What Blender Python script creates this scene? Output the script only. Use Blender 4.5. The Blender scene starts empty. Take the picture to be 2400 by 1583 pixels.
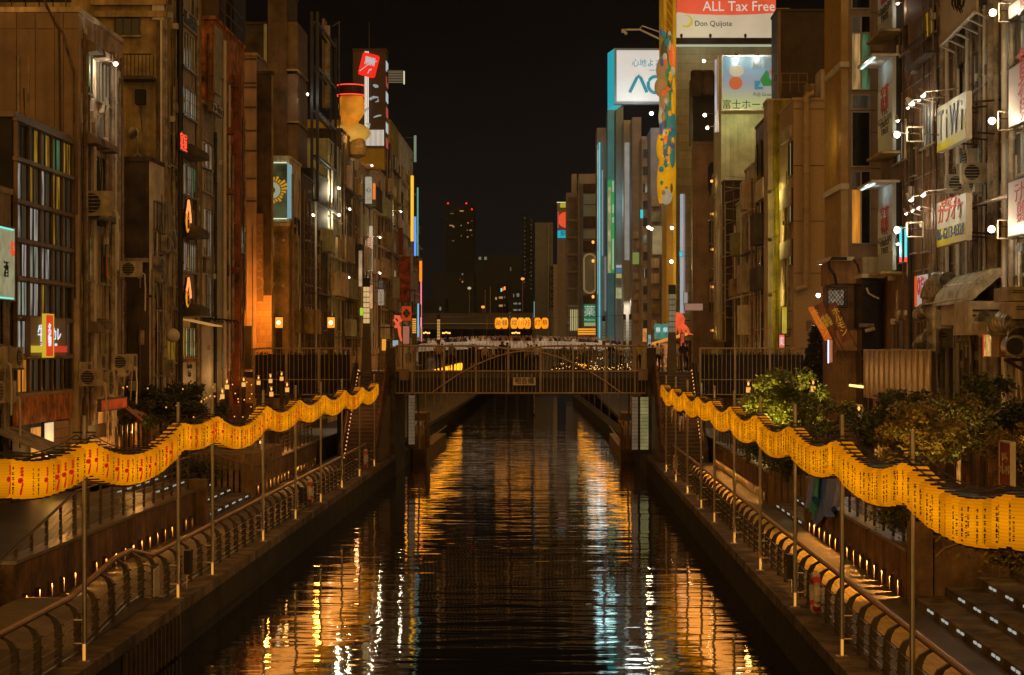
import bpy, math, random
from math import sin, cos, pi, radians
random.seed(11)
S = bpy.context.scene
C = S.collection
# ---------------------------------------------------------------- camera, sky, sun, exposure
F, VX, VY, ZC = 4600.0, 1287.0, 818.0, 7.2      # focal length and vanishing point in photo pixels, eye height
cam = bpy.data.objects.new('camera', bpy.data.cameras.new('camera')); C.objects.link(cam)
cam.location = (0, 0, ZC); cam.rotation_euler = (pi/2, 0, 0)
cam.data.lens = 36*F/2400; cam.data.sensor_width = 36
cam.data.shift_x = -(VX-1200)/2400; cam.data.shift_y = (VY-791.5)/2400
cam.data.clip_start = .5; cam.data.clip_end = 5000
S.camera = cam
wd = bpy.data.worlds.new('World'); S.world = wd; wd.use_nodes = True
nt = wd.node_tree; N = nt.nodes; N.clear()
out = N.new('ShaderNodeOutputWorld'); bg = N.new('ShaderNodeBackground'); bg2 = N.new('ShaderNodeBackground'); add = N.new('ShaderNodeAddShader')
sky = N.new('ShaderNodeTexSky'); sky.sky_type = 'NISHITA'; sky.sun_disc = False; sky.sun_elevation = radians(-4); sky.sun_rotation = radians(180)
bg.inputs['Strength'].default_value = .002
nt.links.new(sky.outputs[0], bg.inputs[0])
tc = N.new('ShaderNodeTexCoord'); sp = N.new('ShaderNodeSeparateXYZ'); rp = N.new('ShaderNodeValToRGB')
nt.links.new(tc.outputs['Generated'], sp.inputs[0]); nt.links.new(sp.outputs['Z'], rp.inputs[0])
e = rp.color_ramp.elements
e[0].position = 0.0; e[0].color = (.0078, .0064, .0064, 1)
e[1].position = .16; e[1].color = (.0018, .0013, .0011, 1)
nt.links.new(rp.outputs[0], bg2.inputs[0]); bg2.inputs['Strength'].default_value = 1.0
nt.links.new(bg.outputs[0], add.inputs[0]); nt.links.new(bg2.outputs[0], add.inputs[1]); nt.links.new(add.outputs[0], out.inputs[0])
sun = bpy.data.objects.new('city_glow', bpy.data.lights.new('city_glow', 'SUN')); C.objects.link(sun)
sun.data.energy = 1.45; sun.data.angle = radians(110); sun.data.color = (1, .50, .115)
sun.rotation_euler = (radians(62), 0, radians(0))
S.view_settings.view_transform = 'Standard'; S.view_settings.look = 'None'
S.view_settings.exposure = 0.0; S.view_settings.gamma = 1; S.view_settings.use_curve_mapping = False
S.render.engine = 'CYCLES'
S.cycles.use_denoising = True
S.cycles.max_bounces = 5; S.cycles.diffuse_bounces = 2; S.cycles.glossy_bounces = 4; S.cycles.transmission_bounces = 3
S.cycles.sample_clamp_indirect = 4; S.cycles.caustics_reflective = False; S.cycles.caustics_refractive = False

# ---------------------------------------------------------------- helpers
def Wp(px, py, Y): return ((px-VX)*Y/F, Y, ZC-(py-VY)*Y/F)
def Xp(px, Y): return (px-VX)*Y/F
def Zp(py, Y): return ZC-(py-VY)*Y/F
def Yp(px, X): return F*X/(px-VX)
MATS = {}
def nodes(name):
    m = bpy.data.materials.new(name); m.use_nodes = True
    n = m.node_tree.nodes; l = m.node_tree.links
    return m, n, l, n['Principled BSDF']
def mat(name, col, rough=.7, var=.25, sc=1.2, streak=0.0, bump=.0, bsc=30, metal=0, wave=None, spec=.4, brick=None):
    """painted, plastered or metal surface: colour broken by blotches, rain streaks and fine grain"""
    if name in MATS: return MATS[name]
    if streak > .25: var = min(.6, var*1.5)
    m, n, l, b = nodes(name)
    b.inputs['Roughness'].default_value = rough; b.inputs['Metallic'].default_value = metal
    b.inputs['Specular IOR Level'].default_value = spec
    g = n.new('ShaderNodeNewGeometry')
    t = n.new('ShaderNodeTexNoise'); t.inputs['Scale'].default_value = sc; t.inputs['Detail'].default_value = 6; t.inputs['Roughness'].default_value = .65
    l.new(g.outputs['Position'], t.inputs['Vector'])
    mx = n.new('ShaderNodeMix'); mx.data_type = 'RGBA'
    d = [max(0, c*(1-var*1.6)) for c in col]; u = [min(1, c*(1+var)) for c in col]
    mx.inputs['A'].default_value = (*d, 1); mx.inputs['B'].default_value = (*u, 1)
    r = n.new('ShaderNodeMapRange'); r.inputs['From Min'].default_value = .32; r.inputs['From Max'].default_value = .68
    l.new(t.outputs['Fac'], r.inputs['Value']); l.new(r.outputs[0], mx.inputs['Factor'])
    res = mx.outputs['Result']
    if brick:
        bt = n.new('ShaderNodeTexBrick'); mp = n.new('ShaderNodeVectorMath'); mp.operation = 'MULTIPLY_ADD'
        sw = n.new('ShaderNodeSeparateXYZ'); cb = n.new('ShaderNodeCombineXYZ'); ad = n.new('ShaderNodeMath'); ad.operation = 'ADD'
        l.new(g.outputs['Position'], sw.inputs[0]); l.new(sw.outputs[0], ad.inputs[0]); l.new(sw.outputs[1], ad.inputs[1])
        l.new(ad.outputs[0], cb.inputs[0]); l.new(sw.outputs[2], cb.inputs[1])
        bt.inputs['Scale'].default_value = 1; bt.inputs['Brick Width'].default_value = brick[0]; bt.inputs['Row Height'].default_value = brick[1]
        bt.inputs['Mortar Size'].default_value = brick[2]; bt.inputs['Mortar'].default_value = (.45, .45, .45, 1)
        bt.inputs['Color1'].default_value = (1, 1, 1, 1); bt.inputs['Color2'].default_value = (.72, .72, .72, 1)
        l.new(cb.outputs[0], bt.inputs['Vector'])
        m3 = n.new('ShaderNodeMix'); m3.data_type = 'RGBA'; m3.blend_type = 'MULTIPLY'; m3.inputs['Factor'].default_value = 1
        l.new(res, m3.inputs['A']); l.new(bt.outputs['Color'], m3.inputs['B']); res = m3.outputs['Result']
    if streak > 0:
        v = n.new('ShaderNodeVectorMath'); v.operation = 'MULTIPLY'; v.inputs[1].default_value = (3.2, 3.2, .12)
        l.new(g.outputs['Position'], v.inputs[0])
        t2 = n.new('ShaderNodeTexNoise'); t2.inputs['Scale'].default_value = 1.5; t2.inputs['Detail'].default_value = 5
        l.new(v.outputs[0], t2.inputs['Vector'])
        r2 = n.new('ShaderNodeMapRange'); r2.inputs['From Min'].default_value = .43; r2.inputs['From Max'].default_value = .72
        r2.inputs['To Max'].default_value = streak; l.new(t2.outputs['Fac'], r2.inputs['Value'])
        m2 = n.new('ShaderNodeMix'); m2.data_type = 'RGBA'; m2.inputs['B'].default_value = (*[c*.28 for c in col], 1)
        l.new(r2.outputs[0], m2.inputs['Factor']); l.new(res, m2.inputs['A']); res = m2.outputs['Result']
    l.new(res, b.inputs['Base Color'])
    hs = None
    if wave:
        w = n.new('ShaderNodeTexWave'); w.wave_profile = 'SIN'; w.bands_direction = 'X'
        vs = n.new('ShaderNodeVectorMath'); vs.operation = 'MULTIPLY'; vs.inputs[1].default_value = (1, 1, 0)
        s2 = n.new('ShaderNodeSeparateXYZ'); c2 = n.new('ShaderNodeCombineXYZ'); a2 = n.new('ShaderNodeMath'); a2.operation = 'ADD'
        l.new(g.outputs['Position'], s2.inputs[0]); l.new(s2.outputs[0], a2.inputs[0]); l.new(s2.outputs[1], a2.inputs[1]); l.new(a2.outputs[0], c2.inputs[0])
        l.new(c2.outputs[0], w.inputs['Vector']); w.inputs['Scale'].default_value = wave[0]; hs = w.outputs['Fac']; dist = wave[1]
    elif bump > 0:
        t3 = n.new('ShaderNodeTexNoise'); t3.inputs['Scale'].default_value = bsc; t3.inputs['Detail'].default_value = 3
        l.new(g.outputs['Position'], t3.inputs['Vector']); hs = t3.outputs['Fac']; dist = bump
    if hs:
        bp = n.new('ShaderNodeBump'); bp.inputs['Distance'].default_value = dist; bp.inputs['Strength'].default_value = .8
        l.new(hs, bp.inputs['Height']); l.new(bp.outputs[0], b.inputs['Normal'])
    MATS[name] = m; return m
def glow(name, col, st=1.0, base=(.02, .02, .02), var=0, sc=3, lines=None):
    """something that gives off light: lamp glass, lit sign, lit room; also the wheel and its reliefs, glowing as if lit"""
    if name in MATS: return MATS[name]
    m, n, l, b = nodes(name)
    b.inputs['Base Color'].default_value = (*base, 1); b.inputs['Roughness'].default_value = .5
    b.inputs['Emission Color'].default_value = (*col, 1); b.inputs['Emission Strength'].default_value = st
    if var or lines:
        g = n.new('ShaderNodeNewGeometry'); v = n.new('ShaderNodeVectorMath'); v.operation = 'MULTIPLY'
        v.inputs[1].default_value = (1, 1, .15) if lines else (1, 1, 1); l.new(g.outputs['Position'], v.inputs[0])
        t = n.new('ShaderNodeTexNoise'); t.inputs['Scale'].default_value = lines or sc; t.inputs['Detail'].default_value = 3; l.new(v.outputs[0], t.inputs['Vector'])
        r = n.new('ShaderNodeMapRange'); r.inputs['From Min'].default_value = .35; r.inputs['From Max'].default_value = .65
        r.inputs['To Min'].default_value = st*(1-var); r.inputs['To Max'].default_value = st*(1+var*.5)
        l.new(t.outputs['Fac'], r.inputs['Value']); l.new(r.outputs[0], b.inputs['Emission Strength'])
    MATS[name] = m; return m

ORG = {}
class MB:
    def __init__(s): s.v = []; s.f = []; s.m = []; s.mi = 0; s.sm = False
    def add(s, vs, fs):
        o = len(s.v); s.v += vs; s.f += [tuple(i+o for i in f) for f in fs]; s.m += [s.mi]*len(fs); return s
    def box(s, x0, x1, y0, y1, z0, z1):
        if x0 > x1: x0, x1 = x1, x0
        if y0 > y1: y0, y1 = y1, y0
        if z0 > z1: z0, z1 = z1, z0
        return s.add([(x0,y0,z0),(x1,y0,z0),(x1,y1,z0),(x0,y1,z0),(x0,y0,z1),(x1,y0,z1),(x1,y1,z1),(x0,y1,z1)],
                     [(0,3,2,1),(4,5,6,7),(0,1,5,4),(1,2,6,5),(2,3,7,6),(3,0,4,7)])
    def tube(s, pts, r, n=8, cap=True, r2=None):
        """tube through the points; r may be a list of radii"""
        k = len(pts); rs = r if isinstance(r, (list, tuple)) else [r]*k
        vs = []; fs = []; up0 = None
        for i, p in enumerate(pts):
            a = pts[max(0, i-1)]; b = pts[min(k-1, i+1)]
            d = [b[j]-a[j] for j in range(3)]; L = math.sqrt(sum(c*c for c in d)) or 1; d = [c/L for c in d]
            up = (0, 0, 1) if abs(d[2]) < .9 else (1, 0, 0)
            u = [d[1]*up[2]-d[2]*up[1], d[2]*up[0]-d[0]*up[2], d[0]*up[1]-d[1]*up[0]]
            L = math.sqrt(sum(c*c for c in u)); u = [c/L for c in u]
            w = [d[1]*u[2]-d[2]*u[1], d[2]*u[0]-d[0]*u[2], d[0]*u[1]-d[1]*u[0]]
            for j in range(n):
                t = 2*pi*j/n + (pi/4 if n == 4 else 0)
                vs.append(tuple(p[q]+rs[i]*(cos(t)*u[q]+sin(t)*w[q]) for q in range(3)))
        for i in range(k-1):
            for j in range(n):
                a = i*n+j; b = i*n+(j+1) % n
                fs.append((a, a+n, b+n, b))
        if cap: fs += [tuple(range(n)), tuple(range((k-1)*n+n-1, (k-1)*n-1, -1))]
        return s.add(vs, fs)
    def lathe(s, prof, n=16, c=(0, 0, 0)):
        vs = [(c[0]+r*cos(2*pi*j/n), c[1]+r*sin(2*pi*j/n), c[2]+z) for r, z in prof for j in range(n)]
        fs = [(i*n+j, i*n+(j+1) % n, (i+1)*n+(j+1) % n, (i+1)*n+j) for i in range(len(prof)-1) for j in range(n)]
        fs += [tuple(range(n-1, -1, -1)), tuple((len(prof)-1)*n+j for j in range(n))]
        return s.add(vs, fs)
    def ell(s, c, r, n=12, k=8):
        prof = [(max(.001, sin(pi*i/k)), -cos(pi*i/k)) for i in range(k+1)]
        o = len(s.v); s.lathe(prof, n)
        for i in range(o, len(s.v)):
            x, y, z = s.v[i]; s.v[i] = (c[0]+x*r[0], c[1]+y*r[1], c[2]+z*r[2])
        return s
    def poly(s, pts, axis, d):
        """prism: flat outline pushed along axis by d"""
        n = len(pts); q = [tuple(p[i]+(d if i == axis else 0) for i in range(3)) for p in pts]
        return s.add(list(pts)+q, [tuple(range(n)), tuple(range(2*n-1, n-1, -1))]+[(i, i+n, (i+1) % n+n, (i+1) % n) for i in range(n)])
    def mesh(s, name, mats, org=(0, 0, 0)):
        me = bpy.data.meshes.new(name)
        me.from_pydata([(x-org[0], y-org[1], z-org[2]) for x, y, z in s.v], [], s.f)
        for m in (mats if isinstance(mats, (list, tuple)) else [mats]): me.materials.append(m)
        if any(s.m): me.polygons.foreach_set('material_index', s.m)
        if s.sm: me.polygons.foreach_set('use_smooth', [True]*len(s.f))
        me.update(); return me
    def build(s, name, mats, parent=None, org=None):
        """one mesh object; vertices given in world space, origin at the parent's (or org)"""
        o_ = ORG[parent.name] if parent is not None and org is None else (org or (0, 0, 0))
        return link(name, s.mesh(name, mats, o_), parent, o_)
def link(name, me, parent=None, loc=(0, 0, 0), rz=0):
    """put a mesh at a world location, as a child where a parent is given (parents are never turned)"""
    o = bpy.data.objects.new(name, me); C.objects.link(o); ORG[o.name] = tuple(loc)
    if parent is not None:
        o.parent = parent; p = ORG[parent.name]; rp_ = parent.get('_rz', 0) if False else 0
        o.location = (loc[0]-p[0], loc[1]-p[1], loc[2]-p[2])
    else: o.location = loc
    if rz: o.rotation_euler = (0, 0, rz)
    return o
def rel(name, me, parent, loc=(0, 0, 0), rz=0):
    """child placed in the parent's own space (for parents that are turned)"""
    o = bpy.data.objects.new(name, me); C.objects.link(o); o.parent = parent; o.location = loc; o.rotation_euler = (0, 0, rz)
    return o
def tag(o, label=None, cat=None, group=None, kind=None):
    if label: o['label'] = label
    if cat: o['category'] = cat
    if group: o['group'] = group
    if kind: o['kind'] = kind
    return o
def thing(name, loc, label, cat, group=None):
    o = bpy.data.objects.new(name, None); C.objects.link(o); o.location = loc; o.empty_display_size = .2
    ORG[o.name] = tuple(loc); return tag(o, label, cat, group)
def struct(name, mb, m, org=(0, 0, 0)): return tag(mb.build(name, m, None, org), kind='structure')
def lamp(name, loc, col, power, r=.1, parent=None, kind='POINT', rot=None, spot=None):
    L = bpy.data.lights.new(name, kind); L.energy = power; L.color = col; L.shadow_soft_size = r
    if kind == 'SPOT': L.spot_size = radians(spot[0]); L.spot_blend = spot[1]
    o = bpy.data.objects.new(name, L); C.objects.link(o); o.location = loc
    if rot: o.rotation_euler = rot
    if parent is not None:
        o.parent = parent; p = ORG[parent.name]; o.location = tuple(loc[i]-p[i] for i in range(3))
    return o
TXT = {}
def text_mesh(body, size, m, width=None, depth=.01, key=None):
    """lettering as a thin solid in the x-z plane, centred, reading when seen from -y"""
    k = (body, size, m.name, width)
    if k in TXT: return TXT[k]
    cu = bpy.data.curves.new('lettering', 'FONT'); cu.body = body; cu.size = size; cu.align_x = 'CENTER'; cu.align_y = 'CENTER'; cu.extrude = depth; cu.resolution_u = 2
    if '\n' in body: cu.space_line = .9
    o = bpy.data.objects.new('lettering', cu); C.objects.link(o)
    dg = bpy.context.evaluated_depsgraph_get(); dg.update()
    me = bpy.data.meshes.new_from_object(o.evaluated_get(dg)); bpy.data.objects.remove(o)
    xs = [v.co.x for v in me.vertices] or [0]; sx = 1
    if width and max(xs) > min(xs): sx = width/(max(xs)-min(xs))
    for v in me.vertices: v.co = (v.co.x*sx, -v.co.z, v.co.y)
    me.materials.clear(); me.materials.append(m); me.name = 'lettering'; TXT[k] = me; return me
# ---------------------------------------------------------------- materials
M = {}
M['water'] = None
def make_water():
    m, n, l, b = nodes('canal_water')
    b.inputs['Base Color'].default_value = (.006, .0055, .004, 1); b.inputs['Roughness'].default_value = .035; b.inputs['IOR'].default_value = 2.1
    b.inputs['Specular IOR Level'].default_value = .75
    g = n.new('ShaderNodeNewGeometry'); last = None
    for sc, st, dist, det in (((.30, .9, 1), .5, .055, 2), ((1.1, 3.6, 1), .5, .0045, 3), ((.05, .1, 1), .5, .15, 2)):
        v = n.new('ShaderNodeVectorMath'); v.operation = 'MULTIPLY'; v.inputs[1].default_value = sc
        l.new(g.outputs['Position'], v.inputs[0])
        t = n.new('ShaderNodeTexNoise'); t.inputs['Scale'].default_value = 1; t.inputs['Detail'].default_value = det; t.inputs['Distortion'].default_value = .4
        l.new(v.outputs[0], t.inputs['Vector'])
        bp = n.new('ShaderNodeBump'); bp.inputs['Distance'].default_value = dist; bp.inputs['Strength'].default_value = st
        l.new(t.outputs['Fac'], bp.inputs['Height'])
        if last: l.new(last.outputs[0], bp.inputs['Normal'])
        last = bp
    l.new(last.outputs[0], b.inputs['Normal']); return m
WATER = make_water()
CONC = mat('quay_concrete', (.16, .12, .085), .85, .35, .9, .5, .02, 12)
CONCD = mat('mossy_quay_wall', (.022, .019, .008), .9, .7, .8, .75, .04, 6)
PAVE = mat('paving', (.20, .16, .12), .6, .25, .7, 0, .01, 20, brick=(.6, .6, .012))
PAVED = mat('dark_paving', (.10, .085, .07), .38, .3, .5, 0, .01, 20, brick=(.9, .9, .012))
YEL = mat('yellow_tactile_paving', (.55, .38, .05), .6, .2, 1.5, 0, .01, 14)
ASPH = mat('asphalt', (.05, .045, .04), .7, .3, .8, 0, .02, 25)
STEEL = mat('stainless_steel', (.42, .38, .33), .32, .15, 3, 0, metal=.85)
IRON = mat('dark_iron', (.075, .055, .038), .5, .3, 2, metal=.3)
BRONZE = mat('brown_painted_steel', (.20, .13, .075), .45, .2, 2, metal=.35)
BLACK = mat('black_steel', (.014, .012, .010), .5, .3, 2)
WOOD = mat('varnished_timber', (.22, .11, .045), .45, .35, 2, .4)
WOODD = mat('dark_timber', (.07, .035, .016), .5, .35, 2, .3)
PIPE = mat('grey_pipe', (.33, .27, .2), .5, .3, 2, .5)
PIPEB = mat('brown_pipe', (.13, .08, .045), .5, .3, 2, .3)
CABLE = mat('cable_rubber', (.05, .035, .025), .6, .2)
WHITEP = mat('white_paint', (.62, .56, .48), .5, .12, 2, .25)
CREAM = mat('cream_metal', (.46, .38, .26), .5, .2, 2, .45)
GLASS = mat('dark_window_glass', (.010, .011, .013), .07, .2, spec=.6)
RED = mat('red_paint', (.55, .04, .02), .5, .15)
# ---------------------------------------------------------------- the ground, the water and the quays
mb = MB().box(-60, 60, -30, 700, -1.2, -1.15); struct('canal_bed', mb, ASPH)
mb = MB(); mb.add([(-14, -20, 0), (9, -20, 0), (9, 320, 0), (-14, 320, 0)], [(0, 1, 2, 3)]); struct('canal_water', mb, WATER)
def bend(Y): return 0 if Y < 120 else -(Y-120)*.0165
def quay(side, X, name):
    s = side; mb = MB()
    for y0, y1 in ((18, 112), (119.5, 170), (170, 265)):
        for yy0, yy1 in ((y0, y1),):
            a, b_ = X+bend(yy0), X+bend(yy1)
            mb.add([(a, yy0, -1), (b_, yy1, -1), (b_, yy1, .95), (a, yy0, .95), (a+s*.9, yy0, -1), (b_+s*.9, yy1, -1), (b_+s*.9, yy1, .95), (a+s*.9, yy0, .95)],
                   [(0, 1, 2, 3), (3, 2, 6, 7), (5, 4, 7, 6), (0, 3, 7, 4), (1, 5, 6, 2)])
    return struct(name, mb, CONCD)
ql = quay(-1, -8.76, 'quay_wall'); qr = quay(1, 5.56, 'quay_wall')
# vertical sheet piling marks on the quay face, coping stones in a row
def copings(side, X, host, y0, y1, lift=lambda y: 0):
    st = []
    for q in range(3):
        mb = MB().box(-.05, .62, .012, .738, 0, .25) if side > 0 else MB().box(-.62, .05, .012, .738, 0, .25)
        me = mb.mesh('coping_stone', mat('coping_stone_%d' % q, [(.14, .10, .07), (.10, .075, .05), (.17, .125, .085)][q], .8, .35, 1.5, .3, .02, 14)); st.append(me)
    n = int((y1-y0)/.75)
    for i in range(n):
        y = y0+i*.75
        link('coping_stone', random.choice(st), host, (X, y, .95+lift(y)))
def hump(y):        # the left walk rises a little over a storm outlet
    if y < 39 or y > 47: return 0
    if y < 43: return .36*(y-39)/4
    if y < 44.6: return .36
    return .36*(47-y)/2.4
copings(-1, -8.76, ql, 29.25, 111.5); copings(1, 5.56, qr, 20, 111.5)
mb = MB()
for side, x0, x1 in ((-1, -12.0, -9.4), (1, 6.2, 8.55)):
    ys = [18, 39, 43, 44.6, 47, 112] if side < 0 else [18, 112]
    for a, b_ in zip(ys, ys[1:]):
        za, zb = (1.2+hump(a), 1.2+hump(b_)) if side < 0 else (1.2, 1.2)
        mb.add([(x0, a, za), (x1, a, za), (x1, b_, zb), (x0, b_, zb), (x0, a, .2), (x1, a, .2), (x1, b_, .2), (x0, b_, .2)], [(0, 1, 2, 3), (1, 0, 4, 5), (2, 1, 5, 6), (0, 3, 7, 4)])
prom = struct('promenade', mb, PAVE)
mb = MB().box(7.0, 7.6, 18, 100, 1.2, 1.206)
for i in range(0, 3): mb.box(7.08+i*.2, 7.15+i*.2, 18, 100, 1.206, 1.212)
mb.build('tactile_strip', YEL, prom)
# storm outlet bars under the hump, left
mb = MB()
for i in range(14): mb.box(-8.74, -8.66, 40.2+i*.45, 40.32+i*.45, .05, .95)
tag(mb.build('outlet_grating', IRON), 'row of upright steel bars on the canal face under the raised walk', 'grating')
# upper walks and streets behind them
mb = MB().box(-40, -12.35, 10, 67, .5, 2.3).box(-40, -15.6, 67, 79, .5, 2.3).box(-40, -12.35, 79, 121, .5, 2.3).box(8.9, 40, 10, 28, .5, 2.3).box(12.2, 40, 28, 46.5, .5, 2.3).box(8.9, 40, 46.5, 65, .5, 2.3).box(10.5, 40, 65, 76, .5, 2.3).box(8.9, 40, 76, 121, .5, 2.3)
upper = struct('upper_walk', mb, PAVED)
mb = MB().box(-60, -9.2, 119.6, 700, 1.2, 1.5).box(5.9, 60, 119.6, 700, 1.2, 1.5)
struct('far_ground', mb, ASPH)
# ---------------------------------------------------------------- retaining walls with cap and cable-rail fence
def retaining(side, X, y0, y1, label, lights=True, group='retaining walls behind the promenades'):
    t = thing('retaining_wall', (X, y0, 1.2), label, 'wall', group)
    s = side
    MB().box(X, X+s*.35, y0, y1, 1.0, 2.36).build('wall_face', mat('stained_stone_wall', (.13, .075, .04), .8, .4, 1.5, .6, .02, 18), t)
    # upright stone slabs proud of the wall
    mats = [mat('wall_slab_%d' % q, c, .8, .35, 1.2, .65, .02, 14) for q, c in enumerate([(.15, .085, .045), (.12, .07, .038), (.17, .10, .055)])]
    ms = [MB().box(*((-.03, 0) if s > 0 else (0, .03)), .01, .74, 0, 1.12).mesh('stone_slab', mm) for mm in mats]
    for i in range(int((y1-y0)/.75)): link('stone_slab', random.choice(ms), t, (X, y0+i*.75, 1.22))
    MB().box(X-s*.06, X+s*.42, y0, y1, 2.36, 2.44).build('cap', STEEL, t)
    if lights:
        n = int((y1-y0-.5)/1.15)
        box = MB().box(*((-.06, -.03) if s > 0 else (.03, .06)), -.022, .022, 0, .26).mesh('wall_light', glow('wall_light_glass', (1, .50, .14), 1.6))
        fin = MB().box(-.13*(s > 0), .13*(s < 0), .05, .065, 0, .40).box(-.13*(s > 0), .13*(s < 0), -.065, -.05, 0, .40).mesh('fin', IRON)  # fins added to narrow each wall light's beam into a stripe
        for i in range(n):
            y = y0+.6+i*1.15
            link('wall_light', box, t, (X, y, 1.26))
            link('fin', fin, t, (X, y, 1.24)); lamp('wall_light_beam', (X-s*.06, y, 1.60), (1, .43, .08), (170 if s > 0 else 70), .012, t, 'SPOT', (0, radians(48)*s, 0), (95, .3))
    return t
def cable_fence(pts, label, posts=1.5, h=1.1, group='cable rail fences on the retaining walls', wires=5, pm=IRON, hr=.035):
    """posts, top rail and thin wires along a line of (x, y, z) points"""
    t = thing('cable_fence', pts[0], label, 'fence', group)
    MB().tube([(x, y, z+h) for x, y, z in pts], hr, 8).build('handrail', pm if hr < .05 else BRONZE, t)
    post = MB().box(-.03, .03, -.045, .045, 0, h).mesh('post', pm)
    wm = MB()
    for a, b_ in zip(pts, pts[1:]):
        L = math.dist(a, b_); n = max(1, round(L/posts))
        for i in range(n+(b_ == pts[-1])):
            f = i/n; link('post', post, t, tuple(a[j]+(b_[j]-a[j])*f for j in range(3)))
        for k in range(wires):
            z = h*(k+1)/(wires+1); wm.tube([(a[0], a[1], a[2]+z), (b_[0], b_[1], b_[2]+z)], .009, 4, False)
    wm.build('cable', STEEL, t)
    return t
retaining(1, 8.55, 46.8, 64.6, 'stained stone wall with a line of low lights beside the near right wide steps')
retaining(1, 8.55, 76.3, 101, 'stained stone wall with low lights running from the wide steps to the bridge stairs, right bank')
retaining(-1, -12.0, 44, 66.5, 'stained stone wall with low lights below the ramp fence, left bank')
retaining(-1, -12.0, 79.5, 101, 'stained stone wall with low lights towards the bridge stairs, left bank')
cable_fence([(8.75, 47, 2.44), (8.75, 64.4, 2.44)], 'cable fence beside the blue tarpaulin, right bank')
cable_fence([(8.75, 76.6, 2.44), (8.75, 100.6, 2.44)], 'cable fence in front of the clipped green tree')
cable_fence([(-12.2, 50.5, 2.44), (-12.2, 66.3, 2.44)], 'cable fence above the stone wall, left bank')
cable_fence([(-12.2, 43.5, 1.35), (-12.2, 50.4, 2.40)], 'sloping cable fence going down beside the ramp, left bank')
cable_fence([(-12.2, 88.5, 2.44), (-12.2, 100.8, 2.44)], 'cable fence beyond the fluted planter wall, left bank')
# planters at the ends of the wide steps
def planter(side, x0, x1, y0, y1, ztop, label, slats=True):
    t = thing('planter_wall', ((x0+x1)/2, y0, 1.2), label, 'planter')
    mm = mat('planter_render', (.20, .12, .06), .75, .3, 1.2, .5, .02, 12)
    MB().box(x0, x1, y0, y1, 1.2, ztop).build('planter_box', mm, t)
    xs = x0 if side > 0 else x1
    if slats:
        fm = MB().box(-.05 if side > 0 else 0, 0 if side > 0 else .05, 0, .17, 0, ztop-1.2).mesh('slat', mat('planter_slat', (.26, .16, .085), .6, .25, 2, .3))
        for i in range(int((y1-y0)/.24)): link('slat', fm, t, (xs, y0+.05+i*.24, 1.2))
        fm = MB().box(0, .17, -.05, 0, 0, ztop-1.2).mesh('slat', mat('planter_slat', (.26, .16, .085)))
        for i in range(int((x1-x0)/.24)): link('slat', fm, t, (x0+.03+i*.24, y0, 1.2))
    return t
planter(-1, -14.6, -12.0, 79.0, 88.0, 2.95, 'fluted brown planter wall behind the left railing')
planter(-1, -12.35, -11.7, 66.6, 67.3, 2.75, 'narrow brown pier at the head of the left wide steps', False)
planter(1, 8.5, 9.0, 46.0, 46.6, 3.1, 'brown stone pier at the head of the near right steps', False)
planter(1, 8.5, 9.0, 64.8, 65.5, 2.95, 'brown stone pier beside the person in beige, right bank', False)
planter(1, 8.55, 11.2, 74.2, 76.2, 2.6, 'brown planter wall under the clipped tree, right bank')
t = planter(1, 9.05, 12.1, 46.1, 48.2, 2.75, 'pale concrete planter with handrails beside the near right steps', False)
# wide steps
def steps(side, X, y0, y1, label, n=5, run=.75, rise=.22):
    t = thing('wide_steps', (X, y0, 1.2), label, 'steps')
    s = side
    for i in range(n):
        xa = X+s*i*run
        me = MB().box(0, s*(run+.9), 0, y1-y0-.1*(i % 2), 0, rise).mesh('step', mat('step_stone_%d' % (i % 2), (.15, .12, .09) if i % 2 else (.19, .15, .11), .75, .4, 1.3, .4, .02, 10, brick=(1.2, .4, .01)))
        link('step', me, t, (xa, y0, 1.2+rise*i))
        k = int((y1-y0)/1.6)
        li = MB().box(*((-.025, 0) if s > 0 else (0, .025)), 0, .24, 0, .05).box(*((-.025, 0) if s > 0 else (0, .025)), .38, .62, 0, .05).mesh('step_light', glow('step_light_glass', (.85, .85, .72), .42))
        for j in range(k): link('step_light', li, t, (xa, y0+.5+j*1.6+.25*(i % 3), 1.2+rise*i+.12))
    return t
steps(1, 8.5, 28.5, 45.9, 'wide stone steps with small white step lights, near right bank')
steps(1, 8.5, 65.6, 74.1, 'wide stone steps between the two stone walls, right bank')
steps(-1, -12.0, 67.4, 78.9, 'wide stone steps with white step lights under dark bushes, left bank')
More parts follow.
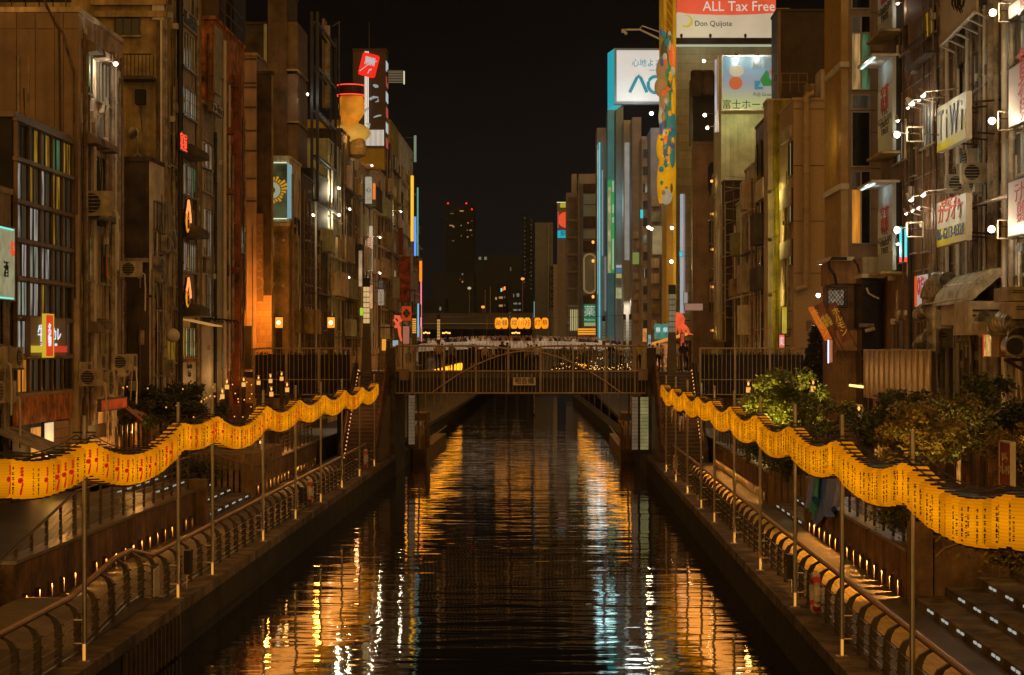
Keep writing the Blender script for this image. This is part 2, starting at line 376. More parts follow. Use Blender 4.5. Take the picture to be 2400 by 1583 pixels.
# ---------------------------------------------------------------- canal railings with curved posts
def canal_rail(side, X, y0, y1, label, lift=lambda y: 0):
    t = thing('canal_railing', (X, y0, 1.2), label, 'railing', 'steel railings along the canal')
    s = side   # posts lean in towards the walk at the top
    prof = [(0, 0), (0, .62), (.02, .80), (.09, .93), (.24, 1.02)]
    mb = MB()
    for (a, za), (b_, zb) in zip(prof, prof[1:]):
        w0 = .055 if za < .7 else .05
        mb.add([(s*a-.06, -w0, za), (s*a+.06, -w0, za-.0), (s*b_+.06, -w0, zb), (s*b_-.06, -w0, zb), (s*a-.06, w0, za), (s*a+.06, w0, za), (s*b_+.06, w0, zb), (s*b_-.06, w0, zb)],
               [(0, 1, 2, 3), (5, 4, 7, 6), (4, 0, 3, 7), (1, 5, 6, 2), (3, 2, 6, 7)])
    for z in (.2, .4, .6, .8): mb.tube([(-.09, 0, z), (.1, 0, z)], .018, 6)
    post = mb.mesh('post', IRON)
    n = int((y1-y0)/1.5)
    for i in range(n+1):
        y = y0+i*1.5; link('post', post, t, (X, y, 1.2+lift(y)))
    ys = [y0]+[y for y in (39, 43, 44.6, 47) if side < 0]+[y1+.3]
    MB().tube([(X+s*.27, y, 2.25+lift(y)) for y in ys], .062, 10).build('handrail', mat('handrail_wood', (.24, .125, .05), .42, .3, 3, .2), t)
    wm = MB()
    for z in (.2, .38, .56, .74):
        wm.tube([(X-s*.02, y, 1.2+z+lift(y)) for y in ys], .011, 4, False)
    wm.build('cable', STEEL, t)
    MB().tube([(X, y, 1.26+lift(y)) for y in ys], .02, 5, False).build('bottom_rail', STEEL, t)
    return t
canal_rail(-1, -9.25, 31, 101.5, 'steel canal railing with dark curved posts and timber handrail, left bank', hump)
canal_rail(1, 6.1, 22, 100.5, 'steel canal railing with dark curved posts and timber handrail, right bank')
# life ring boxes and black boxes hung on the railing
def ring(X, Y, s, label):
    t = thing('life_ring', (X, Y, 1.35), label, 'life ring')
    m1 = MB(); pts = [(X-s*.14, Y+.36*cos(a), 1.78+.40*sin(a)) for a in [2*pi*i/20 for i in range(21)]]
    m1.tube(pts, .085, 8, False); m1.build('ring', WHITEP, t)
    for q in range(4):
        a0 = q*pi/2+.6; m2 = MB(); m2.tube([(X-s*.14, Y+.36*cos(a0+d), 1.78+.40*sin(a0+d)) for d in (0, .12, .24, .36)], .091, 8); m2.build('band', RED, t)
    MB().box(X-s*.03, X-s*.06, Y-.05, Y+.05, 1.3, 2.2).build('bracket', STEEL, t)
ring(6.05, 43.6, 1, 'white life ring hung on the right railing'); ring(-9.2, 74.5, -1, 'white life ring hung on the left railing half way to the bridge')
ring(6.05, 92, 1, 'white life ring hung on the right railing near the bridge stairs'); ring(-9.2, 97, -1, 'white life ring hung on the left railing near the bridge stairs')
for X, Y, s, w in ((6.0, 47.8, 1, 'right railing beside the life ring'), (-9.1, 48.8, -1, 'left railing beside the second lantern pole'), (-9.1, 71.2, -1, 'left railing half way to the bridge')):
    b_ = thing('control_box', (X-s*.1, Y, 1.6), 'small black control box clamped to the %s' % w, 'box')
    MB().box(X-s*.20, X-s*.06, Y-.22, Y+.22, 1.62, 2.2).build('case', BLACK, b_); MB().tube([(X-s*.1, Y, 1.62), (X-s*.1, Y, 1.2)], .02, 6).build('conduit', STEEL, b_)
wb = thing('notice_board', (-9.2, 45.6, 1.5), 'small white notice plate wired to the left railing', 'sign')
MB().box(-9.16, -9.13, 45.4, 46.0, 1.45, 2.1).build('plate', WHITEP, wb); MB().tube([(-9.15, 45.4, 2.0), (-9.2, 45.2, 2.0)], .01, 4).build('wire', STEEL, wb)
# ---------------------------------------------------------------- paper lanterns on strings between steel poles
def paper():
    m, n, l, b = nodes('lantern_paper')
    b.inputs['Base Color'].default_value = (.10, .05, .015, 1); b.inputs['Roughness'].default_value = .8
    o = n.new('ShaderNodeTexCoord'); s = n.new('ShaderNodeSeparateXYZ'); l.new(o.outputs['Object'], s.inputs[0])
    r = n.new('ShaderNodeValToRGB'); r.color_ramp.elements[0].position = 0; r.color_ramp.elements[0].color = (.62, .18, .0, 1)
    r.color_ramp.elements[1].position = .62; r.color_ramp.elements[1].color = (.64, .185, .0, 1)
    e_ = r.color_ramp.elements.new(.30); e_.color = (1.0, .33, .001, 1)
    l.new(s.outputs['Z'], r.inputs[0]); l.new(r.outputs[0], b.inputs['Emission Color']); b.inputs['Emission Strength'].default_value = .80
    oi = n.new('ShaderNodeObjectInfo'); mr = n.new('ShaderNodeMapRange'); mr.inputs['To Min'].default_value = .62; mr.inputs['To Max'].default_value = 1.08
    l.new(oi.outputs['Random'], mr.inputs['Value'])
    w1, w2, w3 = [n.new('ShaderNodeMath') for _ in range(3)]; w1.operation = 'MULTIPLY'; w1.inputs[1].default_value = 2*pi/(.53/12); l.new(s.outputs['Z'], w1.inputs[0])
    w2.operation = 'SINE'; l.new(w1.outputs[0], w2.inputs[0]); w3.operation = 'MULTIPLY_ADD'; w3.inputs[1].default_value = .10; w3.inputs[2].default_value = .92; l.new(w2.outputs[0], w3.inputs[0])  # glow dimmed ring by ring to shade the rib grooves
    w4 = n.new('ShaderNodeMath'); w4.operation = 'MULTIPLY'; l.new(w3.outputs[0], w4.inputs[0]); l.new(mr.outputs[0], w4.inputs[1]); l.new(w4.outputs[0], b.inputs['Emission Strength'])
    return m
PAPER = paper()
INK = mat('black_ink', (.012, .008, .005), .8, .1); INKR = glow('red_ink', (.75, .012, .002), .40, (.6, .01, .01))
LR = .215
prof = [(.13, 0), (.165, .012), (.195, .05)]
nrib = 12
for i in range(nrib+1):
    z = .05+.53*i/nrib; prof.append((LR-.004, z))
    if i < nrib: prof.append((LR+.004, z+.022))
prof += [(.195, .595), (.165, .62), (.13, .63)]
lb = MB(); lb.sm = True; lb.lathe(prof, 18); LANT = lb.mesh('paper_lantern', PAPER)
CAPT = MB().lathe([(.13, .628), (.135, .63), (.135, .652), (.10, .655)], 14).mesh('top_ring', BLACK)
CAPB = MB().lathe([(.10, -.03), (.13, -.028), (.13, .002), (.12, .004)], 14).mesh('bottom_ring', BLACK)
def brush(seed, red):
    """brush-written marks down one side of the paper, as thin patches lying on it (facing -y)"""
    rd = random.Random(seed); mb = MB(); R = LR+.009
    def stroke(a0, z0, a1, z1, w):
        n = 4; vs = []
        for i in range(n+1):
            f = i/n; a = a0+(a1-a0)*f; z = z0+(z1-z0)*f; ww = w*(.6+.7*sin(pi*f))
            dz, da = (z1-z0), (a1-a0)*R; L = math.hypot(dz, da) or 1
            for sg in (1, -1):
                aa = a+sg*ww*dz/L/R*.5; zz = z-sg*ww*da/L*.5
                vs.append((R*sin(aa), -R*cos(aa), zz))
        mb.add(vs, [(2*i, 2*i+1, 2*i+3, 2*i+2) for i in range(n)])
    if red:
        mb.mi = 1
        for k in range(3):
            z = .50-.045*k*1.2; stroke(-.18, z, .2, z+.01, .03); stroke(rd.uniform(-.1, .1), z+.03, rd.uniform(-.1, .1), z-.03, .03)
        stroke(-.42, .30, .12, .31, .07); stroke(-.35, .33, .05, .28, .05)
        stroke(.10, .27, -.02, .17, .035); stroke(0, .2, -.16, .06, .04)
    else:
        z = rd.uniform(.5, .56); a = rd.uniform(-.12, .12); sz = rd.choice((.05, .06, .075))
        while z > rd.uniform(.06, .16):
            for k in range(rd.randint(3, 5)):
                if rd.random() < .55: zz = z-rd.random()*sz; stroke(a-sz*1.8, zz, a+sz*1.8, zz+rd.uniform(-.01, .01), .011)
                else: aa = a+rd.uniform(-1.3, 1.3)*sz; stroke(aa, z, aa+rd.uniform(-.8, .8)*sz, z-sz, .012)
            z -= sz*1.35
        if rd.random() < .4:
            z = .40
            while z > .12:
                for k in range(3): zz = z-rd.random()*.03; stroke(a+.24, zz, a+.40, zz, .008)
                z -= .05
    return mb.mesh('brush_writing', [INK, INKR])
BR = [brush(i, False) for i in range(9)]; BRR = [brush(50+i, True) for i in range(2)]
def pole(X, Y, s, ztop, label):
    t = thing('lantern_pole', (X, Y, 1.2), label, 'pole', 'steel lantern poles on the canal edge')
    MB().tube([(X, Y, 1.2), (X, Y, ztop)], .045, 10).build('shaft', STEEL, t)
    MB().box(X-.11, X+.11, Y-.11, Y+.11, 1.2, 1.225).build('base_plate', STEEL, t)
    mb = MB().tube([(X, Y, 2.0), (X-s*-.2, Y, 2.0)], .02, 6).tube([(X, Y, 1.55), (X-s*-.2, Y, 1.55)], .02, 6); mb.build('clamp', STEEL, t)
    MB().tube([(X-s*.005, Y-.058, 1.24), (X-s*.005, Y-.058, 1.55)], .03, 6).build('foot_glint', glow('amber_foot_glint', (1, .42, .06), .75), t)  # glowing tube added for the amber reflection at the pole foot
    MB().tube([(X-.22, Y, ztop-.32), (X+.22, Y, ztop-.32)], .018, 6).build('crossbar', BLACK, t)
    return t
def string(side, X, ys, pitch, ystart, yend, zt, sag, name, redp):
    s = side
    for i, y in enumerate(ys): pole(X, y, s, zt+.42, 'thin steel lantern pole at the canal edge, %s, counted from the bridge: %s' % (name, ['first', 'second', 'third', 'fourth', 'fifth', 'sixth', 'seventh', 'eighth', 'ninth', 'tenth', 'eleventh'][len(ys)-1-i]))
    allp = [ys[0]-(5.8 if side < 0 else 6.9)]+ys
    def ztop(y):
        for a, b_ in zip(allp, allp[1:]):
            if a <= y <= b_:
                f = (y-a)/(b_-a); return zt-sag*4*f*(1-f)*((b_-a)/7.5)**2
        return zt
    mb = MB(); y = ystart; pts = []; pts2 = []
    while y <= yend+.2: pts.append((X-.16, y, ztop(y)+.05)); pts2.append((X+.16, y, ztop(y)+.05)); y += .6
    cw = thing('lantern_wire', (X, ystart, zt), 'twin black festoon wires the paper lanterns hang from, %s' % name, 'wire')
    MB().tube(pts, .012, 5).tube(pts2, .012, 5).build('wire', CABLE, cw)
    brk = MB().box(-.17, .17, -.012, .012, 0, .022).mesh('spreader_bar', BLACK)
    n = int((yend-ystart)/pitch); rd = random.Random(3+side)
    ORD = 'first second third fourth fifth sixth seventh eighth ninth tenth eleventh twelfth thirteenth fourteenth fifteenth sixteenth seventeenth eighteenth nineteenth twentieth last'.split()
    def span(y):
        k = sum(1 for v in ys if v > y); p_ = ys[-k] if k else 999; j_ = int((p_-y)/pitch) if k else 0; return '%s nearer than the %s pole from the bridge' % (ORD[min(j_, 20)], ORD[k-1]) if k else '%s past the pole nearest the bridge' % ORD[int((y-ys[-1])/pitch)]
    for i in range(n+1):
        y = ystart+i*pitch; z = ztop(y)-.70
        o = link('paper_lantern', LANT, None, (X+rd.uniform(-.012, .012), y, z)); ORG[o.name] = tuple(o.location)
        tw = rd.uniform(-.25, .25)
        o.rotation_euler = (0, 0, 0)
        end = i == n
        red = rd.random() < (redp if y < 70 else redp*.35)
        tag(o, ('endmost glowing paper lantern of the %s, hung nearest the bridge' % name) if end else
            ('paper lantern, %s writing, %s, %s' % ('red' if red else 'black', span(y), name)), 'lantern',
            None if end else 'paper lanterns with %s writing on the %s' % ('red' if red else 'black', name))
        rel('top_ring', CAPT, o); rel('bottom_ring', CAPB, o)
        ang = (1.2 if side < 0 else -1.2)+tw
        rel('writing', rd.choice(BRR if red else BR), o, (0, 0, 0), ang)
        link('spreader_bar', brk, cw, (X, y, ztop(y)+.0))
        if i % 6 == 2: lamp('lantern_light', (X+s*.9, y, z+.2), (1, .34, .05), 15, .9, o)
def far_string(side, X):
    mb = MB(); mb.sm = True; y = 121
    while y < 250:
        f = (y % 7.8)/7.8; mb.lathe([(.13, 0), (.2, .06), (LR, .3), (.2, .57), (.13, .63)], 8, (X+bend(y)+random.uniform(-.03, .03), y, 4.8-1.2*f*(1-f))); y += .5
    tag(mb.build('far_lanterns', glow('far_lantern_paper', (1, .33, .012), 2.5, (.1, .05, .01))), 'strings of paper lanterns along the %s bank beyond the footbridge' % ('left' if side < 0 else 'right'), 'lanterns', kind='stuff')
    q = MB(); q.tube([(X, 121, 5.5), (X+bend(250), 250, 5.5)], .02, 4)
    for y in range(121, 250, 16): q.tube([(X+bend(y), y, 1.2), (X+bend(y), y, 5.6)], .045, 6)
    tag(q.build('far_lantern_posts', STEEL), 'thin posts of the lantern string beyond the footbridge, %s bank' % ('left' if side < 0 else 'right'), 'posts', kind='stuff')
far_string(-1, -9.1); far_string(1, 6.0)
LY = [37.6, 47.1, 51.9, 61.1, 68.9, 76.5, 84.3, 92.1, 99.9]
RY = [30.8, 38.2, 45.5, 53.0, 60.4, 67.7, 73.5, 80.9, 88.3, 95.5]
string(-1, -8.9, LY, .475, 31.6, 100.2, 5.50, .30, 'left bank', .42)
string(1, 5.7, RY, .475, 23.4, 96.9, 5.50, .30, 'right bank', 0.0)
# ---------------------------------------------------------------- the near footbridge
DK = 5.9      # deck level
RAIL = mat('bridge_rail_paint', (.42, .29, .17), .5, .2, 2, .15)
BY = 112.0
br = thing('footbridge', (-1.5, BY, DK), 'brown steel footbridge crossing the canal with arched railing and name plate', 'bridge')
MB().box(-17.4, 15.2, BY+.1, 119.5, DK-.35, DK).build('deck', PAVED, br)
MB().box(-8.9, 5.7, BY+.15, BY+.5, 4.7, DK-.36).box(-8.9, 5.7, BY+6.6, BY+7, 4.7, DK-.36).build('girder', mat('girder_paint', (.035, .022, .014), .55, .3, 1.5, .3), br)
xa, xb = -8.75, 5.50
zt, zm, zb_ = 7.37, 5.92, 4.64
bar = MB().box(-.016, .016, -.02, .02, 0, zt-.05-zb_).mesh('baluster', RAIL)
n = 66
cx0 = (xa+xb)/2
def topz(x): return zt-.22*math.exp(-((x-cx0+.2)/1.1)**2)
for i in range(n+1):
    x = xa+(xb-xa)*i/n; link('baluster', bar, br, (x, BY-.02, zb_))
post = MB().box(-.055, .055, -.05, .05, 0, zt-zb_).mesh('post', RAIL)
for px in (967, 1040, 1116, 1191, 1267, 1343, 1419, 1488):
    link('post', post, br, (Xp(px, BY), BY-.08, zb_))
k = 40; pts = [(xa+(xb-xa)*i/k, BY-.08, topz(xa+(xb-xa)*i/k)) for i in range(k+1)]
MB().tube(pts, .055, 8).build('handrail', RAIL, br)
MB().tube([(xa, BY-.09, zm), (xb, BY-.09, zm)], .045, 8).tube([(xa, BY-.09, zb_+.03), (xb, BY-.09, zb_+.03)], .05, 8).build('middle_rail', RAIL, br)
k = 36; x0, x1 = Xp(1013, BY), Xp(1455, BY); za = Zp(921, BY); ztp = Zp(823, BY)
def arc(f): return za+(ztp-za)*(1-abs(2*f-1)**1.75)
MB().tube([(x0+(x1-x0)*i/k, BY-.13, arc(i/k)) for i in range(k+1)], .045, 8).build('arch', RAIL, br)
# plate with the bridge name
pl = thing('bridge_name_plate', (Xp(1229, BY-.25), BY-.25, Zp(894, BY)), 'cream name plate hung in the middle of the footbridge railing', 'sign')
pw, ph = .64, .22
cxp = Xp(1229, BY-.25); czp = Zp(894, BY-.25)
MB().box(cxp-pw, cxp+pw, BY-.26, BY-.22, czp-ph, czp+ph).build('plate', mat('plate_cream', (.80, .62, .38), .6, .15), pl)
mbf = MB()
for a in ((-pw, pw, -ph-.03, -ph), (-pw, pw, ph, ph+.03)): mbf.box(cxp+a[0], cxp+a[1], BY-.28, BY-.21, czp+a[2], czp+a[3])
mbf.box(cxp-pw-.03, cxp-pw, BY-.28, BY-.21, czp-ph-.03, czp+ph+.03).box(cxp+pw, cxp+pw+.03, BY-.28, BY-.21, czp-ph-.03, czp+ph+.03).build('frame', BRONZE, pl)
o = rel('lettering', text_mesh('相合橋', .40, INK, 1.1), pl, (0, -.025, 0))
MB().tube([(cxp-.4, BY-.2, czp+ph), (cxp-.4, BY-.12, czp+.42)], .012, 5).tube([(cxp+.4, BY-.2, czp+ph), (cxp+.4, BY-.12, czp+.42)], .012, 5).build('hanger', STEEL, pl)
# abutments, electric boxes, tiled pier faces under the bridge
for s, X in ((-1, -8.76), (1, 5.56)):
    t = thing('bridge_abutment', (X, BY, 0), 'dark stone abutment carrying the %s end of the footbridge' % ('left' if s < 0 else 'right'), 'abutment')
    MB().box(X, X+s*.75, BY-.6, 119.4, -.9, DK-.36).build('pier', mat('abutment_stone', (.11, .085, .05), .8, .3, 1.5, .4, brick=(.6, .3, .01)), t)
    MB().box(X+s*.76, X+s*3.4, BY+.6, 119.3, -.9, DK-.37).build('wing_wall', mat('abutment_dark', (.035, .025, .018), .85, .3), t)
    MB().box(X-s*.02, X+s*.5, BY-.75, BY-.61, DK-.3, 7.25).build('end_post', mat('end_post_dark', (.05, .032, .02), .6, .3), t)
    b_ = thing('junction_box', (X-s*.1, BY-1, 5.1), 'square brown junction box at the %s end of the bridge railing' % ('left' if s < 0 else 'right'), 'box')
    xx = Xp(948 if s < 0 else 1507, BY-.9)
    MB().box(xx-.26, xx+.26, BY-1.1, BY-.76, Zp(891, BY), Zp(866, BY)).build('case', BRONZE, b_)
    MB().box(xx-.28, xx+.28, BY-1.12, BY-1.1, Zp(867.5, BY), Zp(865, BY)).build('lid', BRONZE, b_)
# side railings with planted troughs
def side_rail(x0, x1, label):
    t = thing('bridge_side_fence', ((x0+x1)/2, BY, DK), label, 'fence')
    z0, z1 = Zp(925, BY), Zp(817, BY)
    bar = MB().box(-.013, .013, -.018, .018, 0, z1-z0).mesh('baluster', RAIL)
    n = int((x1-x0)/.245)
    for i in range(n+1): link('baluster', bar, t, (x0+(x1-x0)*i/n, BY-.3, z0))
    po = MB().box(-.06, .06, -.05, .05, 0, z1-z0+.02).mesh('post', RAIL)
    for i in range(4): link('post', po, t, (x0+(x1-x0)*i/3, BY-.36, z0))
    m_ = MB().tube([(x0, BY-.3, z1), (x1, BY-.3, z1)], .05, 8); m_.build('handrail', RAIL, t)
    MB().tube([(x0, BY-.3, Zp(890, BY)), (x1, BY-.3, Zp(890, BY))], .03, 6).tube([(x0, BY-.3, z0), (x1, BY-.3, z0)], .04, 6).build('bottom_rail', RAIL, t)
    MB().box(x0, x1, BY-.1, BY+.05, z0-.2, Zp(832, BY)).build('backing_panel', mat('fence_backing', (.022, .012, .007), .75, .4, .8, .3), t)
    return t
side_rail(Xp(598, BY), Xp(824, BY), 'tall barred fence with dark hedge at the left end of the bridge')
side_rail(Xp(1640, BY), Xp(1884, BY), 'tall barred fence with dark hedge at the right end of the bridge')
def leaves(n, fn, size, m, name, rd, parent=None, org=None):
    mb = MB()
    for _ in range(n):
        p, sc = fn(rd); a = rd.uniform(0, 2*pi); b_ = rd.uniform(-.9, .9); L = size*sc*rd.uniform(.6, 1.3); w = L*.42
        d = (cos(a)*cos(b_), sin(a)*cos(b_), sin(b_)); c_ = rd.uniform(0, 2*pi)
        u = (-sin(a)*cos(c_)-cos(a)*sin(b_)*sin(c_), cos(a)*cos(c_)-sin(a)*sin(b_)*sin(c_), cos(b_)*sin(c_))
        P = lambda f, g: tuple(p[i]+d[i]*L*f+u[i]*w*g for i in range(3))
        mb.mi = rd.randrange(len(m)) if isinstance(m, list) else 0
        mb.add([P(0, 0), P(.5, .5), P(1, 0), P(.5, -.5)], [(0, 1, 2, 3)])
    return mb.build(name, m, parent, org)
def leafmat(name, col):
    m, n, l, b = nodes(name); b.inputs['Roughness'].default_value = .55
    b.inputs['Base Color'].default_value = (*col, 1)
    g = n.new('ShaderNodeNewGeometry'); t = n.new('ShaderNodeTexNoise'); t.inputs['Scale'].default_value = 1.8; l.new(g.outputs['Position'], t.inputs['Vector'])
    mx = n.new('ShaderNodeMix'); mx.data_type = 'RGBA'; mx.inputs['A'].default_value = (*[c*.55 for c in col], 1); mx.inputs['B'].default_value = (*[c*1.5 for c in col], 1)
    l.new(t.outputs['Fac'], mx.inputs['Factor']); l.new(mx.outputs['Result'], b.inputs['Base Color'])
    return m
LG = [leafmat('leaf_green', (.12, .15, .02)), leafmat('leaf_fresh', (.19, .21, .022))]
LD = [leafmat('leaf_dark', (.035, .055, .014)), leafmat('leaf_olive', (.075, .075, .018))]
for x0, x1, w in ((Xp(600, BY), Xp(822, BY), 'left'), (Xp(1642, BY), Xp(1882, BY), 'right')):
    rd = random.Random(5)
    t = thing('hedge', ((x0+x1)/2, BY+.6, DK), 'low dark hedge behind the %s barred bridge fence' % w, 'hedge')
    MB().box(x0, x1, BY+.15, BY+1.1, DK-.2, DK+.5).build('planter_trough', WOODD, t)
    leaves(1800, lambda r: ((r.uniform(x0, x1), r.uniform(BY+.1, BY+1.1), DK+.45+r.random()*.6), 1), .16, LD, 'foliage', rd, t)
rd = random.Random(9); x0, x1 = Xp(1290, BY), Xp(1482, BY)
t = thing('hedge', ((x0+x1)/2, BY+1, DK), 'flowering hedge with fairy lights behind the right half of the bridge railing', 'hedge')
MB().box(x0, x1, BY+.6, BY+1.3, DK, DK+.3).build('planter_trough', WOODD, t)
leaves(2600, lambda r: ((r.uniform(x0, x1), r.uniform(BY+.5, BY+1.4), DK+.3+r.random()*.95), 1), .12, LD, 'foliage', rd, t)
m_ = MB()
for i in range(70): m_.ell((rd.uniform(x0, x1), BY+.45, DK+.1+rd.random()*rd.random()*.8), (.022, .022, .022), 6, 4)
m_.build('fairy_lights', glow('fairy_bulb', (1, .55, .18), 2.5), t)
# stairs up to the bridge
def stairs(x0, x1, y0, y1, s):
    w = 'left' if s < 0 else 'right'
    t = thing('bridge_stairs', (x0, y0, 1.2), 'broad stairs with copper-lit sides climbing from the %s promenade to the bridge' % w, 'stairs')
    n = 24; dy = (y1-y0)/n; dz = (DK-1.2)/n
    tread = MB().box(0, x1-x0, 0, dy+.12, -.25, dz-.004).mesh('step', mat('stair_tile', (.085, .055, .035), .5, .35, 2, .2))
    nose = MB().box(0, x1-x0, -.012, .03, dz-.035, dz+.002).mesh('nosing', mat('step_nosing', (.22, .11, .055), .45, .2))
    for i in range(n):
        o = link('step', tread, t, (x0, y0+i*dy, 1.2+i*dz)); rel('nosing', nose, o)
    for xx, q in ((x0-.28, 0), (x1+.02, 1)):
        mb = MB(); mb.poly([(xx, y0-.3, 1.2), (xx, y0-.3, 1.9), (xx, y1, DK+.5), (xx, y1, 1.2)], 0, .26); mb.build('side_wall', WOODD, t)
    xl = x0 if s < 0 else x1
    m_ = MB()
    for i in range(n): m_.box(xl-.03, xl+.03, y0+i*dy, y0+i*dy+.05, 1.2+(i+1)*dz+.04, 1.2+(i+1)*dz+.11)
    m_.build('edge_lights', glow('edge_bulb', (1, .42, .14), 1.3), t)
    xr = x1 if s < 0 else x0; pm = MB()
    for i in range(0, n, 2): pm.box(xr-.06+(0 if s < 0 else .02), xr+.0+(0 if s < 0 else .08), y0+i*dy, y0+i*dy+dy*1.7, 1.2+i*dz+.2, 1.2+i*dz+.75)
    pm.build('side_tiles', mat('copper_side_tiles', (.30, .11, .035), .5, .5, 4), t)
    for xx in (x0-.1, x1+.1):
        pts = [(xx, y0, 2.1), (xx, y1, DK+1.0)]
        MB().tube(pts, .03, 8).build('handrail', BRONZE, t)
    lamp('stair_lamp', (xl+(.5 if s < 0 else -.5), y0+2.2, 4.0), (1, .38, .12), 26, .15, t)
    return t
stairs(Xp(826, 108), Xp(893, 108), 103.6, 111.6, -1)
stairs(Xp(1546, 108), Xp(1632, 108), 103.6, 111.6, 1)
# small landing fences at the head of each stair
for x0, x1, w in ((Xp(868, 111.7), Xp(925, 111.7), 'left'), (Xp(1530, 111.7), Xp(1600, 111.7), 'right')):
    t = thing('landing_posts', ((x0+x1)/2, 111.7, DK), 'short copper-lit timber posts at the head of the %s stairs' % w, 'posts')
    po = MB().box(-.05, .05, -.05, .05, 0, 1.15).mesh('post', WOOD)
    for i in range(4): link('post', po, t, (x0+(x1-x0)*i/3, 111.75, DK-.1))
    MB().tube([(x0, 111.75, DK+.95), (x1, 111.75, DK+.95)], .025, 6).build('handrail', WOOD, t)
# slanting steel struts and lit block panels under the bridge
for px, s in ((975, -1), (1478, 1)):
    t = thing('bridge_strut', (Xp(px, 117), 117, 1), 'slender white strut slanting down under the %s end of the bridge' % ('left' if s < 0 else 'right'), 'strut')
    MB().tube([(Xp(px, 117), 118, DK-.4), (Xp(px+s*-6, 117), 118, 1.2)], .06, 6).build('strut', WHITEP, t)
t = thing('glass_block_screen', (Xp(1510, 118.5), 119.45, 1.2), 'pale green lit glass block screen standing under the right end of the bridge', 'screen')
blk = MB().box(-.055, .055, 0, .05, -.09, .09).mesh('glass_block', glow('glass_block', (.42, .40, .16), .40, (.2, .2, .1), .3, 2)); blk2 = MB().box(-.055, .055, 0, .05, -.09, .09).mesh('glass_block', glow('glass_block_warm', (.30, .21, .15), .25, (.2, .2, .1), .3, 2))
x0_ = 4.9
t2 = []
for i in range(8):
    for j in range(15):
        if i in (3, ): continue
        link('glass_block', blk2 if i < 3 else blk, t, (4.75+i*.115+(i > 3)*.02, BY-.72, Zp(930, BY)-.1-j*.2))
MB().box(4.66, 5.6, BY-.66, BY-.62, Zp(930, BY)-3.2, Zp(930, BY)).build('backing', BLACK, t)
t = thing('glass_block_screen', (-9.2, BY-.7, 1.2), 'dim pinkish glass block screen standing under the left end of the bridge', 'screen')
for i in range(3):
    for j in range(14): link('glass_block', blk2, t, (Xp(962, BY)+i*.115, BY-.72, Zp(926, BY)-.1-j*.2))
MB().box(Xp(962, BY)-.14, Xp(962, BY)+.3, BY-.66, BY-.62, Zp(926, BY)-3.0, Zp(926, BY)).build('backing', BLACK, t)
# pontoons and machinery beyond the bridge at the water edge
for s, pxs in ((-1, (1010, 1040)), (1, (1395, 1455))):
    t = thing('landing_pontoon', (Xp(pxs[0], 132), 132, 0), 'dark landing stage with pipes at the %s water edge beyond the bridge' % ('left' if s < 0 else 'right'), 'landing stage')
    xq = (-8.76 if s < 0 else 5.5)
    MB().box(xq, xq-s*.9, 126, 150, -.3, .75).build('pontoon', WOODD, t)
    MB().box(xq+s*.5, xq-s*.75, 128, 132, .75, 3.0).build('cabin', mat('cabin_dark', (.05, .035, .02), .6, .3), t)
    MB().box(xq-s*.0, xq-s*.6, 127.9, 127.98, 1.6, 2.5).build('lit_window', glow('boat_window', (.5, .33, .14), .16), t)
    mp = MB()
    for i in range(9):
        xx = xq-s*(.1+.09*i); mp.tube([(xx, 126+i*.3, .7), (xx, 126+i*.3, 2.0+.25*(i % 3)), (xx-s*.2, 126.2+i*.3, 2.5)], .05, 6)
    mp.build('pipes', mat('copper_pipes', (.3, .16, .05), .4, .3, metal=.6), t)
    MB().tube([(xq-s*.9, 126, 1.3), (xq-s*.9, 150, 1.3)], .04, 6).build('rail', BRONZE, t)
# ---------------------------------------------------------------- pillar lanterns on the bridge street
def pillar(px, py0, py1, pyb, Y, w, lit, label, base=True):
    x = Xp(px, Y); z1, zl, zb = Zp(py0, Y), Zp(py1, Y), Zp(pyb, Y)
    t = thing('pillar_lantern', (x, Y, zb), label, 'street lantern', 'square pillar lanterns around the bridge')
    h = z1-zl; cap = h*.19
    if base:
        mb = MB(); w2 = w*1.5
        mb.add([(x-w2, Y-w2, zb), (x+w2, Y-w2, zb), (x+w2, Y+w2, zb), (x-w2, Y+w2, zb), (x-w, Y-w, zl), (x+w, Y-w, zl), (x+w, Y+w, zl), (x-w, Y+w, zl)], [(0, 3, 2, 1), (4, 5, 6, 7), (0, 1, 5, 4), (1, 2, 6, 5), (2, 3, 7, 6), (3, 0, 4, 7)])
        mb.build('plinth', mat('pillar_stone', (.10, .065, .035), .7, .3), t)
    else: MB().box(x-w, x+w, Y-w, Y+w, zb, zl).build('plinth', mat('pillar_stone', (.10, .065, .035), .7, .3), t)
    MB().box(x-w, x+w, Y-w, Y+w, z1-cap, z1).build('cap', BLACK, t)
    MB().box(x-w*.86, x+w*.86, Y-w*.86, Y+w*.86, zl, z1-cap).build('lamp_glass', lit, t)
    mb = MB(); n = 7
    for i in range(n+1):
        z = zl+(z1-cap-zl)*i/n; mb.box(x-w*.93, x+w*.93, Y-w*.93, Y+w*.93, z-.02, z+.02)
    for sx in (-.9, -.02, .86): mb.box(x+sx*w, x+(sx+.06)*w, Y-w*.95, Y-w*.87, zl, z1-cap)
    mb.build('lattice', BLACK, t); return t
PLG = glow('pillar_glass', (.95, .62, .24), .75, var=.3, sc=.8); PLD = glow('pillar_glass_dim', (.42, .34, .20), .35, var=.3, sc=1)
pillar(859, 652, 759, 878, 109.5, .19, PLG, 'tall pillar lantern with amber lattice glass, left of the bridge'); 
pillar(1575, 668, 780, 880, 109.5, .20, PLD, 'tall pillar lantern with dim lattice glass at the right end of the bridge')
pillar(1028, 737, 797, 815, 121, .10, glow('pillar_glass_warm', (.85, .45, .14), .6), 'slim pillar lantern rising behind the left half of the bridge railing', False)
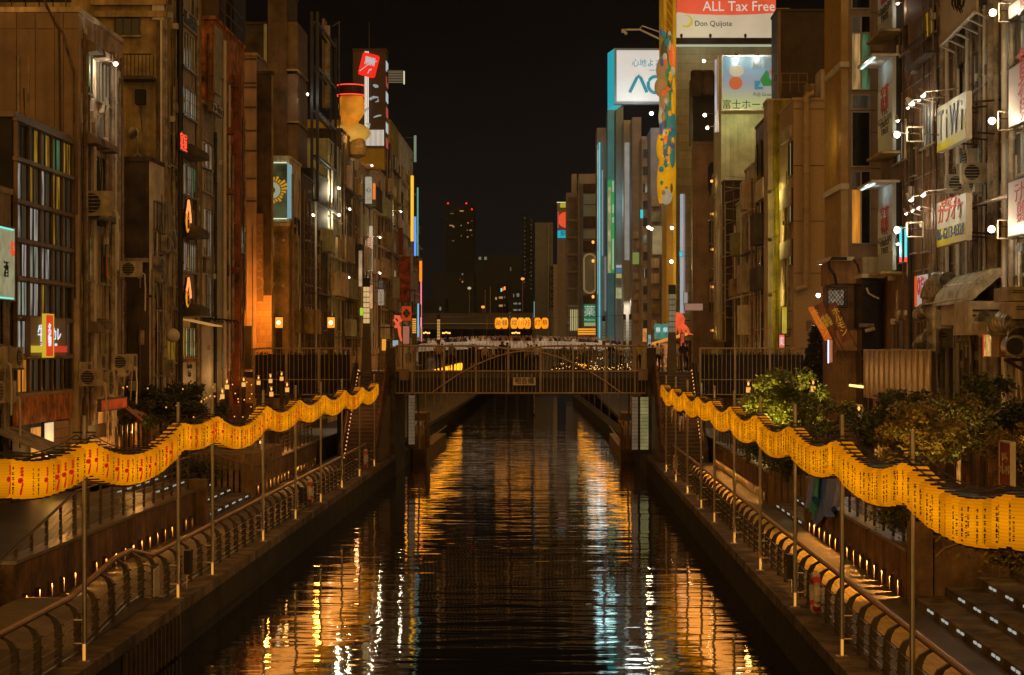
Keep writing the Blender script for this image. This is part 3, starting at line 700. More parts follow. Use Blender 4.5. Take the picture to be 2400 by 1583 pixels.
pillar(1415, 742, 800, 815, 121, .10, PLD, 'slim pillar lantern with green glass behind the right half of the bridge', False)
pillar(1464, 737, 800, 815, 121, .085, PLD, 'first of two close slim pillar lanterns at the right of the bridge', False)
pillar(1477, 737, 800, 815, 121, .085, PLD, 'second of two close slim pillar lanterns at the right of the bridge', False)
pillar(971, 738, 782, 812, 121, .13, glow('pillar_glass_orange', (1, .40, .06), .9), 'orange pillar lantern beside the red sign with the green diamond', False)
def box_lamp(px, py, Y, label, pw_=300):
    x, _, z = Wp(px, py, Y); t = thing('box_lamp', (x, Y, 5.9), label, 'street lamp')
    MB().box(x-.2, x+.2, Y-.17, Y+.17, z-.30, z+.33).build('lamp_glass', glow('orange_lamp_glass', (1, .33, .02), 1.3), t)
    MB().ell((x+.0, Y-.2, z), (.11, .06, .12)).build('bulb', glow('white_bulb', (1, .8, .5), 5), t)
    MB().box(x-.24, x+.24, Y-.21, Y+.21, z+.33, z+.38).build('cap', BLACK, t)
    MB().box(x-.2, x+.2, Y-.1, Y+.1, 5.9, z-.31).build('post', WOODD, t)
    lamp('street_lamp_light', (x-.9, Y+.8, z+.8), (1, .32, .03), pw_, .2, t)
box_lamp(654, 757, 119, 'glowing orange box lamp beside the orange-lit building at the left end of the bridge', 850)
box_lamp(776, 757, 119, 'glowing orange box lamp nearer the middle of the left bridge approach', 260)
# ---------------------------------------------------------------- people
SKIN = mat('skin', (.42, .22, .12), .6, .08); HAIR = mat('hair', (.015, .010, .008), .6, .1)
def cloth(name, c): return mat('cloth_'+name, c, .85, .18, 6, 0, .01, 60)
CL = [cloth('black', (.016, .014, .014)), cloth('white', (.55, .50, .42)), cloth('grey', (.14, .13, .12)), cloth('beige', (.42, .30, .17)), cloth('navy', (.02, .025, .05)), cloth('brown', (.13, .07, .035)), cloth('yellow_green', (.42, .38, .05))]
def person_mesh(pose, shirt, pants, key, shorts=False, rd=None):
    J = {'pel': (0, 0, .95), 'spn': (0, 0, 1.14), 'cst': (0, .01, 1.33), 'nck': (0, 0, 1.48), 'hd': (0, -.015, 1.57), 'top': (0, 0, 1.68)}
    for s, q in ((-1, 'L'), (1, 'R')):
        J['sh'+q] = (s*.17, 0, 1.40); J['el'+q] = (s*.23, .0, 1.13); J['ha'+q] = (s*.22, -.06, .90); J['fi'+q] = (s*.21, -.09, .80)
        J['hp'+q] = (s*.09, 0, .90); J['kn'+q] = (s*.10, -.02, .50); J['an'+q] = (s*.10, .02, .09); J['to'+q] = (s*.11, -.15, .04)
    if pose == 'walk': J['knL'] = (-.10, -.14, .53); J['anL'] = (-.10, -.06, .16); J['toL'] = (-.11, -.22, .10); J['knR'] = (.10, .06, .50); J['anR'] = (.10, .20, .12); J['toR'] = (.11, .05, .04); J['haL'] = (-.25, .10, .92); J['fiL'] = (-.25, .12, .83); J['haR'] = (.24, -.2, .95); J['fiR'] = (.24, -.26, .88)
    if pose == 'lean': J['elL'] = (-.26, -.12, 1.17); J['haL'] = (-.12, -.32, 1.17); J['fiL'] = (-.03, -.36, 1.16); J['elR'] = (.26, -.12, 1.17); J['haR'] = (.12, -.32, 1.17); J['fiR'] = (.03, -.36, 1.17)
    if pose == 'photo': J['elL'] = (-.34, -.08, 1.44); J['haL'] = (-.12, -.16, 1.66); J['fiL'] = (-.07, -.18, 1.72); J['elR'] = (.34, -.08, 1.44); J['haR'] = (.12, -.16, 1.66); J['fiR'] = (.07, -.18, 1.72)
    if pose == 'sit':
        for k_ in list(J): x, y, z = J[k_]; J[k_] = (x, y, z-.48)
        J['spn'] = (0, -.05, .66); J['cst'] = (0, -.13, .84); J['nck'] = (0, -.2, .97); J['hd'] = (0, -.25, 1.05); J['top'] = (0, -.24, 1.15)
        for s, q in ((-1, 'L'), (1, 'R')):
            J['sh'+q] = (s*.17, -.16, .91); J['el'+q] = (s*.24, -.28, .68); J['ha'+q] = (s*.14, -.45, .60); J['fi'+q] = (s*.06, -.50, .60)
            J['hp'+q] = (s*.10, 0, .45); J['kn'+q] = (s*.15, -.44, .50); J['an'+q] = (s*.14, -.42, .09); J['to'+q] = (s*.15, -.60, .04)
    E = [('pel', 'spn'), ('spn', 'cst'), ('cst', 'nck'), ('nck', 'hd'), ('hd', 'top')]
    for q in 'LR': E += [('cst', 'sh'+q), ('sh'+q, 'el'+q), ('el'+q, 'ha'+q), ('ha'+q, 'fi'+q), ('pel', 'hp'+q), ('hp'+q, 'kn'+q), ('kn'+q, 'an'+q), ('an'+q, 'to'+q)]
    R = {'pel': (.15, .11), 'spn': (.135, .10), 'cst': (.155, .11), 'nck': (.055, .055), 'hd': (.085, .098), 'top': (.07, .08)}
    for q in 'LR': R.update({'sh'+q: (.065, .06), 'el'+q: (.043, .043), 'ha'+q: (.03, .03), 'fi'+q: (.028, .018), 'hp'+q: (.095, .095), 'kn'+q: (.06, .06), 'an'+q: (.04, .04), 'to'+q: (.035, .03)})
    names = list(J); me = bpy.data.meshes.new('person'); me.from_pydata([J[k_] for k_ in names], [(names.index(a), names.index(b_)) for a, b_ in E], [])
    o = bpy.data.objects.new('person', me); C.objects.link(o)
    md = o.modifiers.new('s', 'SKIN'); md.use_smooth_shade = True
    for i, k_ in enumerate(names): me.skin_vertices[0].data[i].radius = R[k_]; me.skin_vertices[0].data[i].use_root = (k_ == 'pel')
    sb = o.modifiers.new('d', 'SUBSURF'); sb.levels = 1; sb.render_levels = 1
    dg = bpy.context.evaluated_depsgraph_get(); dg.update()
    r = bpy.data.meshes.new_from_object(o.evaluated_get(dg)); bpy.data.objects.remove(o)
    r.materials.clear()
    for m_ in (SKIN, HAIR, shirt, pants, CL[0]): r.materials.append(m_)
    seg = {('nck', 'hd'): 0, ('hd', 'top'): 0}
    def segd(p, a, b_):
        d = [b_[i]-a[i] for i in range(3)]; L = sum(c*c for c in d) or 1; f = max(0, min(1, sum((p[i]-a[i])*d[i] for i in range(3))/L))
        return math.dist(p, [a[i]+d[i]*f for i in range(3)]), f
    hd = J['hd']
    for f in r.polygons:
        p = tuple(f.center); best = min(((segd(p, J[a], J[b_])[0], a, b_) for a, b_ in E)); a, b_ = best[1], best[2]; fr = segd(p, J[a], J[b_])[1]
        if a in ('hd', 'nck'): mi = 1 if (p[2] > hd[2]+.045 or p[1] > hd[1]+.015) and p[2] > hd[2]-.05 else 0
        elif a in ('spn', 'cst') or (a == 'pel' and b_ == 'spn' and fr > .35): mi = 2
        elif a[:2] == 'sh': mi = 2
        elif a[:2] in ('el', 'ha'): mi = 0
        elif a == 'pel': mi = 3
        elif a[:2] == 'hp': mi = 3
        elif a[:2] == 'kn': mi = 0 if shorts else 3
        else: mi = 4
        f.material_index = mi; f.use_smooth = True
    # nose
    return r
PV = {}
def person(x, y, z, pose, si, pi_, rz, label, h=1.68, shorts=False, group=None):
    k_ = (pose, si, pi_, shorts)
    if k_ not in PV: PV[k_] = person_mesh(pose, CL[si], CL[pi_], k_, shorts)
    o = bpy.data.objects.new('person', PV[k_]); C.objects.link(o); o.location = (x, y, z); o.rotation_euler = (0, 0, rz); s_ = h/1.75; o.scale = (s_,)*3
    ORG[o.name] = (x, y, z); return tag(o, label, 'person', group)
def pp(px, Y, pose, si, pi_, rz, label, h=1.68, z=DK, **k_): return person(Xp(px, Y), Y, z, pose, si, pi_, rz, label, h, **k_)
pp(1027, 113.2, 'lean', 3, 0, .3, 'person in beige top leaning at the left part of the bridge railing', 1.72)
pp(1036, 113.5, 'stand', 0, 0, 2.9, 'person in black standing close behind the leaning person in beige', 1.7)
pp(1059, 114, 'stand', 2, 0, 3.0, 'person in grey top on the bridge, left of the one with raised arms', 1.68)
pp(1108, 113.6, 'photo', 0, 0, pi, 'person with both arms raised to the head behind the bridge railing', 1.66, shorts=True)
pp(1137, 114.5, 'stand', 3, 4, .2, 'person in beige looking back between the raised-arms person and the couple', 1.6)
pp(1156, 116, 'walk', 1, 0, 1.4, 'person in white walking along the bridge beside the black-clad couple', 1.6)
pp(1177, 113.3, 'stand', 0, 0, pi, 'taller of the couple in black at the middle of the bridge', 1.82)
pp(1189, 113.4, 'stand', 0, 4, pi-.4, 'shorter of the couple in black at the middle of the bridge', 1.76)
pp(1238, 115.2, 'stand', 2, 0, .4, 'person in grey top just right of the bridge name plate', 1.66)
pp(1245, 116.3, 'walk', 0, 2, -1.4, 'person in black top behind the one in grey near the name plate', 1.62)
pp(1257, 115.6, 'stand', 1, 4, pi, 'person in white shirt right of the name plate, seen from behind', 1.66)
for i, (px, si, ps) in enumerate(((1322, 5, 'stand'), (1337, 0, 'walk'), (1363, 1, 'stand'), (1371, 3, 'walk'), (1385, 2, 'stand'), (1398, 0, 'stand'), (1432, 0, 'walk'), (1446, 3, 'stand'), (1458, 1, 'walk'))):
    pp(px, 115.5+(i % 3)*.9, ps, si, (i*3+1) % 5, [pi, 1.5, 0.2, -1.5][i % 4], 'passer-by behind the flowering bridge hedge in %s' % ['black', 'white', 'grey', 'beige', 'navy', 'brown'][si] + ['', ' by the first slim lantern', '', ' and walking', '', ' near the junction box', ' next to the green-lit lantern', '', ' beside the two slim lanterns'][i], 1.6+.04*(i % 4))
pp(1497, 116, 'stand', 6, 0, .5, 'person in yellow-green top at the bridge railing end', 1.66)
pp(1522, 113.6, 'stand', 1, 3, 2.6, 'person in white shirt left in the group at the head of the right stairs', 1.66)
pp(1530, 114.2, 'stand', 2, 0, 1.2, 'person in grey shirt between the two in white at the right stairs', 1.62)
pp(1541, 113.4, 'stand', 1, 0, pi, 'person in white shirt right in the group at the head of the right stairs', 1.72)
pp(1549, 114.4, 'stand', 3, 0, -.6, 'person in beige close to the pillar lantern at the right stairs', 1.64)
pp(1592, 112.4, 'stand', 1, 3, -1.2, 'person in white facing the person in black right of the pillar lantern', 1.7)
pp(1601, 111.9, 'lean', 0, 4, 2.9, 'person in black jacket leaning right of the pillar lantern', 1.74)
pp(1610, 112.5, 'stand', 0, 0, 1.4, 'person in black right of the leaning person in the jacket', 1.7)
def onstair(y): return 1.2+(DK-1.2)*max(0, (y-103.6)/8.0)+.2
person(Xp(1578, 106.6), 106.6, onstair(106.4), 'walk', 3, 3, pi, 'person in long beige clothes climbing the right stairs', 1.66)
person(Xp(1597, 105.9), 105.9, onstair(105.7), 'walk', 0, 1, pi, 'person in black top and pale shorts climbing the middle of the right stairs', 1.62, True)
person(Xp(1622, 107.0), 107.0, onstair(106.8), 'walk', 0, 3, pi, 'person in black top with bare legs climbing beside the stair lights', 1.62, True)
person(9.55, 66.3, 1.55, 'sit', 3, 5, -1.5, 'person in beige sitting hunched on the wide steps beside the tarpaulin', 1.66)
# ---------------------------------------------------------------- building kit
class B:
    """one building: a box of wall with a canal face at X (side -1 left bank, +1 right bank) from Y0 to Y1 and a front face at Y0"""
    def __init__(b, name, X, Y0, Y1, ztop, wall, side, label, cat='building', depth=13, zb=2.3, cope=True, group=None, top=None):
        b.X, b.Y0, b.Y1, b.z, b.s, b.zb, b.depth = X, Y0, Y1, ztop, side, zb, depth
        b.t = thing(name, (X, Y0, zb), label, cat, group); b.desc = label
        MB().box(X, X+side*depth, Y0, Y1-.03, zb, ztop).build('wall', wall, b.t)
        if cope: MB().box(X-side*.08, X+side*(depth+.05), Y0-.08, Y1-.05, ztop, ztop+.18).build('parapet', top or wall, b.t)
    def rz(b, face): return 0 if face == 'f' else (pi/2 if b.s < 0 else -pi/2)
    def pos(b, face, u, z, o=0):
        """u: X on the front face, Y on the canal face; o: how far out"""
        return (u, b.Y0-o, z) if face == 'f' else (b.X-b.s*o, u, z)
    def px(b, face, pa, pb, ya, yb):
        """photo rectangle -> (u0, u1, z0, z1); heights are read at pa"""
        if face == 'f': return sorted((Xp(pa, b.Y0), Xp(pb, b.Y0)))+[Zp(yb, b.Y0), Zp(ya, b.Y0)]
        Y = Yp(pa, b.X); return sorted((Y, Yp(pb, b.X)))+[Zp(yb, Y), Zp(ya, Y)]
PANES = {
 'dark': GLASS,
 'dim': glow('pane_dim', (.30, .22, .12), .10, (.02, .02, .02), .8, 2, 3),
 'warm': glow('pane_warm', (1, .58, .20), .34, (.05, .03, .02), .8, 2, 4),
 'amber': glow('pane_amber', (.85, .45, .03), .26, (.03, .02, .01), .95, 2, 5),
 'cool': glow('pane_cool', (.60, .66, .50), .30, (.05, .05, .05), .85, 2, 5),
 'white': glow('pane_white', (.80, .74, .66), .30, (.1, .1, .1), .9, 2, 6),
 'green': glow('pane_green', (.25, .55, .25), .16, (.02, .05, .02), .9, 2, 4),
 'yellow': glow('pane_yellow', (.85, .78, .30), .42, (.1, .1, .05), .3, 2, 3),
 'orange': glow('pane_orange', (1, .35, .03), .65, (.1, .05, .02), .6, 2, 3),
}
FR = {'alu': mat('aluminium_frame', (.34, .30, .24), .4, .15, 3, .2, metal=.4), 'dark': mat('dark_frame', (.04, .03, .02), .4, .2, 3), 'white': WHITEP, 'bronze': BRONZE}
WC = {}
def win(b, face, r, n=2, pane='dark', frame='alu', bars=0, sill=True, rows=1, wt=None, hood=False, name='window'):
    u0, u1, z0, z1 = r; w, h = u1-u0, z1-z0
    if w < .1 or h < .1: return None
    k = (round(w, 2), round(h, 2), n, frame, bars, sill, rows)
    f_ = .05 if w > .8 else .035
    if k not in WC:
        mb = MB()
        mb.box(-w/2, w/2, -.09, .0, 0, f_).box(-w/2, w/2, -.09, 0, h-f_, h).box(-w/2, -w/2+f_, -.09, 0, f_, h-f_).box(w/2-f_, w/2, -.09, 0, f_, h-f_)
        for i in range(1, n): x = -w/2+w*i/n; mb.box(x-f_*.45, x+f_*.45, -.075, 0, f_, h-f_)
        for i in range(1, rows): z = h*i/rows; mb.box(-w/2+f_, w/2-f_, -.08, 0, z-f_*.45, z+f_*.45)
        fm = mb.mesh('window', FR[frame])
        bm = sm = None
        if bars:
            q = MB()
            for i in range(bars): x = -w/2+w*(i+.5)/bars; q.tube([(x, -.17, -.03), (x, -.17, h+.03)], .016, 5)
            for zz in (.08, .5, .92): q.tube([(-w/2, -.17, h*zz), (w/2, -.17, h*zz)], .013, 5)
            bm = q.mesh('window_bars', IRON)
        if sill: sm = MB().box(-w/2-.06, w/2+.06, -.16, 0, -.07, 0).mesh('sill', FR['alu'] if frame != 'dark' else PIPE)
        pw, ph = w/n, h/rows
        pm = MB().box(-pw/2+f_*.5, pw/2-f_*.5, -.03, -.012, f_*.5, ph-f_*.5)
        WC[k] = (fm, bm, sm, pm, {})
    fm, bm, sm, pm, pc = WC[k]
    o = link(name, fm, b.t, b.pos(face, (u0+u1)/2, z0), b.rz(face))
    if bm: rel('window_bars', bm, o)
    if sm: rel('sill', sm, o)
    for i in range(n):
        for j in range(rows):
            p = random.choice(pane) if isinstance(pane, (list, tuple)) else pane
            if p not in pc: pc[p] = pm.mesh('pane', PANES[p])
            rel('pane', pc[p], o, (-w/2+w*(i+.5)/n, 0, h*j/rows))
    if hood: rel('awning', MB().poly([(-w/2-.1, 0, h+.1), (-w/2-.1, 0, h+.45), (-w/2-.1, -.55, h+.12)], 0, w+.2).mesh('awning', mat('awning_cloth', (.16, .11, .07), .8, .3, 2, .4)), o)
    return o
def acm(key):
    c = {'cream': CREAM, 'grey': PIPE, 'white': WHITEP}[key]
    a = MB().box(-.40, .40, -.30, 0, 0, .60).mesh('air_conditioner', c)
    g = MB().tube([(-.08, -.301, .31), (-.08, -.325, .31)], .235, 16).mesh('fan_grille', BLACK)
    q = MB(); 
    for i in range(5): q.box(-.30, .14, -.34, -.326, .12+i*.09, .135+i*.09)
    sl = q.mesh('grille_wires', c)
    f = MB().box(-.34, -.28, -.34, .02, -.06, 0).box(.28, .34, -.34, .02, -.06, 0).box(-.33, -.29, -.03, .02, -.4, -.06).box(.29, .33, -.03, .02, -.4, -.06).mesh('bracket', PIPE)
    p = MB().tube([(.42, -.1, .15), (.5, -.08, .1), (.52, -.03, -.5), (.5, 0.0, -1.3)], .03, 6).mesh('hose', WHITEP)
    return a, g, sl, f, p
ACM = {}
def ac(loc, rz, label, key='cream', group=None, sc=1):
    if key not in ACM: ACM[key] = acm(key)
    a, g, sl, f, p = ACM[key]
    o = bpy.data.objects.new('air_conditioner', a); C.objects.link(o); o.location = loc; o.rotation_euler = (0, 0, rz); o.scale = (sc,)*3; ORG[o.name] = loc
    tag(o, label, 'air conditioner', group)
    rel('fan_grille', g, o); rel('grille_wires', sl, o); rel('bracket', f, o); rel('hose', p, o); return o
def pipe(b, face, u, z0, z1, r=.06, o=.12, m=None, name='drain_pipe', bend_=0):
    pts = [b.pos(face, u, z0, o), b.pos(face, u, z1, o)]
    if bend_: pts += [b.pos(face, u, z1+.15, -.05)]
    mb = MB().tube(pts, r, 8)
    z = z0+.4
    while z < z1: mb.tube([b.pos(face, u, z, o), b.pos(face, u, z+.06, o)], r*1.35, 8); z += 2.2
    return mb.build(name, m or PIPE, b.t)
def cable(b, face, pts, r=.02, m=None, name='cable'):
    """slack cable through (u, z, out) points"""
    P = []
    for (a, c) in zip(pts, pts[1:]):
        for i in range(6):
            f = i/6; sag = 4*f*(1-f)*.06*math.dist(a[:2], c[:2])
            P.append(b.pos(face, a[0]+(c[0]-a[0])*f, a[1]+(c[1]-a[1])*f-sag, a[2]+(c[2]-a[2])*f+.03*sin(i*2.1+a[0]*7)))
    P.append(b.pos(face, *pts[-1])); return MB().tube(P, r, 5, False).build(name, m or CABLE, b.t)
def boxpart(b, face, u0, u1, z0, z1, o, m, name, o0=0):
    mb = MB()
    if face == 'f': mb.box(u0, u1, b.Y0-o, b.Y0-o0, z0, z1)
    else: mb.box(b.X-b.s*o, b.X-b.s*o0, u0, u1, z0, z1)
    return mb.build(name, m, b.t)
def clutter(b, face, seed, n=(3, 3, 3), z0=None, z1=None, u=None, m=None):
    """pipes, cables and small boxes fixed to a wall"""
    rd = random.Random(seed); z0 = z0 or b.zb; z1 = z1 or b.z; u0, u1 = u or ((b.Y0+.2, b.Y1-.2) if face == 'c' else (b.X, b.X+b.s*4)); H = z1-z0
    if u0 > u1: u0, u1 = u1, u0
    for i in range(n[0]):
        a = z0+rd.random()*H*.3; pipe(b, face, rd.uniform(u0, u1), a, z1-rd.random()*H*.35, rd.choice((.04, .055, .08)), .12, rd.choice((PIPE, PIPEB, WHITEP, PIPE)))
    for i in range(n[1]):
        ua = rd.uniform(u0, u1); ub = min(max(ua+rd.uniform(-.8, .8), u0), u1); za, zb = z1-rd.random()*H*.4, z0+rd.random()*H*.4
        cable(b, face, [(ua, za, .06), ((ua+ub)/2+rd.uniform(-.3, .3), (za+zb)/2, .12), (ub, zb, .05)], rd.choice((.015, .025)), rd.choice((CABLE, PIPE)))
    for i in range(n[2]):
        ua = rd.uniform(u0, u1); za = rd.uniform(z0, z1-.5); w = rd.uniform(.15, .35); h = rd.uniform(.25, .6)
        boxpart(b, face, ua, ua+w, za, za+h, rd.uniform(.1, .22), rd.choice((PIPE, CREAM, IRON, WHITEP)), 'meter_box')
def sign_flat(b, face, r, label, face_m, frame_m=None, th=.12, o=.04, txt=None, tm=None, ts=.5, tw=None, name='wall_sign', cat='sign', tz=0, group=None):
    """flat panel parallel to a wall, with lettering; a thing of its own"""
    u0, u1, z0, z1 = r; rz = b.rz(face); c = b.pos(face, (u0+u1)/2, (z0+z1)/2, o); w, h = u1-u0, z1-z0
    t = bpy.data.objects.new(name, MB().box(-w/2, w/2, -th, 0, -h/2, h/2).mesh(name, face_m)); C.objects.link(t); t.location = c; t.rotation_euler = (0, 0, rz); ORG[t.name] = c
    tag(t, label, cat, group)
    f = .04; fr = MB().box(-w/2-f, w/2+f, -th-.02, .01, h/2, h/2+f).box(-w/2-f, w/2+f, -th-.02, .01, -h/2-f, -h/2).box(-w/2-f, -w/2, -th-.02, .01, -h/2, h/2).box(w/2, w/2+f, -th-.02, .01, -h/2, h/2)
    rel('frame', fr.mesh('frame', frame_m or IRON), t)
    for item in (txt or []):
        body, size, m_, x, z, wd = item
        rel('lettering', text_mesh(body, size, m_, wd), t, (x*w, -th-.012, z*h))
    return t
def sign_proj(x, Y, z0, z1, w, label, face_m, txt=None, th=.18, frame_m=None, s=-1, name='projecting_sign', group=None, arm=True):
    """signboard standing out from a wall, its face towards the bridge and the viewer; x is its middle"""
    h = z1-z0; c = (x, Y, (z0+z1)/2)
    t = bpy.data.objects.new(name, MB().box(-w/2, w/2, -th/2, th/2, -h/2, h/2).mesh(name, face_m)); C.objects.link(t); t.location = c; ORG[t.name] = c; tag(t, label, 'sign', group)
    f = .035; fr = MB().box(-w/2-f, w/2+f, -th/2-.015, th/2+.015, h/2, h/2+f).box(-w/2-f, w/2+f, -th/2-.015, th/2+.015, -h/2-f, -h/2).box(-w/2-f, -w/2, -th/2-.015, th/2+.015, -h/2, h/2).box(w/2, w/2+f, -th/2-.015, th/2+.015, -h/2, h/2)
    rel('frame', fr.mesh('frame', frame_m or IRON), t)
    if arm:
        q = MB()
        for zz in (-h*.35, h*.35): q.tube([(s*w/2, 0, zz), (s*(w/2+.35), 0, zz)], .03, 6)
        rel('arm', q.mesh('arm', IRON), t)
    for body, size, m_, xx, z, wd in (txt or []): rel('lettering', text_mesh(body, size, m_, wd), t, (xx*w, -th/2-.02, z*h))
    return t
def flood(loc, wall, aim, label, col=(1, .86, .62), power=150, r=.09, st=9, group=None, spot=None):
    """small floodlight on an arm: housing, glass, arm and its light"""
    t = thing('floodlight', loc, label, 'lamp', group)
    MB().tube([wall, (loc[0], loc[1]+.05, loc[2]+.08)], .022, 6).build('arm', PIPEB if st > 8 else PIPE, t)
    a = [aim[i]-loc[i] for i in range(3)]; L = math.sqrt(sum(c*c for c in a)); a = [c/L for c in a]
    P = lambda d: tuple(loc[i]+a[i]*d for i in range(3))
    MB().tube([P(-.22), P(-.05), P(.0)], [r*.7, r*1.1, r*1.25], 12).build('housing', PIPE, t)
    q = MB(); q.sm = True; q.ell(P(.02), (r, r, r), 12, 8); q.build('lamp_glass', glow('flood_glass_%d' % int(st), (1, .9, .72), st), t)
    if power: lamp('flood_light', P(.30), col, power, .08, t)
    return t
NEON = {}
def neon(name, col, st=2.2): return glow('neon_'+name, col, st, (.3, .3, .3))
LITW = glow('lit_white_letters', (.9, .95, 1), .9); LITR = glow('lit_red', (1, .07, .02), .8); LITY = glow('lit_yellow', (1, .72, .05), .55)
PAINTR = mat('red_lettering', (.5, .03, .02), .6, .1); PAINTK = mat('black_lettering', (.02, .02, .02), .6, .1); PAINTG = mat('grey_lettering', (.15, .16, .17), .6, .1)
# ================================================================ LEFT BANK, near to far
WALLA = mat('cream_plaster_stained', (.66, .50, .35), .85, .22, .7, .75, .01, 25)  # canal-side light put into this paler tone; front panels stay darker
WALLB = mat('brown_panel', (.23, .15, .095), .75, .18, .6, .35, .01, 20)
WALLC = mat('ochre_plaster', (.40, .28, .12), .85, .3, .8, .6, .01, 20)
WALLD = mat('dark_brown_wall', (.075, .048, .03), .8, .35, .7, .5, .01, 20)
WALLE = mat('grey_beige_wall', (.54, .44, .34), .8, .2, .8, .55, .01, 25)
WALLF = mat('rust_red_wall', (.56, .19, .045), .8, .4, 1.6, .75, .03, 10)  # rust colour raised to carry the orange street glow as well
WALLG = mat('pale_green_wall', (.46, .48, .33), .75, .2, .8, .6, .01, 20)
WALLH = mat('ivory_wall', (.72, .64, .48), .8, .18, .8, .55, .01, 20)
WALLK = mat('black_wall', (.016, .012, .010), .7, .4, .8, .3)
# --- L0: low cream building at the very left
b = B('cream_shop', -17.0, 55, 62.0, Zp(452, 61), mat('cream_siding', (.42, .33, .20), .75, .2, .8, .6, wave=(9, .02)), -1, 'low cream shop with cluttered air conditioners at the left edge')
boxpart(b, 'c', 55.5, 61.9, 2.3, 5.3, .02, WALLD, 'shop_front'); win(b, 'c', (60.4, 61.5, 7.3, 9.0), 2, 'dark'); win(b, 'c', (58.2, 59.6, 7.3, 9.0), 2, 'dark')
clutter(b, 'c', 1, (5, 5, 4)); L0 = b
sign_flat(b, 'c', (58.6, 60.6, 8.7, 10.9), 'pale lit sign with teal tubes and red stripe at the left edge', glow('pale_sign', (.60, .62, .36), .35, (.3, .3, .2), .3), None, .2, .3,
          [('一', .5, neon('teal', (.1, .8, .7), 1.2), 0, .46, 1.6), ('一', .5, neon('teal', (.1, .8, .7), 1.2), 0, -.5, 1.6), ('酒', .55, PAINTK, .0, -.1, None), ('場', .5, LITR, .36, .2, None)])
for i, (y, z) in enumerate(((58.3, 5.55), (59.6, 5.55), (60.9, 5.55), (61.7, 6.6), (59.9, 6.6))):
    ac((-16.97, y, z), pi/2 if i % 2 else 0.0, 'cream air conditioner on the leftmost low shop, %s' % ['first of the lower row', 'middle of the lower row', 'third of the lower row', 'highest one by the glass facade', 'alone above the lower row'][i], 'cream', 'air conditioners on the cream shop', 1.1)
aw = thing('shop_awning', (-16.9, 60.5, 4.4), 'tilted pale canvas awning over the lit doorway at left', 'awning')
MB().add([(-17, 59.6, 4.75), (-17, 62.3, 4.75), (-15.3, 62.5, 4.05), (-15.3, 59.8, 4.05), (-17, 59.6, 4.70), (-17, 62.3, 4.70), (-15.3, 62.5, 4.0), (-15.3, 59.8, 4.0)], [(0, 3, 2, 1), (4, 5, 6, 7), (3, 7, 6, 2), (0, 4, 7, 3), (1, 2, 6, 5)]).build('canvas', mat('awning_canvas', (.42, .33, .25), .8, .35, 2, .5), aw)
MB().tube([(-15.3, 59.8, 4.0), (-17, 59.8, 3.6)], .025, 6).tube([(-15.3, 62.4, 4.0), (-17, 62.4, 3.6)], .025, 6).build('strut', IRON, aw)
# --- L1: glass fronted building
b = B('glass_front_building', -17.0, 62.15, 69.6, 14.55, WALLK, -1, 'narrow building whose whole canal front is tinted glass in dark frames', depth=12, top=BRONZE); L1 = b
cols = [31, 60.5, 87.7, 114.8, 139.3, 163]; zs = [14.5, 13.24, 11.9, 10.66, 9.44, 8.19, 6.94, 5.72]
rowp = [['dark', 'amber', 'amber', 'green', 'amber'], ['white', 'amber', 'white', 'amber', 'dim'], ['white', 'white', 'dim', 'amber', 'dim'], ['white', 'cool', 'white', 'dim', 'dim'], ['cool', 'white', 'amber', 'dim', 'dark'], ['white', 'amber', 'white', 'amber', 'dim'], ['orange', 'dark', 'dark', 'dark', 'dark']]
for j in range(7):
    for i in range(5):
        y0, y1 = Yp(cols[i], -17), Yp(cols[i+1], -17); z1, z0 = zs[j], zs[j+1]
        pn = rowp[j][i]; half = (y1-y0)/2
        win(b, 'c', (y0+.03, y1-.03, z0+.05, z1-.05), 2, [pn, pn, 'dim'] if pn != 'dark' else ['dark', 'dim'], 'dark', 0, False)
for z in zs: MB().box(-16.82, -16.99, 62.15, 69.55, z-.06, z+.06).build('transom', FR['bronze'], b.t)
for c_ in cols: MB().box(-16.86, -16.99, Yp(c_, -17)-.035, Yp(c_, -17)+.035, 5.7, 14.5).build('mullion', FR['bronze'], b.t)
boxpart(b, 'c', 62.2, 69.5, 4.75, 5.65, .12, WALLF, 'fascia')
boxpart(b, 'c', Yp(122, -17), 69.3, 2.3, 4.7, .06, mat('timber_cladding', (.36, .19, .075), .6, .2, 3, .3), 'timber_front')
for z in range(7): boxpart(b, 'c', Yp(122, -17)+.05, 69.2, 2.5+z*.32, 2.53+z*.32, .075, WOODD, 'board_joint', .05)
boxpart(b, 'c', Yp(72, -17), Yp(120, -17), 2.3, 4.6, .03, PANES['orange'], 'lit_doorway')
lamp('shop_light', (-16.2, 65.2, 3.9), (1, .42, .08), 55, .2, b.t)
s_ = sign_flat(b, 'c', (Yp(101, -16.65), Yp(124, -16.65), 2.5, 4.75), 'tall white and yellow shop banner beside the lit doorway', glow('banner_white', (.75, .75, .5), .5, (.5, .5, .4)), None, .08, .3)
sign_flat(b, 'c', (Yp(101.5, -16.55), Yp(123.5, -16.55), 2.52, 3.55), 'yellow lower half of the shop banner with black writing', glow('banner_yellow', (.9, .72, .03), .65, (.5, .4, .05)), None, .03, .42, [('お\n食\n事', .24, PAINTK, 0, 0, None)])
sign_flat(b, 'c', (Yp(67, -16.75), Yp(151, -16.75), 6.98, 8.22), 'large brown grey sign panel with white characters on the glass front', mat('sign_taupe', (.30, .25, .20), .5, .1), BRONZE, .16, .14,
          [('牛', .62, LITW, -.22, .05, .75), ('カレ', .5, LITW, .22, .05, 1.1), ('元祖', .18, LITW, -.2, -.25, None), ('本店', .18, LITW, .2, -.25, None)])
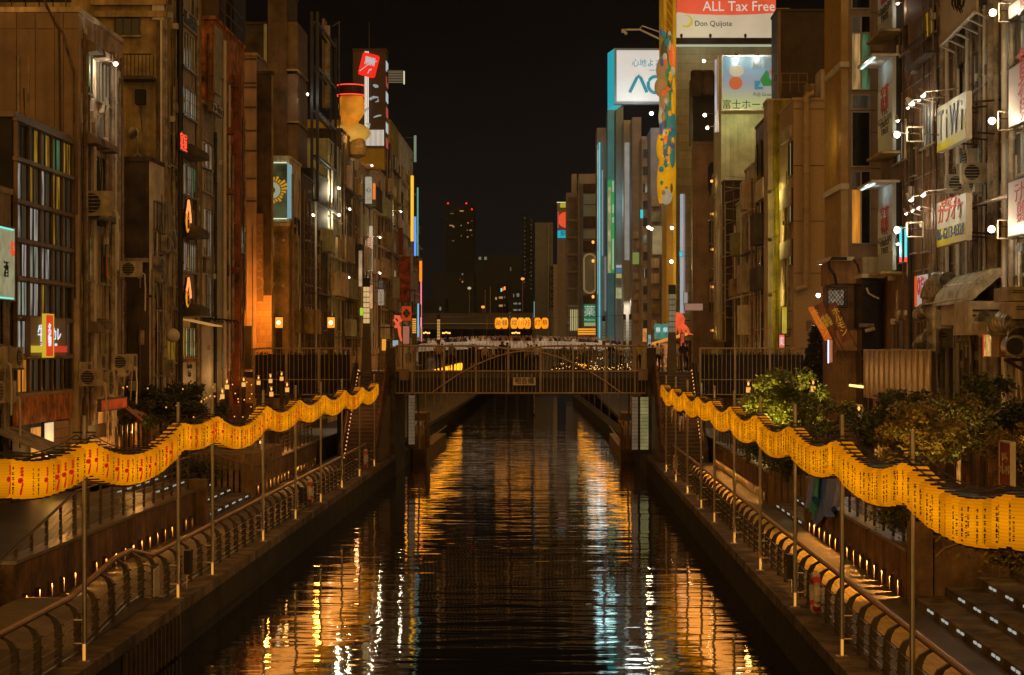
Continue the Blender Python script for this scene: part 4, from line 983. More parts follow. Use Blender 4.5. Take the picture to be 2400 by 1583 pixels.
sign_flat(b, 'c', (Yp(104, -16.6), Yp(122, -16.6), 6.95, 8.32), 'upright red banner with yellow top in the middle of the taupe sign', glow('banner_red', (.95, .05, .01), .6, (.4, .05, .02)), LITY, .1, .34, [('名\n物', .42, LITW, 0, 0, None)])
for a, c_, m_, w in ((77, 105, LITY, 'yellow'), (126, 154, glow('bar_red', (.9, .05, .02), .55), 'red')):
    sign_flat(b, 'c', (Yp(a, -16.6), Yp(c_, -16.6), 7.12, 7.26), 'short %s bar along the bottom of the taupe sign' % w, m_, m_, .06, .36, name='sign_bar')
# --- L2: big cream building
X2 = -16.8
b = B('cream_building', X2, 70.0, 77.4, 19.2, WALLA, -1, 'cream plastered building hung with pipes, cables and a small floodlight', depth=14); L2 = b
rd = random.Random(2); px = [185, 150, 129, 84, 40, -5, -50]
pmm = [mat('wall_panel_%d' % i, c, .75, .15, .5, .3, .01, 20) for i, c in enumerate([(.24, .155, .10), (.22, .145, .09), (.255, .165, .105)])]
for a, c_ in zip(px, px[1:]):
    MB().box(Xp(c_, 70)+.015, Xp(a, 70)-.015, 69.93, 69.995, 12, Zp(70, 70)).build('wall_panel', rd.choice(pmm), b.t)
    MB().box(Xp(c_, 70)+.015, Xp(a, 70)-.015, 69.93, 69.995, Zp(68, 70), Zp(32, 70)).build('wall_panel', rd.choice(pmm), b.t)
clutter(b, 'f', 4, (1, 3, 0), 9, 19, (X2-.3, X2-2.3)); clutter(b, 'c', 3, (9, 12, 9), 2.5, 18.8)
cable(b, 'f', [(Xp(108, 70), 19.6, .1), (Xp(140, 70), Zp(70, 70), .1), (Xp(150, 70), 10, .12)], .035)
cable(b, 'f', [(Xp(105, 70), 19.6, .12), (Xp(150, 70), Zp(80, 70), .1), (Xp(176, 70), Zp(170, 70), .14), (Xp(178, 70), 9, .12)], .035, PIPEB)
for u, r_, m_ in ((Yp(188, X2), .06, PIPEB), (Yp(193, X2), .05, PIPE), (Yp(254, X2), .10, PIPE), (Yp(259, X2), .08, WHITEP), (Yp(264, X2), .07, PIPE), (Yp(274, X2), .05, PIPEB)): pipe(b, 'c', u, 3, 18.5, r_, .16, m_)
for r_, pn, n_ in (((190.6, 212, 112, 213), ['dark', 'yellow', 'green'], 3), ((225, 250, 135, 236), ['dark', 'dim'], 3), ((190, 212, 548, 655), 'yellow', 2), ((230, 256, 556, 664), 'dark', 2), ((196, 212, 770, 880), ['amber', 'dark'], 2), ((232, 250, 772, 870), ['dim', 'amber'], 2)):
    win(b, 'c', b.px('c', *r_), n_, pn, 'alu', 0, True)
r_ = b.px('c', 193, 248, 352, 520); boxpart(b, 'c', *r_, .015, WALLK, 'recess');  # flat black sheet painted for the shade of the open balcony
for i, (pa, py_) in enumerate(((191, 92), (214, 108), (232, 118), (190, 308), (213, 318), (231, 328), (196, 752), (215, 745))):
    Y = Yp(pa, X2); z = Zp(py_, Y)
    MB().poly([(X2, Y, z), (X2, Y, z-.45), (X2+.55, Y, z-.42), (X2+.5, Y, z-.18), (X2+.3, Y, z-.03)], 1, 1.0).build('awning', mat('awning_cloth', (.16, .11, .07)), b.t)
ac((X2+.35, Yp(205, X2), Zp(508, Yp(205, X2))), 0, 'air conditioner in the dark recess of the cream building', 'cream', None, 1.5)
boxpart(b, 'c', Yp(200, X2), Yp(250, X2), Zp(520, 73), Zp(508, 73), .5, IRON, 'balcony_slab')
boxpart(b, 'c', 76.2, 77.3, 3, 18.3, .03, WALLC, 'ochre_strip')
flood((X2+.75, Yp(228, X2)-.3, Zp(152, Yp(228, X2))), (X2, Yp(228, X2), Zp(146, Yp(228, X2))), (X2+1.2, 71, 15), 'small white floodlight at the upper window of the cream building', (1, .85, .6), 90, .08, 9)
fl = thing('rainbow_flag', (X2+.3, Yp(235, X2), Zp(595, 74)), 'rainbow flag hung in a window of the cream building', 'flag')
for i, c_ in enumerate([(.6, .05, .03), (.6, .22, .02), (.5, .42, .02), (.05, .25, .06), (.04, .08, .35), (.18, .03, .25)]):
    MB().add([(X2+.26, Yp(232, X2)+i*.09, Zp(600+i*8, 74)), (X2+.26, Yp(232, X2)+i*.09+.1, Zp(600+i*8, 74)), (X2+.3+.05*sin(i), Yp(232, X2)+i*.12+.0, Zp(650+i*3, 74)), (X2+.3, Yp(232, X2)+i*.12-.12, Zp(650+i*3, 74))], [(0, 1, 2, 3)]).build('stripe', cloth('flag%d' % i, c_), fl)
for i, (p_, y_) in enumerate(((205, 905), (212, 888), (245, 868), (262, 905), (280, 868), (300, 880), (318, 866), (226, 905), (300, 650), (262, 930), (240, 935), (282, 932))):
    Xq = X2+.3 if p_ < 290 else -16.2; Y = Yp(p_, Xq)-.2; z = Zp(y_, Y)
    ac((Xq-.27 if i % 4 else Xq+.2, Y, z), pi/2 if i % 4 else 0, 'cream air conditioner low on the cream building, %s' % ['far left', 'raised by the pipes', 'centre top', 'centre low', 'by the corner', 'beyond the corner', 'last beyond the corner', 'low left', 'alone high at the corner', 'bottom right', 'bottom middle', 'bottom end'][i], 'cream', 'air conditioners low on the cream building', 1.0)
# rooftop rail and shed on L2
t = thing('roof_railing', (X2-4, 70.3, 19.38), 'dark slatted railing on the roof of the cream building', 'railing')
MB().box(X2-13, X2-.3, 70.2, 70.26, 19.6, 20.6).build('screen', WALLK, t)
for i in range(24): link('slat', MB().box(0, .04, -.05, 0, 0, 1.2).mesh('slat', IRON) if i == 0 else sl_, t, (X2-.5-i*.5, 70.2, 19.38)); sl_ = bpy.data.meshes['slat'] if i == 0 else sl_
# small food stall things at street level left
t = sign_flat(L2, 'c', (Yp(176, X2), Yp(240, X2), Zp(960, 71), Zp(937, 71)), 'long red menu board with pictures of food over the left shops', glow('menu_red', (.75, .06, .01), .28, (.3, .05, .02), .6, 2.5), None, .12, .8)
t = thing('striped_awning', (X2+.9, 74.5, 4.6), 'small red and white striped awning at the end of the red menu board', 'awning')
for i in range(9):
    MB().add([(X2+.5, 74.4+i*.24, 5.1), (X2+.5, 74.64+i*.24, 5.1), (X2+1.3, 74.64+i*.24, 4.5), (X2+1.3, 74.4+i*.24, 4.5), (X2+.5, 74.4+i*.24, 5.06), (X2+.5, 74.64+i*.24, 5.06), (X2+1.3, 74.64+i*.24, 4.46), (X2+1.3, 74.4+i*.24, 4.46)], [(0, 1, 2, 3), (3, 2, 6, 7), (4, 7, 6, 5)]).build('stripe', cloth('stripe_w', (.6, .52, .4)) if i % 2 else cloth('stripe_r', (.5, .06, .03)), t)
t = thing('food_stall', (-16.3, 71.5, 2.3), 'timber food stall with warm lamps and red lanterns under the menu board', 'stall')
MB().box(-16.75, -15.6, 70.6, 77, 2.3, 3.2).build('counter', WOOD, t); MB().box(-16.79, -16.7, 70.6, 77, 3.2, 4.4).build('back', WOODD, t)
q = MB()
for i in range(8): q.box(-15.66, -15.58, 70.8+i*.85, 70.88+i*.85, 3.2, 4.4)
q.build('posts', WOOD, t)
MB().box(-16.69, -16.66, 71, 76.5, 3.25, 3.9).build('lit_shelf', glow('stall_glow', (1, .33, .05), .45, (.1, .05, .02), .9, 4), t)
lamp('stall_light', (-15.5, 73.6, 4.2), (1, .45, .10), 60, .2, t)
for i, (x, y, z) in enumerate(((-15.2, 75.6, 3.3), (-15.0, 76.8, 3.5), (-15.2, 79.5, 3.4))):
    q = MB(); q.sm = True; q.ell((x, y, z), (.28, .28, .36)); o = q.build('red_lantern', glow('red_lantern_paper', (1, .10, .02), .55, (.5, .05, .02), .6, 3), None, (x, y, z)); o.location = (x, y, z)
    tag(o, 'round red paper lantern by the food stall, %s' % ['left one', 'middle one', 'one nearest the tree'][i], 'lantern', 'red lanterns by the stall'); rel('lantern_cap', MB().tube([(0, 0, .33), (0, 0, .55)], .06, 8).mesh('lantern_cap', BLACK), o)
# --- L3: recessed ochre building with balcony
b = B('ochre_building', -16.6, 84.0, 88.4, 24.5, WALLC, -1, 'ochre building set back beyond the cream one, with a dark balcony and satellite dish', depth=15); L3 = b
for a, c_ in ((8, 2), (36, 28)): boxpart(b, 'f', Xp(215, 84), Xp(392, 84), Zp(a+6, 84), Zp(c_, 84), .25, WALLC, 'cornice')
win(b, 'f', b.px('f', 268, 328, 38, 84), 3, 'dark', 'dark')
r_ = b.px('f', 291, 366, 137, 186)
mbq = MB(); mbq.box(r_[0], r_[1], 83.0, 83.98, r_[2]-.12, r_[2]+.02); mbq.build('balcony_slab', IRON, b.t)
pm_ = MB().box(0, .03, 0, .03, 0, r_[3]-r_[2]).mesh('balcony_bar', BLACK)
for i in range(10): link('balcony_bar', pm_, b.t, (r_[0]+i*.16, 83.0, r_[2]))
MB().box(r_[0], r_[1], 82.98, 83.05, r_[3], r_[3]+.05).build('balcony_rail', BLACK, b.t)
boxpart(b, 'f', *b.px('f', 320, 343, 212, 246), .35, WALLK, 'switch_box'); pipe(b, 'f', Xp(332, 84), Zp(268, 84), Zp(246, 84), .05, .2, IRON)
cable(b, 'f', [(Xp(332, 84), Zp(268, 84), .1), (Xp(335, 84), Zp(310, 84), .1)], .02)
clutter(b, 'f', 12, (4, 3, 0), 10, 24, (Xp(362, 84), Xp(388, 84))); clutter(b, 'c', 13, (8, 9, 7), 4, 24)
for i in range(6): pipe(b, 'f', Xp(360+i*4.6, 83.9), Zp(48, 84), 24.4, .05, .15, WHITEP)
d = thing('satellite_dish', (Xp(317, 83.5), 83.5, Zp(378, 80)), 'tilted white satellite dish on a forked stand in front of the ochre wall', 'satellite dish')
q = MB(); q.sm = True; cx, cz = Xp(315, 83.5), Zp(314, 83.5)
q.tube([(cx, 83.3, cz), (cx+.02, 83.35, cz), (cx+.10, 83.42, cz+.02)], [.27, .24, .05], 16); q.build('dish', WHITEP, d)
MB().tube([(Xp(322, 83.5), 83.5, cz), (Xp(322, 83.5), 83.5, Zp(362, 83.5))], .03, 6).tube([(Xp(311, 83.5), 83.5, Zp(378, 83.5)), (Xp(314, 83.5), 83.5, Zp(366, 83.5)), (Xp(322, 83.5), 83.5, Zp(358, 83.5)), (Xp(330, 83.5), 83.5, Zp(366, 83.5)), (Xp(336, 83.5), 83.5, Zp(378, 83.5))], .025, 6).build('stand', PIPE, d)
# L3a
b = B('dark_annex', -16.3, 80.0, 82.9, Zp(378, 80), WALLD, -1, 'lower dark annex with a pale corner strip in front of the ochre building', depth=14)
boxpart(b, 'c', 80.02, 82.8, 9.4, b.z, .05, WALLH, 'pale_front'); boxpart(b, 'c', 80.02, 82.8, 2.3, 9.3, .04, WALLA, 'lower_front')
for r_, pn in (((357, 378, 470, 540), 'dark'), ((356, 378, 650, 725), ['dark', 'cool']), ((360, 378, 540, 590), ['cool', 'dark']), ((356, 376, 770, 880), ['amber', 'dark'])): win(b, 'c', b.px('c', *r_), 3, pn, 'dark', 4)
clutter(b, 'c', 21, (7, 8, 8), 3, 14); clutter(b, 'f', 22, (2, 2, 2), 4, 10, (-16.4, -17.4))
boxpart(b, 'f', Xp(296, 80), Xp(350, 80), Zp(616, 80), Zp(606, 80), .4, PIPE, 'duct')
for i, (p_, y_) in enumerate(((372, 640), (385, 590), (401, 590), (372, 660), (398, 575), (395, 880))): ac((-16.25, Yp(p_, -16.1), Zp(y_, Yp(p_, -16.1))), pi/2, 'grey air conditioner on the annex beside the ochre building, %s' % ['first', 'second, higher', 'third by the black pipe', 'below the first', 'topmost by the pipe', 'lowest near the ground'][i], 'grey', 'air conditioners on the annex', 1.1)
# more windows on L3 canal side
L3b = L3
for r_, pn in (((381, 392, 300, 385), 'dark'), ((393, 410, 310, 385), 'dark'), ((385, 400, 470, 560), ['dim', 'dark']), ((398, 413, 600, 670), 'dark'), ((398, 413, 700, 722), 'dim'), ((385, 410, 790, 850), ['amber', 'dark'])): win(L3, 'c', L3.px('c', *r_), 2, pn, 'alu')
pipe(L3, 'c', Yp(411, -16.6), 4, 24, .14, .2, BLACK); pipe(L3, 'c', Yp(378, -16.6), 3, 24, .07, .2, PIPE)
tt = thing('rooftop_lamp_globe', (-16.3, Yp(405, -16.3), Zp(792, 86)), 'round white exhaust hood low on the ochre building', 'vent')
q = MB(); q.sm = True; q.ell((-15.9, Yp(405, -15.9), Zp(787, 84)), (.3, .3, .3)); q.build('hood', WHITEP, tt); MB().tube([(-15.9, Yp(405, -15.9), Zp(787, 84)), (-16.6, Yp(405, -15.9)+.2, Zp(787, 84))], .12, 8).build('neck', PIPE, tt)
# --- L4: grey beige with flame signs
X4 = -16.8
b = B('grey_beige_building', X4, 88.6, 94.0, 26, WALLE, -1, 'grey beige building with barred windows and two glowing flame signs', depth=14); L4 = b
for r_, pn, n_, br_ in (((421, 453, 62, 150), ['dark', 'dim', 'cool'], 5, 0), ((422.5, 455, 198, 265), ['cool', 'cool', 'white'], 6, 6), ((426, 456, 380, 455), ['cool', 'white', 'green'], 6, 7), ((427, 461, 566, 635), ['cool', 'warm', 'white'], 7, 7), ((424, 461, 768, 838), ['yellow', 'green', 'amber'], 6, 8)):
    win(b, 'c', b.px('c', *r_), n_, pn, 'white', br_, True)
r_ = b.px('c', 421, 455, 18, 52)
sign_flat(b, 'c', r_, 'black scripted board in a pale frame near the top of the grey beige building', BLACK, WHITEP, .1, .05, [('炭火', .5, PAINTG, 0, 0, 3)])
for i, (py0, py1) in enumerate(((468, 550), (650, 725))):
    Y = Yp(449, X4+.6); z0, z1 = Zp(py1, Y), Zp(py0, Y); h = z1-z0; t = thing('flame_sign', (X4+.3, Y, z0), '%s of the two glowing orange flame signs on the grey beige building' % ['upper', 'lower'][i], 'sign', 'flame signs')
    ol = [(0, 0), (.30, .12), (.42, .35), (.36, .6), (.2, .82), (.02, 1), (-.1, .8), (-.3, .6), (-.38, .35), (-.22, .1)]
    w = 1.35
    MB().poly([(X4+.30, Y+a*w, z0+c_*h) for a, c_ in ol], 0, .1).build('back_plate', BLACK, t)
    MB().poly([(X4+.41, Y+a*w*.85, z0+h*.05+c_*h*.88) for a, c_ in ol], 0, .03).build('flame', glow('flame_orange', (1, .36, .02), .85, (.3, .1, .02), .3, 3), t)
    pts = [(X4+.46, Y+a*w*.95, z0+h*.02+c_*h*.95) for a, c_ in ol[2:8]]; MB().tube(pts, .05, 6).build('outline', neon('coral', (1, .25, .08), 1.5), t)
    o = rel('lettering', text_mesh('火\n鍋', .5, PAINTK), t, (.16, 0, h*.42)); o.rotation_euler = (0, 0, pi/2)
    MB().tube([(X4, Y, z0+h*.3), (X4+.3, Y, z0+h*.3)], .04, 6).tube([(X4, Y, z0+h*.7), (X4+.3, Y, z0+h*.7)], .04, 6).build('arm', IRON, t)
Y = Yp(440, X4+.8); sign_flat(b, 'c', (Y-.8, Y+.9, Zp(355, Y), Zp(318, Y)), 'red glowing block characters over the balcony awning', BLACK, BLACK, .1, .5, [('宴屋', .85, neon('red', (1, .06, .02), 1.3), 0, 0, 1.6)])
for py_, in ((345,), (700,), (612,)) : pass
for i, (pa, py_) in enumerate(((422, 337), (422, 525), (424, 712))):
    Y = Yp(pa, X4); z = Zp(py_, Y); MB().poly([(X4, Y, z), (X4, Y, z-.6), (X4+.9, Y, z-.55), (X4+.85, Y, z-.2), (X4+.5, Y, z)], 1, 2.6).build('awning', mat('awning_dark', (.10, .075, .05), .8, .3), b.t)
t = thing('entrance_canopy', (X4, 91, 8.2), 'sloping translucent canopy lit orange over the entrance under the flame signs', 'canopy')
Y = 89.6; z = Zp(752, Y); MB().add([(X4, Y, z+.1), (X4, Y+3, z+.1), (X4+1.4, Y+3, z-.2), (X4+1.4, Y, z-.2), (X4, Y, z+.04), (X4, Y+3, z+.04), (X4+1.4, Y+3, z-.26), (X4+1.4, Y, z-.26)], [(0, 3, 2, 1), (4, 5, 6, 7), (0, 4, 7, 3), (3, 7, 6, 2)]).build('sheet', glow('canopy_glow', (1, .5, .12), .40, (.3, .2, .1)), t)
boxpart(b, 'c', 88.7, 93.9, Zp(905, 89), Zp(850, 89), .06, WHITEP, 'pale_base'); boxpart(b, 'c', 88.7, 93.9, Zp(850, 89)+.01, Zp(838, 89), .08, WALLF, 'timber_band')
o = link('lettering', text_mesh('Garden\nCafe', .42, PAINTK), b.t, (X4+.09, 91.2, Zp(868, 90)), pi/2)
clutter(b, 'c', 31, (2, 3, 2), 5, 25, (93.0, 93.8)); pipe(b, 'c', 93.6, 4, 24, .08, .15, BRONZE); pipe(b, 'c', 93.2, 4, 25, .05, .15, PIPE)
for i in range(1): pass
# --- L5
X5 = -16.8
b = B('narrow_beige_building', X5, 94.1, 98.3, Zp(238, 94.2), WALLE, -1, 'narrow beige building with barred cool-lit windows and a shuttered top', depth=14); L5 = b
for r_, pn, n_, br_ in (((473, 493, 332, 390), ['cool', 'dark', 'white'], 4, 0), ((474, 495, 398, 448), ['dark', 'dim'], 4, 3), ((474, 492, 488, 600), ['cool', 'white', 'dim'], 4, 5), ((475, 492, 640, 745), ['cool', 'white', 'dark'], 4, 5)): win(b, 'c', b.px('c', *r_), n_, pn, 'white', br_)
r_ = b.px('c', 474, 497, 270, 328); boxpart(b, 'c', *r_, .06, mat('ribbed_shutter', (.33, .27, .19), .6, .1, 1, .3), 'shutter')
for i in range(9): boxpart(b, 'c', r_[0], r_[1], r_[2]+i*.13, r_[2]+i*.13+.05, .09, WALLE, 'shutter_rib', .061)
sign_flat(b, 'c', b.px('c', 473, 500, 236, 258), 'cream nameboard with raised brown letters on top of the narrow building', mat('sign_cream', (.55, .42, .25), .6, .15), BRONZE, .2, .3, [('Fa-lino', .55, PAINTK, 0, 0, 3.4)])
boxpart(b, 'c', 94.3, 98.1, 3, Zp(762, 94.3), .07, WHITEP, 'pale_base')
boxpart(b, 'c', 94.3, 98.1, Zp(756, 94.3), Zp(750, 94.3), .5, IRON, 'lamp_bar')
clutter(b, 'c', 35, (1, 3, 2), 4, 18, (97.5, 98.2)); pipe(b, 'c', 97.9, 4, 18, .09, .15, BLACK)
# --- L6: rust building
X6 = -16.8
b = B('rust_red_building', X6, 98.4, 108.2, Zp(46, 98.4), WALLF, -1, 'tall rust red building with streaked canal wall and a pale corner strip', depth=12); L6 = b
boxpart(b, 'c', 98.5, 100.6, 3.2, b.z-.3, .06, mat('celadon_strip', (.40, .36, .25), .6, .15, .8, .3), 'corner_strip'); boxpart(b, 'c', 104.2, 104.9, 3.2, b.z-2, .35, mat('dark_rust', (.28, .08, .02), .8, .4, 1, .5), 'pilaster')
for r_ in ((500, 511, 105, 215), (513, 518, 125, 180), (517, 523, 820, 865), (540, 548, 470, 520), (560, 569, 530, 590)): win(b, 'c', b.px('c', *r_), 2, ['dark', 'cool'], 'alu')
boxpart(b, 'c', 100.8, 108, 2.4, 4.2, .5, mat('dark_rust', (.17, .05, .015)), 'base')
clutter(b, 'c', 41, (5, 8, 8), 4, 22, (100.8, 107.8)); pipe(b, 'c', 100.7, 3, 23, .1, .15, WHITEP); pipe(b, 'f', Xp(489, 98.4), 10, 23, .06, .1, PIPEB)
for i, (p_, y_) in enumerate(((520, 305), (521, 445), (535, 625))): boxpart(b, 'c', Yp(p_, X6), Yp(p_, X6)+.9, Zp(y_+14, 102), Zp(y_, 102), .5, mat('dark_rust', ()), 'vent_hood')
boxpart(b, 'c', 104, 108, b.z+.2, b.z+4.2, 0.1, WALLK, 'roof_structure', -3)
t = thing('wall_lamp_row', (X6, 101, Zp(755, 101)), 'row of small black lamp arms along the foot of the rust building', 'lamps')
q = MB()
for i in range(7): q.tube([(X6, 95+i*1.2, Zp(750, 100)), (X6+.5, 95+i*1.2, Zp(750, 100)), (X6+.6, 95.2+i*1.2, Zp(757, 100))], .04, 6)
q.build('lamp_arms', BLACK, t)
# roof equipment above L4..L6
t = thing('rooftop_billboard_back', (-19, 97, 20), 'dark steel roof sign frame behind the narrow building', 'roof frame')
MB().box(-18.6, -17.0, 100.5, 103.5, 23.9, 27).build('box', WALLD, t)
q = MB()
for i in range(5): q.tube([(-16.7, 99+i*2, 23.7), (-16.7, 99+i*2, 25.2)], .04, 4)
q.tube([(-16.7, 99, 25.2), (-16.7, 107, 25.2)], .04, 4).tube([(-16.7, 99, 24.5), (-16.7, 107, 24.5)], .03, 4); q.build('railing', IRON, t)
# ---------------------------------------------------------------- beyond the bridge street
b = B('pale_panel_building', Xp(601, 122), 122.0, 127, Zp(131, 122), mat('pink_beige_panel', (.35, .23, .16), .8, .15, .6, .3), -1, 'building faced with pale square panels beyond the bridge street', depth=8)
for i, yy in enumerate((137, 193, 203, 250, 305, 352, 417, 470)): boxpart(b, 'f', Xp(560, 122), b.X, Zp(yy+3, 122), Zp(yy, 122), .06, WALLD, 'panel_joint')
boxpart(b, 'f', Xp(563, 122), Xp(577, 122), Zp(690, 122), Zp(510, 122), .03, WALLK, 'dark_panel')
for px_ in (577, 592): boxpart(b, 'f', Xp(px_, 122)-.015, Xp(px_, 122)+.015, 6, Zp(530, 122), .04, WALLD, 'joint')
boxpart(b, 'f', Xp(574, 122), Xp(590, 122), 6, Zp(764, 122), .05, WALLK, 'doorway')
b = B('dark_ribbed_building', Xp(636, 122.3), 122.3, 123.1, Zp(172, 122), WALLD, -1, 'dark brown ribbed building beside the green sign with a vertical banner', depth=2.4)
rb = MB().box(0, .05, -.05, 0, 0, b.z-5.2).mesh('rib', WALLD)
for i in range(9): link('rib', rb, b.t, (Xp(603+i*3.6, 122.3), 122.3, 5.0))
boxpart(b, 'c', 122.4, 123, 5, b.z, .03, WALLC, 'side_wall')
boxpart(b, 'f', Xp(600, 122.3), Xp(637, 122.3), 5, Zp(693, 122), .07, mat('ochre_tile', (.42, .24, .10), .7, .15, 1, .2, brick=(.4, .4, .012)), 'tiled_base')
sign_flat(b, 'f', (Xp(602, 122.2), Xp(616, 122.2), Zp(706, 122), Zp(502, 122)), 'tall vertical brown banner with pale ornaments on the ribbed building', mat('banner_brown', (.17, .10, .055), .7, .2), BRONZE, .08, .1, [('S\n8\nS\nD', 1.2, mat('banner_ornament', (.24, .16, .10), .7), 0, 0, .55)])
b = B('tall_brown_tower', Xp(622, 150), 150, 160, 32, WALLD, -1, 'tall dark brown tower with a pale edge above the panel building', depth=3.2, zb=1.5)
boxpart(b, 'f', Xp(619, 150), Xp(626, 150), 20, 32, .2, WALLG, 'pale_edge')  # strip of paler wall colour
b = B('balcony_tower', Xp(672, 140), 140, 146, 33, mat('tower_brown', (.12, .075, .045), .8, .3, .6, .4), -1, 'tall brown tower with stepped balconies behind the green flower sign', depth=1.35, zb=1.5)
for i, yy in enumerate((100, 222, 340)): boxpart(b, 'c', 140.2, 145.9, Zp(yy, 140)-1.9, Zp(yy, 140)+1.5, .75, mat('balcony_brown', (.17, .11, .06), .8, .25), 'balcony'); boxpart(b, 'c', 140.0, 145.9, Zp(yy, 140)-2.0, Zp(yy, 140)-1.9, .85, WALLC, 'balcony_edge')
flood((b.X+1.5, 139.8, Zp(222, 140)), (b.X+.75, 140.1, Zp(218, 140)), (b.X+3, 138, Zp(235, 140)), 'twin small white lamps on an upper balcony of the brown tower', (1, .95, .9), 40, .09, 6)
# green sign building
Y8 = 128.0; X8 = Xp(677, Y8)
b = B('ochre_round_lamp_building', X8, Y8, 131.5, Zp(527, Y8), WALLC, -1, 'ochre block with small round lamps under the green flower sign', depth=1.45 if 0 else 1.5); L8 = b
MB().box(Xp(625, Y8), Xp(680, Y8), Y8-.12, Y8, Zp(530, Y8), Zp(524, Y8)).build('ledge', WHITEP, b.t)
for i, (px_, py_) in enumerate(((665, 564), (664, 671), (641, 667))):
    q = MB(); q.sm = True; q.ell((Xp(px_, Y8), Y8-.12, Zp(py_, Y8)), (.11, .11, .11), 10, 7); o = q.build('globe_lamp', WHITEP, b.t)  # round lamps built as plain white globes without glow
s_ = sign_flat(b, 'f', (Xp(636, Y8), Xp(673, Y8), Zp(511, Y8), Zp(384, Y8)), 'dark green lit sign with half a white ring and orange petals', glow('sign_dark_green', (.045, .055, .022), .9, (.03, .04, .02), .8, .8), glow('sign_edge', (.6, .7, .4), .5), .3, -.4)
xc = Xp(637, Y8); zc = Zp(446, Y8); yf = Y8+.08
q = MB(); k = 18
def half(r0, r1, a0, a1, n_, y, mb_):
    for i in range(n_):
        a, c_ = a0+(a1-a0)*i/n_, a0+(a1-a0)*(i+1)/n_
        mb_.add([(xc+r0*cos(a), y, zc+r0*sin(a)), (xc+r1*cos(a), y, zc+r1*sin(a)), (xc+r1*cos(c_), y, zc+r1*sin(c_)), (xc+r0*cos(c_), y, zc+r0*sin(c_))], [(0, 1, 2, 3)])
q.box(xc-.02, xc+.25, yf-.02, yf, zc-.1, zc+.1)
rg = MB(); half(.22, .56, -pi/2, pi/2, 16, yf-.03, rg); o = rg.mesh('white_ring', glow('sign_cream_lit', (.55, .52, .30), .55), ORG[s_.name]); rel('white_ring', o, s_)
pt = MB(); rd = random.Random(4)
for i in range(12):
    a = -1.4+2.8*i/11; r0, r1 = .62, rd.uniform(.78, 1.15); half(r0, r1, a-.08, a+.08, 1, yf-.03, pt)
rel('petals', pt.mesh('petals', glow('petal_orange', (.95, .42, .02), .55), ORG[s_.name]), s_)
q = MB()
for i in range(18):
    for pyy in (381, 513): q.ell((Xp(636, Y8)+i*.057, Y8+.02, Zp(pyy, Y8)), (.022, .022, .03), 6, 4)
rel('bulb_row', q.mesh('bulb_row', glow('bulb_pale', (.8, .9, .6), 1.6), ORG[s_.name]), s_); s_.children[-1]['kind'] = 'stuff'
MB().box(Xp(673.5, Y8), Xp(678, Y8), Y8-.1, Y8+1.3, Zp(511, Y8), Zp(384, Y8)).build('blue_edge', glow('blue_edge', (.30, .55, .60), .55), b.t)
for r_ in ((637, 643, 555, 600), (637, 643, 690, 735)): win(b, 'f', b.px('f', *r_), 1, 'cool', 'white', 0, False)
# generic far rows ------------------------------------------------------------
FARMATS = [WALLH, WALLE, WALLG, WALLC, WALLA, WALLD, mat('taupe_wall', (.40, .33, .26), .8, .2, .8, .4), mat('olive_wall', (.24, .22, .10), .8, .2, .8, .4)]
def far_building(side, X, Y0, Y1, top, m, label, seed, dens=1, lit=.35, zb=1.5, depth=10):
    """row building seen at a grazing angle: windows by storey, pipes, signs that stand out from the wall"""
    b = B('row_building', X, Y0, Y1, top, m, side, label, depth=depth, zb=zb); rd = random.Random(seed)
    H = top-zb; st = 3.1; n = int(H/st); L = Y1-Y0
    for i in range(n):
        z0 = zb+.9+i*st; k = max(1, int(L/3.4)); ww = L/k
        for j in range(k):
            if rd.random() < .85:
                pn = rd.choice(['cool', 'warm', 'yellow', 'amber', 'white']) if rd.random() < lit else 'dark'
                win(b, 'c', (Y0+ww*j+ww*.18, Y0+ww*(j+1)-ww*.18, z0, z0+rd.choice((1.2, 1.5))), rd.choice((2, 3)), [pn, 'dark'] if pn != 'dark' else 'dark', rd.choice(('alu', 'white', 'dark')), 0, True)
        if rd.random() < .6: boxpart(b, 'c', Y0+.1, Y1-.1, z0-.55, z0-.42, rd.uniform(.1, .55), rd.choice((m, WHITEP, IRON)), 'ledge')
        if rd.random() < .45*dens: boxpart(b, 'c', Y0+rd.random()*L*.5, Y0+L*(.55+rd.random()*.4), z0-.35, z0+rd.uniform(.9, 1.9), rd.uniform(.35, .8), rd.choice(FARMATS), 'boxed_balcony')
    clutter(b, 'c', seed+1, (int(3*dens)+1, int(2*dens)+1, int(3*dens)), zb+1, top-.5)
    pipe(b, 'c', Y0+.15, zb+2, top-1, .08, .2, rd.choice((WHITEP, PIPE, BRONZE)))
    return b
LEFTROW = [(678, 705, 372, WALLH, 'ivory building with a white corner pipe right of the green sign'), (705, 733, 410, WALLD, 'dark building behind the steel ladder tower'), (733, 768, 400, WALLK, 'black-fronted building behind the tall steel frame'),
 (768, 800, 330, WALLG, 'pale green building with small bright wall lamps'), (800, 824, 306, WALLD, 'dark narrow building under the glowing rooftop bust'), (824, 842, 350, WALLC, 'ochre narrow building under the red seal tower'), (842, 866, 384, WALLE, 'beige building with a boxed white sign near its roof'),
 (866, 885, 395, WALLH, 'ivory building with the blue and red lettered board'), (885, 903, 400, WALLA, 'cream building with the blue and white vertical sign'), (903, 914, 330, WALLK, 'black lattice-fronted building beside the mustard one'), (914, 934, 285, mat('mustard_wall', (.36, .24, .03), .8, .15), 'mustard yellow building behind the black lattice'),
 (934, 968, 314, WALLH, 'ivory far building with neon tubes on its canal edge'), (968, 984, 520, WALLE, 'beige last building of the left bank with coloured neon')]
LB = []
